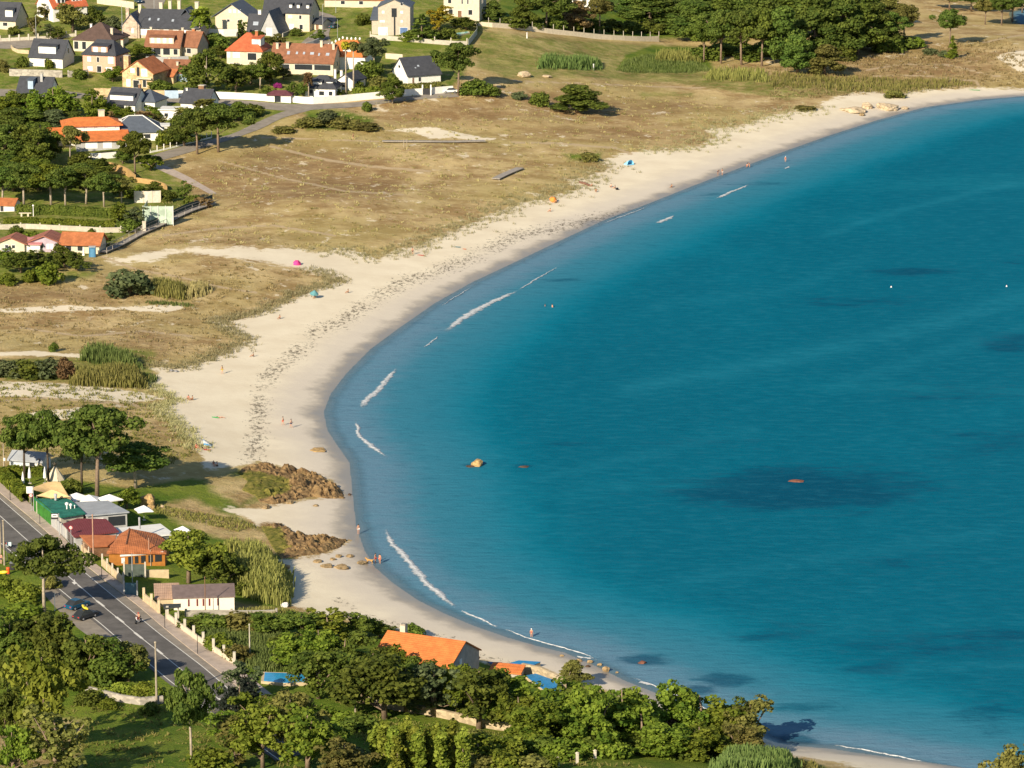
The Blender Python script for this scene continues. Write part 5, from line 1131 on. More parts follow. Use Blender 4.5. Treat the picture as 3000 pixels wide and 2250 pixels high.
hedge('long dark hedge at the back of the strip lawn', [(48,628),(140,628),(240,633),(345,640)], 2.2, 1.2, 'dark')
hedge('long clipped hedge along the low concrete wall', [(12,660),(90,660),(200,664),(335,670)], 1.7, 1.2, 'broad')
hedge('short dark hedge right of the strip lawn', [(345,672),(380,674),(415,676)], 1.8, 1.3, 'dark')
hedge('clipped yellow green hedge behind the white wall', [(1034,282),(1070,279),(1110,276)], 2.0, 1.2, 'poplar')
hedge('dark green hedge under the white gabled house', [(1175,264),(1230,260),(1290,256)], 1.5, 1.0, 'olive')
hedge('green hedge beside the sidewalk, left of the white notice board', [(0,1400),(40,1437),(78,1472)], 1.9, 1.6, 'broad', 40)
hedge('trimmed hedge between the closed white parasols', [(20,1392),(75,1394),(125,1394)], 1.5, 1.5, 'broad', 40)
row('dense garden bush', 'around the rose roofed chalets', 'bushes around the chalets', [('bush','dark',48,698,38,48),('bush','broad',98,704,26,70),('bush','dark',268,696,28,28),('olive','dark',312,722,40,42),('bush','broad',28,728,22,30),('bush','broad',244,728,22,50),('bush','dark',176,742,30,40)])
row('leafy bush', 'in the garden at the edge of the dunes', 'bushes at the edge of the dunes', [('dark','broad',18,774,50,66),('dark','dark',62,800,66,80),('dark','dark',112,792,64,86),('bush','broad',145,828,62,76),('dark','dark',190,784,52,70),('dark','dark',226,792,56,66),('bush','dark',150,782,40,60),('bush','broad',24,834,36,56),('bush','broad',90,826,36,50)])
# --- dunes
T('bush','grey',372,862,78,128,'big round grey green bush on the dunes beside the reeds')
T('pine','dark',1690,330,80,146,'broad bushy pine alone on the upper dunes')
T('bush','dark',1582,310,42,52,'small bush left of the broad lone dune pine')
T('bush','grey',1522,290,22,46,'tiny grey bush on the upper dunes near the boulder')
row('low olive bush', 'on the grassy bank right of the beach lane', 'low bushes by the beach lane', [('bush','olive',905,372,30,80),('bush','grey',958,362,38,90),('bush','olive',1012,374,30,90),('bush','dark',1074,326,30,30),('bush','olive',1075,380,22,70),('bush','olive',830,390,22,60)])
T('bush','olive',1726,472,26,56,'green tuft bush at the edge of the sand by the blue tent')
T('bush','olive',2358,322,14,60,'low green cushion of plants on the sand, upper right')
T('bush','olive',2618,285,22,56,'tuft of dune plants reaching the sand, upper right')
T('bush','dark',157,1030,28,26,'little dark bush left of the bright dune reeds')
row('dark dune shrub', 'in the thicket below the reeds', 'shrubs in the dune thicket', [('bush','grey',20,1104,50,90),('bush','dark',80,1104,56,100),('bush','grey',140,1106,58,90),('bush','brown',188,1108,62,60)])
row('dark understorey bush', 'added to darken gaps under the big wood', 'added understorey of the wood', [('bush','dark',2070+i*44, 176-(i % 3)*14+(18 if 5 < i < 9 else 0)-(i > 9)*22, 44, 84) for i in range(14)])  # bushes put in to darken the bright gaps beneath the crowns
row('shady shrub', 'under the pines of the garden wall', 'shrubs under the garden wall pines', [('bush','dark',1500+i*58, 82+i*2, 36, 76) for i in range(9)])
row('leafy bush', 'before the steep slate house', 'bushes before the slate house', [('broad','broad',46,322,56,70),('dark','broad',120,328,40,70),('broad','dark',184,330,50,60)])
# --- pine wood at the upper right
row('dark pine', 'along the garden wall at the top', 'pines along the garden wall', [('pine','pine',1446,62,60,56),('pine','dark',1530,80,92,74),('umb','pine',1600,88,110,120),('pine','brown',1690,94,90,76,'brownish conifer'),('umb','olive',1756,98,112,84),('pine','dark',1650,60,70,90),('pine','pine',1838,44,60,90),('pine','pine',1905,72,94,130),('pine','pine',1962,72,84,110)])
row('maritime pine', 'along the front edge of the big wood', 'pines at the front of the wood', [('umb','dark',2062,182,124,96),('umb','pine',2112,186,156,116),('umb','pine',2172,190,160,116),('umb','dark',2232,194,168,124),('pine','pine',2292,196,176,120),('pine','pine',2336,216,112,92),('pine','olive',2416,220,88,100),('pine','pine',2386,172,190,150),('pine','pine',2462,168,176,140),('pine','dark',2514,160,150,116),('pine','pine',2562,150,140,104),('umb','pine',2604,148,112,92),('umb','olive',2648,124,112,92)])
row('dense dark pine', 'in the middle rows of the big wood', 'pines inside the wood', [('pine','pine',2046,120,116,120),('pine','dark',2104,112,118,120),('pine','pine',2166,104,112,126),('pine','pine',2232,112,120,120),('pine','dark',2296,98,112,126),('pine','pine',2352,100,120,126),('pine','dark',2420,92,112,126),('pine','pine',2486,98,116,120),('pine','pine',2544,86,98,112),('pine','olive',2602,72,76,90),('pine','pine',2016,84,86,100)])
row('dark pine top', 'of the rearmost rows of the big wood', 'pines at the back of the wood', [('pine','pine',2040,46,70,112),('pine','dark',2110,40,70,112),('pine','pine',2184,34,70,112),('pine','pine',2256,40,70,118),('pine','dark',2330,36,70,112),('pine','pine',2404,30,70,112),('pine','dark',2474,30,70,112),('pine','pine',2546,24,60,100)])
row('open pine', 'in the clearing near the second beach', 'pines near the second beach', [('umb','pine',2782,138,110,92),('umb','pine',2846,34,58,96),('umb','olive',2886,72,84,66),('umb','pine',2934,74,90,84),('umb','pine',2966,64,80,96),('umb','olive',2782,28,54,90),('umb','pine',2994,40,62,80)])
T('conif','broad',2790,172,66,34,'narrow light green conifer under the open pine')
T('bush','broad',2690,140,32,36,'round light green bush at the edge of the clearing')
T('bush','grey',2724,160,20,40,'grey shrub among stones in front of the clearing')
T('bush','grey',2768,168,22,40,'grey shrub beside the narrow light green conifer')
# --- around the restaurant
T('umb','pine',72,1400,190,134,'left pine of the group over the closed white parasols','d')
T('umb','pine',142,1412,214,128,'middle pine of the group over the closed white parasols','d')
T('umb','pine',240,1426,190,130,'slender pine behind the white open parasols','d')
T('umb','pine',284,1458,270,214,'tallest broad pine rising between the white open parasols')
T('umb','pine',398,1430,134,186,'low spreading pine with leaning trunk near the rocks','l')
T('broad','lemon' if 'lemon' in LM else 'broad',372,1490,62,66,'bright green small tree beside the grey canopy roof')
T('bush','dark',214,1446,44,56,'dark green shrub behind the white open parasols')
T('umb','pine',130,1802,236,190,'dark pine standing between the road and the camera, left','l',var=2)
T('lemon','poplar',552,1708,150,166,'large bright yellow green tree right of the terracotta pavilion')
T('dark','dark',634,1728,122,118,'dark green tree touching the large yellow green tree')
T('bush','dark',712,1742,40,50,'dark shrub behind the hydrangea')
row('low weedy bush', 'on the verge at the left of the road', 'bushes on the road verge', [('bush','broad',24,1745,60,80),('bush','poplar',78,1766,60,90),('bush','broad',60,1812,50,110),('bush','olive',150,1722,40,60)])
# --- lower left corner
row('dense dark shrub tree', 'between the road and the ferns', 'shrub trees left of the road', [('dark','dark',30,1960,190,130),('dark','dark',110,1950,150,140),('dark','dark',178,1986,190,140),('dark','dark',256,2000,150,140),('dark','dark',330,2006,150,130),('dark','olive',376,1996,118,96)])
T('olive','poplar',126,2210,316,176,'tall yellowish leafy tree in the lower left corner')
T('olive','olive',166,2290,230,190,'olive brown thin tree at the bottom left edge')
T('dark','dark',20,2190,230,110,'dark tree mass at the very left edge, low down')
T('broad','broad',36,2290,170,150,'green tree cut by the bottom left corner')
T('umb','pine',562,2256,306,150,'umbrella pine with long bare trunk right of the wooden pole','l')
T('dark','purple',702,2138,146,96,'dark purple leaved tree at the edge of the road')
T('olive','grey',716,2062,124,96,'pale flowering shrub tree beside the road end')
row('leafy weed bush', 'in front of the mossy retaining wall', 'weeds before the mossy wall', [('bush','dark',262,2062,44,70),('bush','broad',318,2074,30,56),('bush','dark',440,2090,34,60)])
row('bright fern clump', 'on the mossy retaining wall by the road', 'fern clumps on the wall', [('bush','poplar',360,2036,40,70),('bush','poplar',420,2042,46,76),('bush','broad',462,2050,40,60),('bush','poplar',300,2038,26,60)])
row('dark garden tree', 'of the thicket above the pool', 'thicket above the blue pool', [('bush','dark',620,1842,50,110),('bush','olive',700,1850,60,110),('dark','dark',790,1862,70,120),('dark','dark',886,1866,80,130),('olive','poplar',960,1876,90,120),('broad','dark',1040,1870,76,120),('dark','dark',1112,1866,50,80),('bush','dark',1210,1866,40,70)])
row('round green tree', 'in the belt left of the beach house', 'trees left of the beach house', [('broad','broad',860,1960,120,130),('broad','broad',936,1966,126,140),('broad','dark',1010,1976,130,140),('dark','dark',934,2046,140,140),('dark','dark',1066,2060,150,150)])
row('dark garden bush', 'close under the beach house wall', 'bushes under the beach house', [('dark','dark',1112,2000,106,96),('dark','broad',1156,2020,126,100),('broad','dark',1204,2036,126,110),('dark','dark',1256,2050,126,110),('broad','dark',1306,2062,112,100),('broad','broad',1356,2066,110,100),('broad','dark',1408,2062,106,100),('dark','broad',1456,2066,96,90),('broad','broad',1500,2072,92,90)])
row('leafy tree', 'in front of the beach house', 'trees in front of the beach house', [('dark','dark',1128,2108,208,210),('dark','dark',1188,2086,140,120),('olive','grey',1270,2100,168,140),('broad','broad',1338,2096,150,130),('olive','dark',1404,2136,188,180),('broad','broad',1462,2104,140,130),('broad','broad',1510,2120,130,140),('broad','broad',1556,2132,110,130)])
row('rounded evergreen', 'of the thick row above the bottom edge', 'evergreens above the bottom edge', [('broad','broad',1520,2176,140,150),('broad','broad',1590,2200,170,180),('broad','broad',1668,2188,190,190),('broad','broad',1748,2206,190,190),('broad','broad',1822,2192,180,180),('broad','broad',1880,2206,140,150),('broad','broad',1968,2176,176,190),('broad','broad',2052,2176,170,180),('broad','broad',2122,2190,160,150),('olive','olive',2196,2200,150,140),('broad','olive',2160,2222,100,140),('broad','broad',1940,2222,110,160),('broad','broad',2050,2226,100,160)])
T('pine','olive',1676,2010,76,80,'small sparse pine on the sand beside the long blue cover','l')
row('young yellow green poplar', 'of the plantation at the bottom centre', 'poplar saplings', [('poplar','poplar',1100+i*21+(i*37 % 11), 2250+(i*53 % 40)-12, 118+(i*29 % 40), 40) for i in range(13)])
row('tangled green shrub', 'of the thicket at the bottom edge', 'thicket at the bottom', [('olive','olive',690,2246,150,130),('lemon','poplar',770,2250,190,170),('lemon','olive',850,2232,200,170),('olive','broad',900,2266,190,160),('bush','broad',960,2200,90,120),('broad','olive',1010,2290,130,140),('lemon','broad',760,2160,130,150),('olive','olive',830,2140,110,120)])
T('bush','grey',1010,2262,90,120,'blue grey shrub at the bottom edge beside the poplars')
row('scrubby bush', 'along the bottom edge, right of the poplars', 'scrub along the bottom edge', [('bush','olive',1400,2262,50,110),('bush','broad',1480,2256,60,120),('bush','olive',1560,2262,50,100),('bush','broad',1610,2258,50,60),('bush','broad',1700,2216,50,80),('bush','broad',1440,2216,50,120)])
T('broad','olive',2966,2350,186,140,'tree top cut by the bottom right corner')
row('thorny scrub bush', 'by the bare pine trunk, lower left', 'scrub by the bare pine trunk', [('bush','broad',620,2262,70,130),('olive','broad',650,2170,90,110),('bush','dark',700,2180,60,110)])
row('low evergreen shrub', 'under the thick row above the bottom edge', 'shrubs under the evergreens', [('bush','dark' if i % 2 else 'broad',1500+i*72,2206+(i*31 % 22),60,110) for i in range(10)])
row('dark low bush', 'under the roadside shrub trees', 'bushes at the feet of the shrub trees', [('bush','dark',20+i*46, 1984+(i*37 % 28), 66+(i*23 % 24), 84) for i in range(8)])
row('low scrub bush', 'on the green slope above the poplars', 'scrub above the poplars', [('bush','dark',760,2090,60,120),('bush','broad',880,2110,50,130),('bush','broad',960,2120,46,120),('bush','dark',1060,2140,44,110),('bush','broad',1180,2170,44,130),('bush','broad',1290,2180,50,130),('bush','olive',1380,2190,50,120),('olive','broad',1400,2240,90,120),('olive','poplar',1470,2230,80,110)])
row('roadside shrub', 'between sidewalk wall and meadow', 'shrubs in the meadow', [('bush','dark',560,1842,30,70),('bush','broad',640,1900,44,80),('bush','olive',700,1936,50,80),('bush','dark',840,1900,50,90)])
row('garden tree', 'among the houses of the upper village', 'garden trees among the houses', [('dark','dark',390,222,36,40),('bush','dark',232,230,30,44),('dark','broad',330,240,44,50),('bush','broad',430,215,26,50),('dark','dark',648,172,40,52),('bush','dark',660,222,36,60),('dark','dark',735,246,62,60),('dark','olive',830,232,36,50),('bush','broad',985,282,22,34),('bush','dark',1050,262,24,40),('broad','dark',930,120,34,40),('bush','broad',1190,118,26,50),('bush','dark',1310,112,30,50),('dark','dark',760,120,30,34),('dark','dark',170,118,40,44),('olive','olive',130,60,50,40),('dark','dark',272,80,60,50)])
row('dense bush', 'filling the gardens below the village lane', 'bushes in the lower gardens', [('dark','dark',210,350,44,60),('dark','broad',330,352,50,50),('dark','dark',60,330,56,80),('dark','dark',120,440,80,80),('dark','dark',30,520,70,90),('dark','broad',80,530,70,90),('bush','dark',240,480,34,70),('dark','dark',300,520,60,80),('dark','dark',360,480,50,60),('dark','broad',440,500,46,60),('dark','broad',450,350,40,50),('dark','dark',520,410,46,60),('dark','dark',650,352,40,70)])
# hydrangea blossom
v, t = clump_leaves([np.array([r_*math.cos(a), r_*math.sin(a), .9+.5*(1-r_)]) for r_, a in [(0,0),(.6,0),(.6,1.2),(.6,2.4),(.6,3.6),(.6,4.8),(.35,.6),(.35,3)]], [.42]*8, 260, .16, np.random.default_rng(3))
link_mesh('blossom', leaf_mesh('blossom', v, t, LM['lilac']), hy)
v, t = clump_leaves([np.array([r_*math.cos(a), r_*math.sin(a), .45]) for r_, a in [(0,0),(.6,0),(.6,1.5),(.6,3),(.6,4.5)]], [.5]*5, 160, .2, np.random.default_rng(4))
link_mesh('foliage', leaf_mesh('foliage', v, t, LM['dark']), hy)

# --- reeds, canes and long grass: uncountable blades, one object per bed
def reed_bed(poly, h, dens, lm, seed, wd=.16, lean=.25, cap=16000):
    rng = np.random.default_rng(seed); V = np.array([tuple(at(x, y)) for x, y in poly]); x0, y0 = V[:, :2].min(0); x1, y1 = V[:, :2].max(0)
    n0 = int((x1-x0)*(y1-y0)*dens*1.0); n0 = min(n0, cap*3); Pp = np.stack([rng.uniform(x0, x1, n0), rng.uniform(y0, y1, n0)], 1)
    Pp = Pp+rng.normal(0, .5, Pp.shape); dd = seg_dist(Pp, V[:, :2], True); dd = np.where(inside(Pp, V[:, :2]), dd, -dd); Pp = Pp[dd > rng.uniform(-.8, 1.6, len(dd))*min(1, h/2)][:cap]; k = len(Pp); z = height(Pp[:, 0], Pp[:, 1]); c = V.mean(0)
    ed = seg_dist(Pp, V[:, :2], True); hh = h*np.clip(.38+ed/(h*.9), 0, 1)*(.55+.45*rng.random(k))*(1+.3*wob(Pp[:, 0], Pp[:, 1], 2.6)); a = rng.uniform(0, 6.283, k); w2 = wd*(.7+.6*rng.random(k))/2; ln = lean*hh
    dx = np.cos(a)*w2; dy = np.sin(a)*w2; la = rng.uniform(0, 6.283, k); lx = np.cos(la)*ln*rng.random(k); ly = np.sin(la)*ln*rng.random(k)
    B = np.stack([Pp[:, 0]-c[0], Pp[:, 1]-c[1], z-c[2]-.1], 1); D = np.stack([dx, dy, 0*dx], 1); M1 = B+np.stack([lx*.35, ly*.35, hh*.62], 1); Tp = B+np.stack([lx, ly, hh], 1)
    q1 = np.stack([B-D*.7, B+D*.7, M1+D, M1-D], 1); q2 = np.stack([M1-D, M1+D, Tp+D*.35, Tp-D*.35], 1)
    v = np.concatenate([q1, q2], 0).reshape(-1, 3); ti = np.clip(rng.normal(.5, .22, k)+.25*wob(Pp[:, 0]+40, Pp[:, 1], 3.0), 0, 1)
    t = np.concatenate([np.repeat(ti, 4), np.repeat(ti+.12, 4)])
    return tag(link_mesh('reed_bed', leaf_mesh('reed_bed', v, t, LM[lm]), loc=tuple(c)), kind='stuff')
RB = [([(1572,203),(1700,206),(1758,206),(1768,188),(1700,178),(1580,178)], 3.4, 9, 'reedg'), ([(1915,182),(2010,186),(2062,184),(2050,160),(1930,158)], 3.0, 6, 'reed'),
 ([(2062,236),(2160,240),(2255,245),(2250,212),(2080,210)], 2.3, 3.2, 'reed'), ([(2250,258),(2400,262),(2600,276),(2625,282),(2800,256),(2860,250),(2800,236),(2560,232),(2260,216)], 1.6, 2.2, 'reed'),
 ([(1800,208),(1960,216),(2092,208),(2060,188),(1900,160),(1830,178)], 1.2, 6, 'reedg'),
 ([(430,862),(500,878),(545,882),(552,850),(470,836),(430,838)], 3.0, 16, 'reed'), ([(540,880),(600,866),(626,852),(590,838),(545,842)], 2.2, 16, 'reedb'), ([(420,884),(560,892),(580,902),(440,894)], .9, 14, 'reedg'),
 ([(225,1058),(330,1072),(415,1086),(400,1060),(330,1036),(240,1030)], 3.0, 16, 'reedg'), ([(205,1132),(320,1136),(432,1140),(420,1104),(330,1092),(220,1090)], 3.2, 18, 'reed'), ([(0,1106),(110,1112),(210,1110),(205,1084),(100,1078),(0,1082)], 1.8, 16, 'reedg'),
 ([(405,1098),(470,1108),(455,1126),(420,1130)], 1.0, 14, 'reedg'),
 ([(640,1700),(720,1752),(800,1776),(850,1776),(852,1700),(790,1640),(700,1620)], 4.6, 26, 'reed'), ([(640,1640),(700,1650),(760,1640),(700,1604),(650,1606)], 3.4, 20, 'reed'),
 ([(560,1830),(690,1836),(830,1836),(850,1900),(830,1968),(760,1974),(710,1950),(600,1872)], 1.3, 26, 'reedg'), ([(680,1790),(850,1790),(960,1826),(900,1836),(690,1826)], 1.2, 20, 'reed'),
 ([(2080,2290),(2340,2296),(2330,2236),(2230,2226),(2100,2236)], 3.0, 22, 'reedg'), ([(2330,2290),(2420,2290),(2400,2246),(2330,2240)], 1.2, 18, 'reed'), ([(1300,2280),(1640,2280),(1600,2236),(1320,2220)], .9, 20, 'reed'),
 ([(420,1470),(560,1500),(700,1520),(760,1545),(700,1560),(560,1530),(440,1500)], .7, 12, 'reed'),
 ([(1100,2200),(1560,2190),(1480,2150),(1200,2110),(1040,2090),(980,2120)], .45, 5, 'reed')]
for i, (poly, h, dn, lm) in enumerate(RB): reed_bed(poly, h, dn, lm, 50+i, wd=.2 if h > 1.5 else .14)
# marram tufts along the dune edge
def tufts(line, spread, n, seed, lm='marram', h=.6):
    rng = np.random.default_rng(seed); Lw = [at(*q) for q in line]; C = smooth_line(Lw, 160); A = np.array([tuple(q) for q in C]); i = rng.integers(0, len(A), n)
    base = A[i][:, :2]+rng.normal(0, spread, (n, 2)); V = []; 
    k = 9; P2 = np.repeat(base, k, 0)+rng.normal(0, .35, (n*k, 2)); z = height(P2[:, 0], P2[:, 1]); a = rng.uniform(0, 6.283, n*k); hh = h*(.6+.6*rng.random(n*k)); D = np.stack([np.cos(a)*.07, np.sin(a)*.07, 0*a], 1)
    c = A.mean(0); B = np.stack([P2[:, 0], P2[:, 1], z-.05], 1)-c; Tp = B+np.stack([rng.normal(0, .3, n*k), rng.normal(0, .3, n*k), hh], 1)
    v = np.stack([B-D, B+D, Tp+D*.4, Tp-D*.4], 1).reshape(-1, 3); t = np.repeat(np.clip(np.repeat(rng.normal(.45, .2, n), k)+rng.normal(0, .12, n*k), 0, 1), 4)
    return tag(link_mesh('dune_grass', leaf_mesh('dune_grass', v, t, LM[lm]), loc=tuple(c)), kind='stuff')
tufts([(1764,475),(1690,550),(1500,600),(1353,660),(1235,712),(1109,752),(933,732)], 3.2, 900, 1)
tufts([(906,790),(1000,822),(900,848),(750,918),(627,942),(725,996),(640,1038),(529,1076),(441,1072)], 1.6, 900, 2)
tufts([(430,1126),(505,1170),(464,1200),(530,1254),(580,1320)], 1.4, 420, 3)
tufts([(2400,318),(2250,335),(2080,382),(2060,425),(1890,440)], 4, 500, 4)
def scatter(poly, n, seed, lm, h):
    rng = np.random.default_rng(seed); V = np.array([tuple(at(x, y)) for x, y in poly]); x0, y0 = V[:, :2].min(0); x1, y1 = V[:, :2].max(0)
    b = np.stack([rng.uniform(x0, x1, n*2), rng.uniform(y0, y1, n*2)], 1); b = b[inside(b, V[:, :2])][:n]; n = len(b); k = 8
    P2 = np.repeat(b, k, 0)+rng.normal(0, .4, (n*k, 2)); z = height(P2[:, 0], P2[:, 1]); a = rng.uniform(0, 6.283, n*k); hh = h*(.5+.8*np.repeat(rng.random(n), k)); D = np.stack([np.cos(a)*.12, np.sin(a)*.12, 0*a], 1); c = V.mean(0)
    B = np.stack([P2[:, 0], P2[:, 1], z-.05], 1)-c; Tp = B+np.stack([rng.normal(0, .25, n*k), rng.normal(0, .25, n*k), hh], 1)
    v = np.stack([B-D, B+D, Tp+D*.4, Tp-D*.4], 1).reshape(-1, 3); t = np.repeat(np.clip(np.repeat(rng.normal(.45, .25, n), k)+rng.normal(0, .12, n*k), 0, 1), 4)
    return tag(link_mesh('dune_grass', leaf_mesh('dune_grass', v, t, LM[lm]), loc=tuple(c)), kind='stuff')
scatter([(500,560),(760,420),(1100,300),(1900,240),(2200,330),(1750,480),(1350,650),(1100,740),(760,720),(420,720),(430,640)], 1500, 11, 'reedb', .4)
scatter([(-50,840),(300,800),(520,760),(900,800),(700,930),(640,1040),(430,1080),(-50,1000)], 800, 12, 'reedb', .4)
scatter([(-50,1120),(420,1150),(580,1330),(420,1390),(-50,1330)], 700, 13, 'reed', .45)
scatter([(-50,1840),(-50,2300),(2300,2300),(1500,2180),(1000,2060),(520,2080)], 900, 14, 'reed', .4)
scatter([(2250,300),(2250,200),(2950,110),(3050,250),(2700,262)], 1200, 15, 'reedb', .6)
# ---------------------------------------------------------------- poles, lamps, signs
def pole(label, x, y0, y1, r, m, name='utility_pole', cat='pole', arm=None, cable=False):
    p = at(x, y1); h = (y1-y0)/scale_at(p)/.96; root = empty(name, p); tag(root, label, cat)
    MB().tube([(0,0,-.5),(0,0,h*.5),(0,0,h)], [r, r*.88, r*.7], 8).build('shaft', m, root)
    if arm == 'cross': MB().box(-.7,.7,-.05,.05,h-.45,h-.33).build('crossarm', m, root)
    elif arm == 'lamp':
        MB().tube([(0,0,h-.02),(.25,0,h+.35),(1.1,0,h+.45)], [.05,.05,.04], 6).build('arm', m, root); MB().lathe([(.05,.1),(.2,.05),(.22,-.08),(.05,-.1)], 8, (1.3,0,h+.42)).build('lamp_head', GALV, root)
    elif arm == 'globe': MB().lathe([(.08,0),(.2,.1),(.25,.28),(.16,.45),(.03,.5)], 10, (0,0,h)).build('globe', SHUT, root)
    elif arm == 'cap': MB().lathe([(r*.9,0),(r*1.2,.05),(r*1.1,.2),(.02,.26)], 8, (0,0,h+.002)).build('cap', m, root)
    elif arm == 'box': MB().box(.0,.32,-.35,-.1,h*.42,h*.42+.5).build('meter_box', SHUT, root)
    return root
pole('tall grey street lamp in front of the upper left lane', 106, 48, 118, .09, GALV, 'street_lamp', 'lamp', 'lamp')
pole('tall grey street lamp left of the long slate roofed granite house', 359, 14, 128, .09, GALV, 'street_lamp', 'lamp', 'lamp')
pole('grey street lamp standing behind the slate ridge and chimneys', 452, -6, 44, .09, GALV, 'street_lamp', 'lamp', 'lamp')
pole('slim street lamp with curved arm at the steep upper road', 946, 18, 94, .07, GALV, 'street_lamp', 'lamp', 'lamp')
pole('tall pole beside the upper road, just left of the road bend', 984, -8, 38, .08, GALV, 'street_lamp', 'lamp')
pole('short street lamp on the near side of the upper road', 989, 58, 112, .06, GALV, 'street_lamp', 'lamp')
pole('antenna mast above the brown hipped roof', 280, 44, 72, .05, GALV, 'antenna_mast', 'mast', 'cross')
pole('white garden globe lamp on the strip lawn, left', 98, 606, 634, .1, SHUT, 'garden_lamp', 'lamp', 'globe')
pole('cream garden lamp on the strip lawn, right', 351, 620, 645, .13, CREAM, 'garden_lamp', 'lamp', 'globe')
pole('wooden pole with white meter box behind the roadside hedge', 12, 1301, 1384, .13, WOODP, arm='box')
pole('outer one of two wooden poles at the left edge of the road', 3, 1534, 1650, .15, WOODP)
pole('inner one of two wooden poles at the left edge of the road', 13, 1528, 1656, .16, WOODP, arm='cap')
pole('reddish wooden pole in front of the brick red building', 274, 1512, 1646, .12, mat('reddish_wood', (.42,.25,.17), var=.15), arm='cap')
pole('thin pole at the right corner of the terracotta pavilion', 437, 1576, 1656, .1, mat('reddish_wood', (.42,.25,.17)))
pole('thin pole beside the terracotta pavilion, slightly shorter', 442, 1610, 1658, .07, WOODP)
pole('grey steel pole in front of the dark green gate', 388, 1622, 1706, .08, GALV)
pole('brown pole in front of the long white shed', 602, 1694, 1806, .08, BROWNW, arm='cap')
pole('tall wooden pole on the camera side of the road', 459, 1884, 2064, .17, WOODP, arm='cap')
pole('pale concrete post in the tall grass meadow', 732, 1832, 1930, .11, CONC, 'concrete_post', 'post', 'cap')
pole('wooden pole among trees above the dry stone wall', 1041, 1970, 2086, .13, WOODP, arm='cap')
pole('slim white post in the trees above the blue pool', 937, 1914, 1984, .07, SHUT, 'concrete_post', 'post')
pole('thin post on the far left of the road parking strip', 161, 1734, 1790, .05, SHUT, 'sign_post', 'post')
for x, y0, y1, lab in ((30,1431,1467,'first short dark pole on the sidewalk, beside the hedge'), (117,1510,1537,'short dark pole on the sidewalk before the green screen'), (298,1664,1692,'short dark pole by the tan garden wall'),
   (483,1804,1842,'short dark pole at the start of the pillared wall'), (579,1862,1918,'taller dark pole halfway along the pillared wall')):
    pole(lab, x, y0, y1, .06, DARKM, 'sidewalk_pole', 'pole', 'cap')
for x, lab in ((1183,'left one of two short wooden posts by the dune boardwalk'), (1192,'right one of two short wooden posts by the dune boardwalk')): pole(lab, x, 412, 430, .1, WOODP, 'wooden_post', 'post', 'cap')
for x, y0, y1, lab in ((1544,98,112,'small stone marker post below the long pale wall'), (1739,190,206,'white marker post at the corner of the reed rectangle')): pole(lab, x, y0, y1, .2, FRAME, 'marker_post', 'post', 'cap')
# round speed signs, boards
def road_sign(label, x, y0, y1, r=.33):
    p = at(x, y1); h = (y1-y0)/scale_at(p)/.96; root = empty('road_sign', p); tag(root, label, 'sign'); MB().tube([(0,0,-.4),(0,0,h)], .045, 7).build('shaft', GALV, root)
    def disc(rr, y, m, nm):
        n = 20; MB().add([(rr*math.cos(2*math.pi*i/n), y+d, h-.35+rr*math.sin(2*math.pi*i/n)) for d in (0, .02) for i in range(n)], [tuple(range(n)), tuple(range(2*n-1, n-1, -1))]+[(i, n+i, n+(i+1) % n, (i+1) % n) for i in range(n)]).build(nm, m, root)
    disc(r, -.08, RED, 'red_ring'); disc(r*.72, -.11, SHUT, 'face')
    def bar(x0, z0, x1, z1): MB().box(x0, x1, -.135, -.112, h-.35+z0, h-.35+z1).build('digit', DARKM, root)
    for ox in (-.15, .03):       # two block digits
        for b in (((0,.1,.11,.13), (0,-.13,.11,-.1), (.085,-.13,.11,.13), (0,-.02,.11,.01)) if ox < 0 else ((0,.1,.12,.13), (0,-.13,.12,-.1), (0,-.13,.03,.13), (.09,-.13,.12,.13))): bar(ox+b[0], b[1], ox+b[2], b[3])
road_sign('round red rimmed speed sign under the white notice board', 92, 1446, 1500)
road_sign('round red rimmed speed sign on the sidewalk by the maroon roof', 209, 1540, 1610)
sg = empty('notice_board', at(99, 1500)); tag(sg, 'white rectangular notice board on a grey post by the sidewalk', 'sign')
MB().tube([(0,0,-.4),(0,0,4.6)], .06, 7).build('shaft', GALV, sg); MB().box(-1.15,-.12,-.06,.0,3.3,4.5).build('board', SHUT, sg)
for i in range(3): MB().box(-1.05,-.25,-.085,-.058,3.55+i*.3,3.62+i*.3).build('lettering', mat('grey_print', (.45,.47,.5)), sg)
sg = empty('bar_sign', at(174, 1572)); tag(sg, 'black framed white bar sign high on a grey post', 'sign')
MB().tube([(0,0,-.4),(0,0,4.0)], .07, 7).build('shaft', GALV, sg); MB().box(-1.3,-.1,-.08,.0,3.0,4.0).build('frame', DARKM, sg); MB().box(-1.2,-.2,-.1,-.06,3.35,3.9).build('panel', SHUT, sg)
MB().box(-1.05,-.35,-.125,-.098,3.55,3.7).build('lettering', DARKM, sg)
sg = empty('notice_board', at(21, 1642)); tag(sg, 'small pale blue notice board beside the two wooden poles', 'sign'); MB().box(.05,.75,-.04,.02,2.5,3.1).build('board', mat('pale_blue_board', (.52,.66,.70)), sg); MB().tube([(.02,0,-.3),(.02,0,3.1)], .05, 6).build('shaft', GALV, sg)
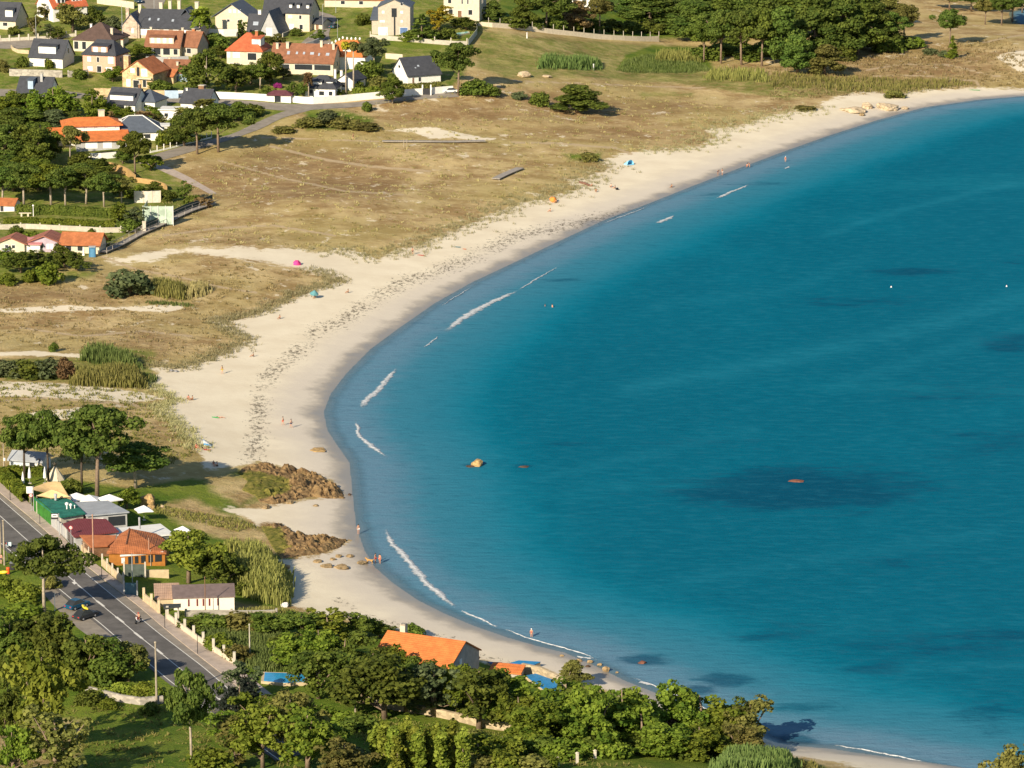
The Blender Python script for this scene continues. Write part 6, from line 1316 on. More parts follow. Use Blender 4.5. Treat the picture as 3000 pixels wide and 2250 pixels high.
# litter bin and boxes at the left roadside
b = empty('litter_bin', at(24, 1682)); tag(b, 'bright orange litter bin at the left roadside', 'bin'); MB().lathe([(.26,.1),(.3,.9),(.33,1.0),(.3,1.1),(.05,1.2)], 12).build('body', mat('orange_plastic', (.62,.10,.02), rough=.4), b); MB().box(-.3,.3,-.3,.3,-.4,.1).build('foot', DARKM, b)
b = empty('container', at(36, 1670)); tag(b, 'dark waste container next to the orange bin', 'bin'); MB().box(-.35,.35,-.4,.4,.12,1.2).build('body', DARKM, b); MB().box(-.38,.38,-.42,.42,1.203,1.3).build('lid', mat('grey_plastic', (.2,.21,.22)), b)
b = empty('stall_table', at(56, 1666)); tag(b, 'pale grey folding table between the bin and the pine tree', 'table'); MB().box(-.6,.6,-.4,.4,.72,.78).build('tabletop', mat('pale_grey_board', (.5,.55,.57)), b)
for sx_ in (-.5, .5):
    for sy_ in (-.32, .32): MB().box(sx_-.03, sx_+.03, sy_-.03, sy_+.03, -.2, .718).build('leg', GALV, b)
b = empty('surfboard', at(9, 1682)); tag(b, 'yellow and white board lying at the left roadside', 'board'); MB().lathe([(.02,-.9),(.24,-.5),(.3,0),(.24,.5),(.02,.9)], 10).build('deck', mat('yellow_plastic', (.72,.55,.04), rough=.4), b); b.rotation_euler = (R(80), 0, R(70)); b.location.z += .3
# benches, shed details
b = empty('stone_bench', at(74, 634)); tag(b, 'white stone bench on the strip lawn left of the globe lamp', 'bench'); MB().box(-1.5,1.5,-.3,.3,.75,.92).build('seat', CREAM, b); MB().box(-1.1,-.7,-.25,.25,-.2,.748).build('leg', CREAM, b); MB().box(.5,.9,-.25,.25,-.2,.748).build('leg', CREAM, b)
b = empty('portable_toilet', at(271, 752)); tag(b, 'tall blue cabin at the end of the red orange roofed house', 'cabin'); MB().box(-.75,.75,-.6,.6,-.5,2.3).build('body', mat('blue_cabin_paint', (.05,.16,.28), stain=.1), b); MB().box(-.8,.8,-.65,.65,2.303,2.45).build('roof', GREYW, b); MB().box(-.4,.4,-.63,-.595,0,1.9).build('door', mat('blue_door', (.08,.22,.36)), b)
b = empty('statue', at(245, 748)); tag(b, 'small white garden statue among bushes by the orange parasol', 'statue'); MB().lathe([(.35,0),(.3,.3),(.16,.4),(.22,.9),(.2,1.3),(.08,1.45),(.14,1.6),(.12,1.75),(.02,1.85)], 10).build('figure', SHUT, b)
# ---------------------------------------------------------------- parasols, sails, tents
def parasol(label, x, y, r, h, m, open_=True, square=True, name='parasol', tilt=0, p=None):
    p = p or at(x, y); root = empty(name, p, rnd.uniform(0, .8)); tag(root, label, 'parasol'); MB().tube([(0,0,-.2),(0,0,h)], .035, 7).build('pole', GALV, root)
    if open_:
        n = 4 if square else 8; a0 = math.pi/4 if square else 0; c = [(r*math.cos(a0+2*math.pi*i/n), r*math.sin(a0+2*math.pi*i/n), h-.8) for i in range(n)]; mid = []
        for i in range(n): q = (Vector(c[i])+Vector(c[(i+1) % n]))/2; mid.append((q.x*.96, q.y*.96, q.z+.06))
        ring = [x_ for pr in zip(c, mid) for x_ in pr]; k = len(ring); vs = [(0,0,h+.05)]+ring+[(a*1.0, b*1.0, z-.16) for a, b, z in ring]+[(0,0,h-.03)]
        MB().add(vs, [(0, 1+i, 1+(i+1) % k) for i in range(k)]+[(1+i, 1+k+i, 1+k+(i+1) % k, 1+(i+1) % k) for i in range(k)]+[(1+2*k, 1+k+(i+1) % k, 1+k+i) for i in range(k)]).build('canopy', m, root)
        MB().box(-.3,.3,-.3,.3,-.1,.1).build('base', CONC, root)
    else:
        MB().lathe([(.05,h*.28),(.3,h*.33),(.26,h*.6),(.14,h*.85),(.03,h+.05)], 10).build('canopy', m, root); MB().box(-.3,.3,-.3,.3,-.1,.1).build('base', CONC, root)
    if tilt: root.rotation_euler = (tilt, tilt*.5, 0)
    return root
for x, y, l in ((68,1431,'closed white parasol nearest the hedge, left of three'), (87,1416,'closed white parasol, middle of three'), (132,1416,'closed white parasol, right of three beside the teepee tent')): parasol(l, x, y, 1.4, 3.0, CANVAS, False)
parasol('open white parasol behind the green roof, left one of the three there', 226, 1492, 2.5, 2.9, CANVAS); parasol('open white parasol behind the grey canopy, middle of the three there', 262, 1496, 2.3, 2.8, CANVAS)
parasol('open white parasol behind the grey canopy, right one near the bright tree', 322, 1498, 2.4, 3.0, CANVAS)
parasol('open white parasol on the terrace right of the grey canopy', 422, 1524, 1.9, 2.6, CANVAS); parasol('open white parasol on the lawn right of the white roof', 536, 1582, 1.8, 2.4, CANVAS)
def tent(label, x, y, r, h, m, poles=True):
    root = empty('teepee_tent', at(x, y), .4); tag(root, label, 'tent'); n = 8
    ring = [(r*math.cos(2*math.pi*i/n), r*math.sin(2*math.pi*i/n), 0) for i in range(n)]; top = [(a*.12, b*.12, h) for a, b, _ in ring]
    MB().add(ring+top, [(i, (i+1) % n, n+(i+1) % n, n+i) for i in range(n)]+[tuple(range(n, 2*n))]).build('cover', m, root)
    for i in range(0, n, 2): MB().tube([Vector(ring[i])*1.0, (-ring[i][0]*.25, -ring[i][1]*.25, h*1.3)], .04, 5).build('pole', BARK, root)
tent('cream teepee tent with crossed poles right of the closed parasols', 162, 1404, 1.8, 2.3, CREAM); tent('smaller cream teepee tent behind the closed parasols', 116, 1384, 1.4, 2.0, CREAM)
def sail(label, pts, m):
    V = [at_h(x, y, h) for x, y, h in pts]; c = sum(V, Vector())/len(V); root = empty('shade_sail', (c.x, c.y, gz(c.x, c.y))); tag(root, label, 'awning'); o = root.location.copy(); V = [q-o for q in V]; n = 8; vs = []; fs = []
    A, B, C_, D = V if len(V) == 4 else V+[V[2]]
    for i in range(n+1):
        for j in range(n+1):
            u, v_ = i/n, j/n; q = A.lerp(B, u).lerp(D.lerp(C_, u), v_); q = q-Vector((0,0,.9*math.sin(math.pi*u)*math.sin(math.pi*v_)*.6)); vs.append(q)
    fs = [(i*(n+1)+j, i*(n+1)+j+1, (i+1)*(n+1)+j+1, (i+1)*(n+1)+j) for i in range(n) for j in range(n)]
    k = len(vs); vs2 = vs+[q-Vector((0,0,.04)) for q in vs]; fs2 = fs+[tuple(k+a for a in reversed(f)) for f in fs]
    MB().add(vs2, fs2).build('cloth', m, root)
    for q in {tuple(q) for q in V}: MB().tube([(q[0], q[1], -.5), (q[0], q[1], q[2]+.1)], .07, 6).build('mast', WOODP, root)
sail('large tan shade sail stretched behind the notice board', [(86,1432,2.6),(140,1412,3.0),(176,1412,3.2),(206,1462,2.9)], TANC); sail('tan shade sail with a raised middle above the green roof', [(108,1452,2.9),(152,1434,3.9),(208,1456,3.2),(150,1460,2.8)], TANC)
hh = house('small hut with grey tilted roof behind the closed parasols', 76, 1380, 6.2, 4.0, 2.2, 'gx', 1.0, -16, mat('pale_grey_board', (.5,.55,.57)), GREYR, name='hut', cat='hut', wins=[('f',.7,.9,1.2,.8)])
# dark terrace clutter on the green roof
b = empty('roof_vent', at_h(196,1488,3.0)); tag(b, 'white twin roof vents on the green roof', 'vent'); MB().lathe([(.1,-.2),(.12,.5),(.3,.55),(.32,.85),(.05,1.0)], 10).build('cowl', SHUT, b); MB().lathe([(.1,-.2),(.12,.3),(.26,.35),(.26,.6),(.05,.7)], 10, (.6,.3,0)).build('cowl', SHUT, b)
b = empty('roof_vent', at_h(163,1462,3.0)); tag(b, 'grey cylinder vent near the rear of the green roof', 'vent'); MB().lathe([(.22,-.2),(.24,.6),(.34,.65),(.3,.9),(.04,1.0)], 10).build('cowl', GALV, b)
pole('white flue pipe at the front edge of the green roof', 220, 1484, 1536, .1, SHUT, 'flue_pipe', 'pipe', 'cap')
# ---------------------------------------------------------------- vehicles
CARBODY = {}
def car(label, x, y, yaw, col, L=4.2, W=1.75, H=1.45, cat='car', lift=.06):
    p = at(x, y, lift); root = empty('parked_car', p, R(yaw)); tag(root, label, cat); cm = mat('car_paint_%d' % int(sum(c*97*(i+1) for i, c in enumerate(col))), col, rough=.25, var=.03, spec=.5)
    prof = [(-L/2,.35),(-L/2,.72),(-L/2+.15,.82),(-L*.22,.9),(L*.46,.86),(L/2,.7),(L/2,.35)]
    w2 = W/2; vs = []; n = len(prof)
    for s in (-1, -.86, .86, 1): vs += [(s*w2, yy, z-(.06 if abs(s) == 1 else 0)) for yy, z in prof]
    fs = [(k*n+i, k*n+(i+1) % n, (k+1)*n+(i+1) % n, (k+1)*n+i) for k in range(3) for i in range(n)]+[tuple(range(n)), tuple(range(4*n-1, 3*n-1, -1))]
    MB().add(vs, fs).build('body', cm, root)
    cab = [(-L*.24,.86),(-L*.08,H-.04),(L*.22,H),(L*.42,.87)]; c2 = [(s*(w2*.92 if i in (0, 3) else w2*.78), yy, z) for s in (-1, 1) for i, (yy, z) in enumerate(cab)]
    g = MB().add(c2, [(0,1,2,3),(7,6,5,4),(0,4,5,1),(1,5,6,2),(2,6,7,3)]).build('window_glass', GLASS, root)
    MB().box(-w2*.76, w2*.76, -L*.07, L*.21, H-.03, H+.035).build('roof', cm, root)
    for sx_ in (-1, 1):
        for yy in (-L*.31, L*.31):
            wv = MB(); m_ = 12; xs = (sx_*(w2-.2), sx_*(w2+.01))
            wv.add([(xx, yy+.31*math.cos(2*math.pi*i/m_), .31+.31*math.sin(2*math.pi*i/m_)) for xx in xs for i in range(m_)], [tuple(range(m_)), tuple(range(2*m_-1, m_-1, -1))]+[(i, (i+1) % m_, m_+(i+1) % m_, m_+i) for i in range(m_)])
            wo = wv.build('wheel', BLACK, root); MB().lathe([(.02,-.02),(.17,-.02),(.17,.02),(.02,.02)], 10).build('rim', GALV, wo); wo.children[0].rotation_euler = (0, math.pi/2, 0); wo.children[0].location = (sx_*(w2+.01), yy, .31)
        MB().box(sx_*w2*.62-.16, sx_*w2*.62+.16, -L/2-.02, -L/2+.05, .58, .72).build('headlight', SHUT, root); MB().box(sx_*w2*.66-.14, sx_*w2*.66+.14, L/2-.04, L/2+.02, .58, .74).build('tail_light', RED, root)
    return root
car('dark teal car climbing the steep upper road', 978, 82, 160, (.02,.10,.13)); car('pale silver car under the big pine at the wall end', 1358, 272, -75, (.55,.56,.58)); car('white car half hidden behind the trunk of the big pine', 1318, 272, -80, (.70,.70,.68))
car('dark blue car in the shade at the top of the hill road', 405, 8, 20, (.02,.05,.10)); car('silver car beside the flat pink carport roof', 30, 736, -60, (.4,.42,.45))
dc = car('dark car parked on the roadside carrying a yellow kayak', 250, 1812, 142, (.03,.035,.04)); car('blue car parked ahead of the dark car with kayak', 226, 1782, 142, (.010,.075,.14))
kp_ = dc.matrix_basis.copy(); k = empty('kayak', dc.location+Vector((0,0,1.66)), dc.rotation_euler.z+R(62)); tag(k, 'bright yellow kayak tied across the roof of the dark car', 'kayak')
mb = MB().lathe([(.03,-1.5),(.2,-1.1),(.33,-.4),(.33,.4),(.2,1.1),(.03,1.5)], 10); mb.v = [(x_, z_, y_*.6+.05+.06*abs(z_)) for x_, y_, z_ in mb.v]; mb.build('hull', mat('yellow_plastic', (.72,.55,.04)), k, smooth=True)
mb = MB().lathe([(.24,-.02),(.26,.05),(.2,.06)], 12, (0,0,.24)); mb.build('cockpit_rim', DARKM, k)
def motorbike(label, x, y, yaw):
    root = empty('motorcycle', at(x, y, .07), R(yaw)); tag(root, label, 'motorcycle')
    for yy in (-.68, .68):
        wv = MB(); m_ = 16
        for xx in (-.06, .06): wv.v += [(xx, yy+.31*math.cos(2*math.pi*i/m_), .31+.31*math.sin(2*math.pi*i/m_)) for i in range(m_)]+[(xx, yy+.2*math.cos(2*math.pi*i/m_), .31+.2*math.sin(2*math.pi*i/m_)) for i in range(m_)]
        wv.f = [(i, (i+1) % m_, m_+(i+1) % m_, m_+i) for i in range(m_)]+[(2*m_+m_+i, 2*m_+m_+(i+1) % m_, 2*m_+(i+1) % m_, 2*m_+i) for i in range(m_)]+[(i, 2*m_+i, 2*m_+(i+1) % m_, (i+1) % m_) for i in range(m_)]+[(m_+(i+1) % m_, 3*m_+(i+1) % m_, 3*m_+i, m_+i) for i in range(m_)]
        wv.build('wheel', BLACK, root)
    MB().tube([(0,-.68,.31),(0,-.45,.75),(0,-.38,.98)], .05, 7).build('fork', GALV, root); MB().tube([(-.34,-.34,1.02),(0,-.4,1.0),(.34,-.34,1.02)], .025, 6).build('handlebar', DARKM, root)
    MB().tube([(0,-.42,.72),(0,-.2,.82),(0,.1,.76),(0,.25,.62)], [.1,.19,.18,.1], 9).build('fuel_tank', RED, root, smooth=True); MB().tube([(0,.05,.8),(0,.4,.82),(0,.75,.88)], [.1,.15,.07], 8).build('seat', BLACK, root, smooth=True)
    MB().box(-.16,.16,-.3,.25,.25,.6).build('engine', GALV, root); MB().tube([(.18,-.1,.3),(.2,.4,.32),(.2,.85,.42)], .06, 7).build('exhaust', GALV, root); MB().lathe([(.02,0),(.12,.02),(.13,.12),(.04,.18)], 10, (0,-.55,.85)).build('headlight', SHUT, root)
    return root
mbk = motorbike('small red motorcycle riding in the right lane towards the camera', 405, 1826, -24)
mbk2 = motorbike('parked motorcycle by the wooden poles at the left edge of the road', 22, 1606, 60)
# ---------------------------------------------------------------- people
def skin_body(verts, edges, radii, name, sub=1):
    me = bpy.data.meshes.new(name); me.from_pydata(verts, edges, []); o = bpy.data.objects.new(name, me); COL.objects.link(o)
    md = o.modifiers.new('s', 'SKIN'); md.use_smooth_shade = True
    for i, sv in enumerate(me.skin_vertices[0].data): sv.radius = (radii[i] if isinstance(radii[i], tuple) else (radii[i], radii[i])); sv.use_root = (i == 0)
    if sub: o.modifiers.new('d', 'SUBSURF').levels = sub
    dg = bpy.context.evaluated_depsgraph_get(); dg.update(); m2 = bpy.data.meshes.new_from_object(o.evaluated_get(dg)); m2.name = name
    bpy.data.objects.remove(o); m2.polygons.foreach_set('use_smooth', [True]*len(m2.polygons)); return m2
POSES = {}
def joints(pose):
    """pelvis-first skeleton, metres, facing -y"""
    J = dict(pel=(0,0,.95), spi=(0,.01,1.15), che=(0,0,1.36), nec=(0,.01,1.50), hea=(0,-.02,1.60), top=(0,-.01,1.70),
      shL=(-.17,0,1.42), elL=(-.25,.03,1.14), wrL=(-.27,-.04,.90), shR=(.17,0,1.42), elR=(.25,.03,1.14), wrR=(.27,-.04,.90),
      hiL=(-.10,0,.90), knL=(-.11,-.03,.50), anL=(-.11,.03,.08), toL=(-.12,-.14,.03), hiR=(.10,0,.90), knR=(.11,-.03,.50), anR=(.11,.03,.08), toR=(.12,-.14,.03))
    if pose == 'walk': J.update(knL=(-.10,-.20,.52), anL=(-.10,-.18,.10), toL=(-.10,-.34,.08), knR=(.10,.06,.50), anR=(.10,.30,.12), toR=(.10,.18,.03), elL=(-.24,.12,1.16), wrL=(-.26,.16,.92), elR=(.24,-.06,1.15), wrR=(.25,-.24,.98))
    if pose == 'bend': J.update(spi=(0,-.10,1.12), che=(0,-.30,1.24), nec=(0,-.42,1.30), hea=(0,-.52,1.30), top=(0,-.60,1.34), shL=(-.17,-.33,1.22), elL=(-.2,-.40,.95), wrL=(-.18,-.46,.72), shR=(.17,-.33,1.22), elR=(.2,-.40,.95), wrR=(.18,-.46,.72))
    if pose == 'sit':
        J = {k: (x, y, z-.80) for k, (x, y, z) in J.items()}
        J.update(knL=(-.13,-.36,.40), anL=(-.12,-.62,.08), toL=(-.12,-.78,.06), knR=(.14,-.36,.38), anR=(.13,-.64,.08), toR=(.13,-.80,.06), hiL=(-.1,-.03,.13), hiR=(.1,-.03,.13), elL=(-.27,.12,.36), wrL=(-.28,.24,.10), elR=(.24,-.10,.38), wrR=(.16,-.30,.44))
    if pose == 'ride':
        J = {k: (x, y, z-.05) for k, (x, y, z) in J.items()}
        J.update(spi=(0,-.05,1.12), che=(0,-.12,1.30), nec=(0,-.16,1.43), hea=(0,-.2,1.53), top=(0,-.2,1.64), shL=(-.17,-.12,1.36), shR=(.17,-.12,1.36), elL=(-.28,-.3,1.15), elR=(.28,-.3,1.15), wrL=(-.3,-.5,1.03), wrR=(.3,-.5,1.03), knL=(-.2,-.32,.72), knR=(.2,-.32,.72), anL=(-.18,-.12,.36), anR=(.18,-.12,.36), toL=(-.18,-.28,.3), toR=(.18,-.28,.3), hiL=(-.12,0,.86), hiR=(.12,0,.86))
    if pose == 'lie':
        J = {k: (x, z-.95, .12+(-y)*.8) for k, (x, y, z) in J.items()}; J.update(top=(0,.75,.2), hea=(0,.65,.16), knL=(-.12,-.42,.28), elL=(-.3,.24,.1), elR=(.3,.24,.1), wrL=(-.36,.02,.07), wrR=(.36,.02,.07), toL=(-.13,-.93,.2), toR=(.13,-.93,.2))
    return J
EDG = [('pel','spi'),('spi','che'),('che','nec'),('nec','hea'),('hea','top'),('che','shL'),('shL','elL'),('elL','wrL'),('che','shR'),('shR','elR'),('elR','wrR'),('pel','hiL'),('hiL','knL'),('knL','anL'),('anL','toL'),('pel','hiR'),('hiR','knR'),('knR','anR'),('anR','toR')]
RAD = dict(pel=(.15,.11), spi=(.13,.10), che=(.15,.11), nec=.055, hea=(.085,.10), top=(.07,.08), shL=.06, shR=.06, elL=.042, elR=.042, wrL=.03, wrR=.03, hiL=.085, hiR=.085, knL=.058, knR=.058, anL=.042, anR=.042, toL=.032, toR=.032)
def body_mesh(pose):
    if pose in POSES: return POSES[pose]
    J = joints(pose); names = list(J); names.remove('pel'); names = ['pel']+names; V = [J[n] for n in names]; E = [(names.index(a), names.index(b)) for a, b in EDG]; Rr = [RAD[n] for n in names]
    for s in 'LR':           # palm, four unequal fingers and a thumb leaving the side of the palm
        w_ = Vector(J['wr'+s]); d = (w_-Vector(J['el'+s])).normalized(); side = Vector((1 if s == 'R' else -1, 0, 0)); side = (side-d*side.dot(d)).normalized(); fr = d.cross(side)
        ip = len(V); V.append(tuple(w_+d*.075)); Rr.append((.03,.018)); E.append((names.index('wr'+s), ip))
        for k, ln in enumerate((.062,.075,.07,.052)):
            b = w_+d*.09+fr*(-.03+.02*k); i1 = len(V); V.append(tuple(b+d*ln*.5)); Rr.append(.0085); E.append((ip, i1)); V.append(tuple(b+d*ln*.95-side*.02)); Rr.append(.007); E.append((i1, i1+1))
        b = w_+d*.03-fr*.03; i1 = len(V); V.append(tuple(b+d*.03-fr*.02)); Rr.append(.011); E.append((ip, i1)); V.append(tuple(b+d*.07-fr*.03)); Rr.append(.009); E.append((i1, i1+1))
    bd = skin_body(V, E, Rr, 'body', 1)
    # face: nose, ears as bumps are pulled out of the head with extra geometry joined to the same mesh
    bm = bmesh.new(); bm.from_mesh(bd); h = Vector(J['hea']); u = (Vector(J['top'])-h).normalized(); f = Vector((0,-1,0)) if pose != 'lie' else Vector((0,0,1)); f = (f-u*f.dot(u)).normalized(); sd_ = f.cross(u)
    for off_, r_ in ((f*.098+u*.01, .016), (sd_*.088, .02), (-sd_*.088, .02)): bmesh.ops.create_icosphere(bm, subdivisions=1, radius=r_, matrix=Matrix.Translation(h+off_))
    me = bpy.data.meshes.new('body'); bm.to_mesh(me); bm.free(); me.polygons.foreach_set('use_smooth', [True]*len(me.polygons))
    def garment(keys, edges, grow, nm): return skin_body([J[k] for k in keys], [(keys.index(a), keys.index(b)) for a, b in edges], [tuple(x*grow for x in RAD[k]) if isinstance(RAD[k], tuple) else RAD[k]*grow for k in keys], nm, 1)
    mid = lambda a, b, t_: tuple(Vector(J[a]).lerp(Vector(J[b]), t_))
    JJ = dict(J); JJ['thL'] = mid('hiL','knL',.55); JJ['thR'] = mid('hiR','knR',.55); RAD['thL'] = RAD['thR'] = .075; J = JJ
    shorts = garment(['pel','hiL','thL','hiR','thR'], [('pel','hiL'),('hiL','thL'),('pel','hiR'),('hiR','thR')], 1.13, 'shorts')
    shirt = garment(['spi','che','shL','shR'], [('spi','che'),('che','shL'),('che','shR')], 1.14, 'shirt')
    swim = garment(['pel','spi','che'], [('pel','spi'),('spi','che')], 1.12, 'swimsuit')
    mb = MB(); q = u.to_track_quat('Z', 'Y').to_matrix().to_4x4(); cap = MB().lathe([(.1,-.03),(.108,.03),(.1,.08),(.07,.125),(.02,.14)], 12); cap.v = [tuple(h+f*-.012+u*.01+q @ Vector(vv)) for vv in cap.v]
    eyes = MB()
    for s in (-1, 1):
        c = h+f*.092+sd_*s*.034+u*.03; eyes.box(c.x-.009, c.x+.009, c.y-.009, c.y+.009, c.z-.007, c.z+.007)
    c = h+f*.09-u*.04; eyes.box(c.x-.022, c.x+.022, c.y-.008, c.y+.008, c.z-.005, c.z+.005)
    POSES[pose] = (me, shorts, shirt, swim, cap.mesh('hair', None, True), eyes.mesh('eyes', None)); return POSES[pose]
SKIN = mat('fair_skin', (.50,.27,.17), var=.05, rough=.6); SKINT = mat('tanned_skin', (.36,.18,.10), var=.05, rough=.6); HAIR = mat('dark_hair', (.035,.022,.015), rough=.6)  # two plain skin tones, fair and tanned
def cloth(nm, c): return mat(nm+'_cloth', c, var=.08, rough=.85)
CL = dict(red=cloth('red',(.52,.04,.04)), pink=cloth('pink',(.62,.16,.2)), coral=cloth('coral',(.66,.16,.11)), black=cloth('black',(.015,.015,.018)), navy=cloth('navy',(.03,.04,.10)), yellow=cloth('yellow',(.62,.5,.05)), white=cloth('white',(.72,.7,.66)), grey=cloth('grey',(.22,.22,.23)), brown=cloth('brown',(.17,.1,.06)), teal=cloth('teal',(.1,.26,.28)), green=cloth('green',(.1,.55,.15)), orange=cloth('orange',(.7,.2,.04)), blue=cloth('blue',(.08,.3,.55)))
def at_sea(x, y, z=0.0):
    a, b = plane_pt(x, y, 0.0); return Vector((float(a), float(b), z))
def person(label, x, y, pose='stand', yaw=0, shirt=None, shorts=None, swim=None, hair=HAIR, skin=SKIN, dz=0, k=1.0, p=None):
    p = p.copy() if p is not None else (at_sea(x, y, dz) if dz else at(x, y))
    root = empty('person', p, R(yaw)); root.scale = (k, k, k); tag(root, label, 'person'); ms = body_mesh(pose)
    def put(nm, me, m):
        c = me.copy(); c.materials.clear(); c.materials.append(m); return link_mesh(nm, c, root)
    b = put('body', ms[0], skin)
    if shorts: put('shorts', ms[1], CL[shorts])
    if shirt: put('shirt', ms[2], CL[shirt])
    if swim: put('swimsuit', ms[3], CL[swim])
    put('hair' if hair is HAIR else 'hat', ms[4], hair); put('facial_features', ms[5], mat('dark_eyes', (.02,.012,.01))); return root
Pn = person; G = CL
Pn('wading person in dark red swimsuit and white sun hat near the beach house', 1557, 1866, 'stand', 160, swim='red', hair=G['white'], dz=-.35)
Pn('person in black top and red shorts standing at the water edge', 1100, 1650, 'stand', 60, 'black', 'red')
Pn('person in coral red clothes beside the one in black top', 1113, 1652, 'stand', -40, 'coral', 'coral')
Pn('bare chested bather in pale trunks standing alone at the water edge', 1050, 1564, 'stand', 30, shorts='white')
Pn('walker in coral red beachwear on the sand below the breaking wave', 829, 1246, 'walk', -90, 'coral', 'coral')
Pn('dark haired walker in white top and navy shorts beside the coral one', 853, 1253, 'walk', -100, 'white', 'navy')
Pn('walker in yellow clothes alone on the wide sand', 651, 1095, 'walk', 70, 'yellow', 'yellow')
Pn('person dressed all in black standing near the dune edge', 1209, 746, 'stand', -20, 'black', 'black')
Pn('sitting bather in brown swimwear right of the teal parasol', 1020, 858, 'sit', -60, swim='brown', skin=SKINT)
Pn('sitting bather leaning on the sand below the grass tongue', 820, 934, 'sit', -40, swim='grey', skin=SKINT)
Pn('sitting bather with dark swimwear near the kelp line', 742, 1045, 'sit', -80, swim='navy', skin=SKINT)
Pn('white shirted person under the teal parasol', 923, 873, 'sit', -30, 'white', 'white')
Pn('bather in pink sitting near the sand point, left one of two', 552, 1170, 'sit', 20, 'pink', 'brown'); Pn('bather in brown trunks sitting near the sand point, right one of two', 564, 1172, 'sit', -60, shorts='brown', skin=SKINT)
Pn('bather in pink lying beside the green towel', 646, 1224, 'lie', 70, swim='pink')
Pn('person in red sitting in front of the striped beach tent', 575, 1312, 'sit', 50, 'red', 'red'); Pn('dark clothed person lying before the striped beach tent', 592, 1314, 'lie', 95, 'navy', 'black')
Pn('person in black sitting on the sand by the grassy rocks, left of two', 626, 1364, 'sit', 10, 'black', 'white'); Pn('person in white top sitting on the sand by the grassy rocks, right of two', 636, 1366, 'sit', -50, 'white', 'black')
Pn('person sitting in the shade of the orange parasol', 1629, 594, 'sit', -30, shorts='brown', skin=SKINT); Pn('sunbather sitting below the orange parasol', 1612, 620, 'sit', -60, swim='coral')
Pn('dark red clothed person sitting at the end of the driftwood beam', 1734, 546, 'sit', -70, 'red', 'brown'); Pn('bather in brown crouching right of the driftwood beam', 1746, 562, 'sit', 0, swim='brown', skin=SKINT)
Pn('person in black sitting with bags on the upper beach, right one', 1802, 552, 'sit', -90, 'black', 'black'); Pn('person in white sitting with bags on the upper beach, left one', 1790, 548, 'sit', -10, 'white', 'grey')
Pn('bather sitting alone on the damp sand of the upper beach', 1968, 549, 'sit', -40, swim='brown', skin=SKINT)
Pn('pale bather standing at the far water edge', 2116, 513, 'stand', 40, shorts='white'); Pn('darker bather bending at the far water edge', 2103, 512, 'bend', 30, shorts='navy', skin=SKINT)
Pn('bather in red sitting at the far water edge, left of two', 2189, 489, 'sit', -20, swim='red'); Pn('bather in coral standing at the far water edge, right of two', 2196, 491, 'bend', -60, swim='coral')
Pn('wading bather in red with white hat in the far shallows', 2301, 474, 'stand', 20, swim='red', hair=G['white'], dz=-.2)
Pn('swimmer in the bay, left of the two near the middle', 1597, 897, 'stand', 90, dz=-1.22, skin=SKINT); Pn('swimmer in the bay, right of the two near the middle', 1618, 900, 'stand', -60, dz=-1.0)
Pn('white clothed walker on the dune path near the lone shrubs', 1035, 408, 'walk', -90, 'white', 'brown')
rp = mbk.location.copy(); Pn('rider in red jacket sitting on the small red motorcycle', 0, 0, 'ride', -24, 'red', 'black', hair=G['red'], p=rp+Vector((math.sin(R(-24))*-.28, math.cos(R(-24))*.28, -.02)))
Pn('person in lilac top standing by the two wooden poles', 4, 1652, 'stand', -30, 'pink', 'navy')
# dog
J = dict(b=(0,.3,.5), m=(0,0,.52), c=(0,-.28,.5), n=(0,-.42,.66), h=(0,-.52,.74), s=(0,-.68,.70), t=(0,.5,.6), t2=(0,.62,.78))
dv = list(J.values()); de = [(0,1),(1,2),(2,3),(3,4),(4,5),(0,6),(6,7)]; dr = [(.11,.12),(.1,.11),(.13,.16),.08,.085,.04,.035,.02]
for sx_ in (-1, 1):
    i = len(dv); dv += [(sx_*.09,.32,.36),(sx_*.09,.42,.2),(sx_*.09,.36,.03)]; de += [(0,i),(i,i+1),(i+1,i+2)]; dr += [.07,.03,.03]
    i = len(dv); dv += [(sx_*.09,-.28,.32),(sx_*.09,-.26,.18),(sx_*.09,-.3,.03)]; de += [(2,i),(i,i+1),(i+1,i+2)]; dr += [.055,.032,.03]
    i = len(dv); dv += [(sx_*.07,-.5,.84)]; de += [(4,i)]; dr += [.025]
dg_ = empty('dog', at(1083, 1652), R(-110)); dg_.scale = (1.3,)*3; tag(dg_, 'golden brown dog standing beside the two people at the water edge', 'dog')
dm = skin_body(dv, de, dr, 'body', 1); dm.materials.append(mat('golden_fur', (.42,.24,.08), var=.2, scale=8)); link_mesh('body', dm, dg_)
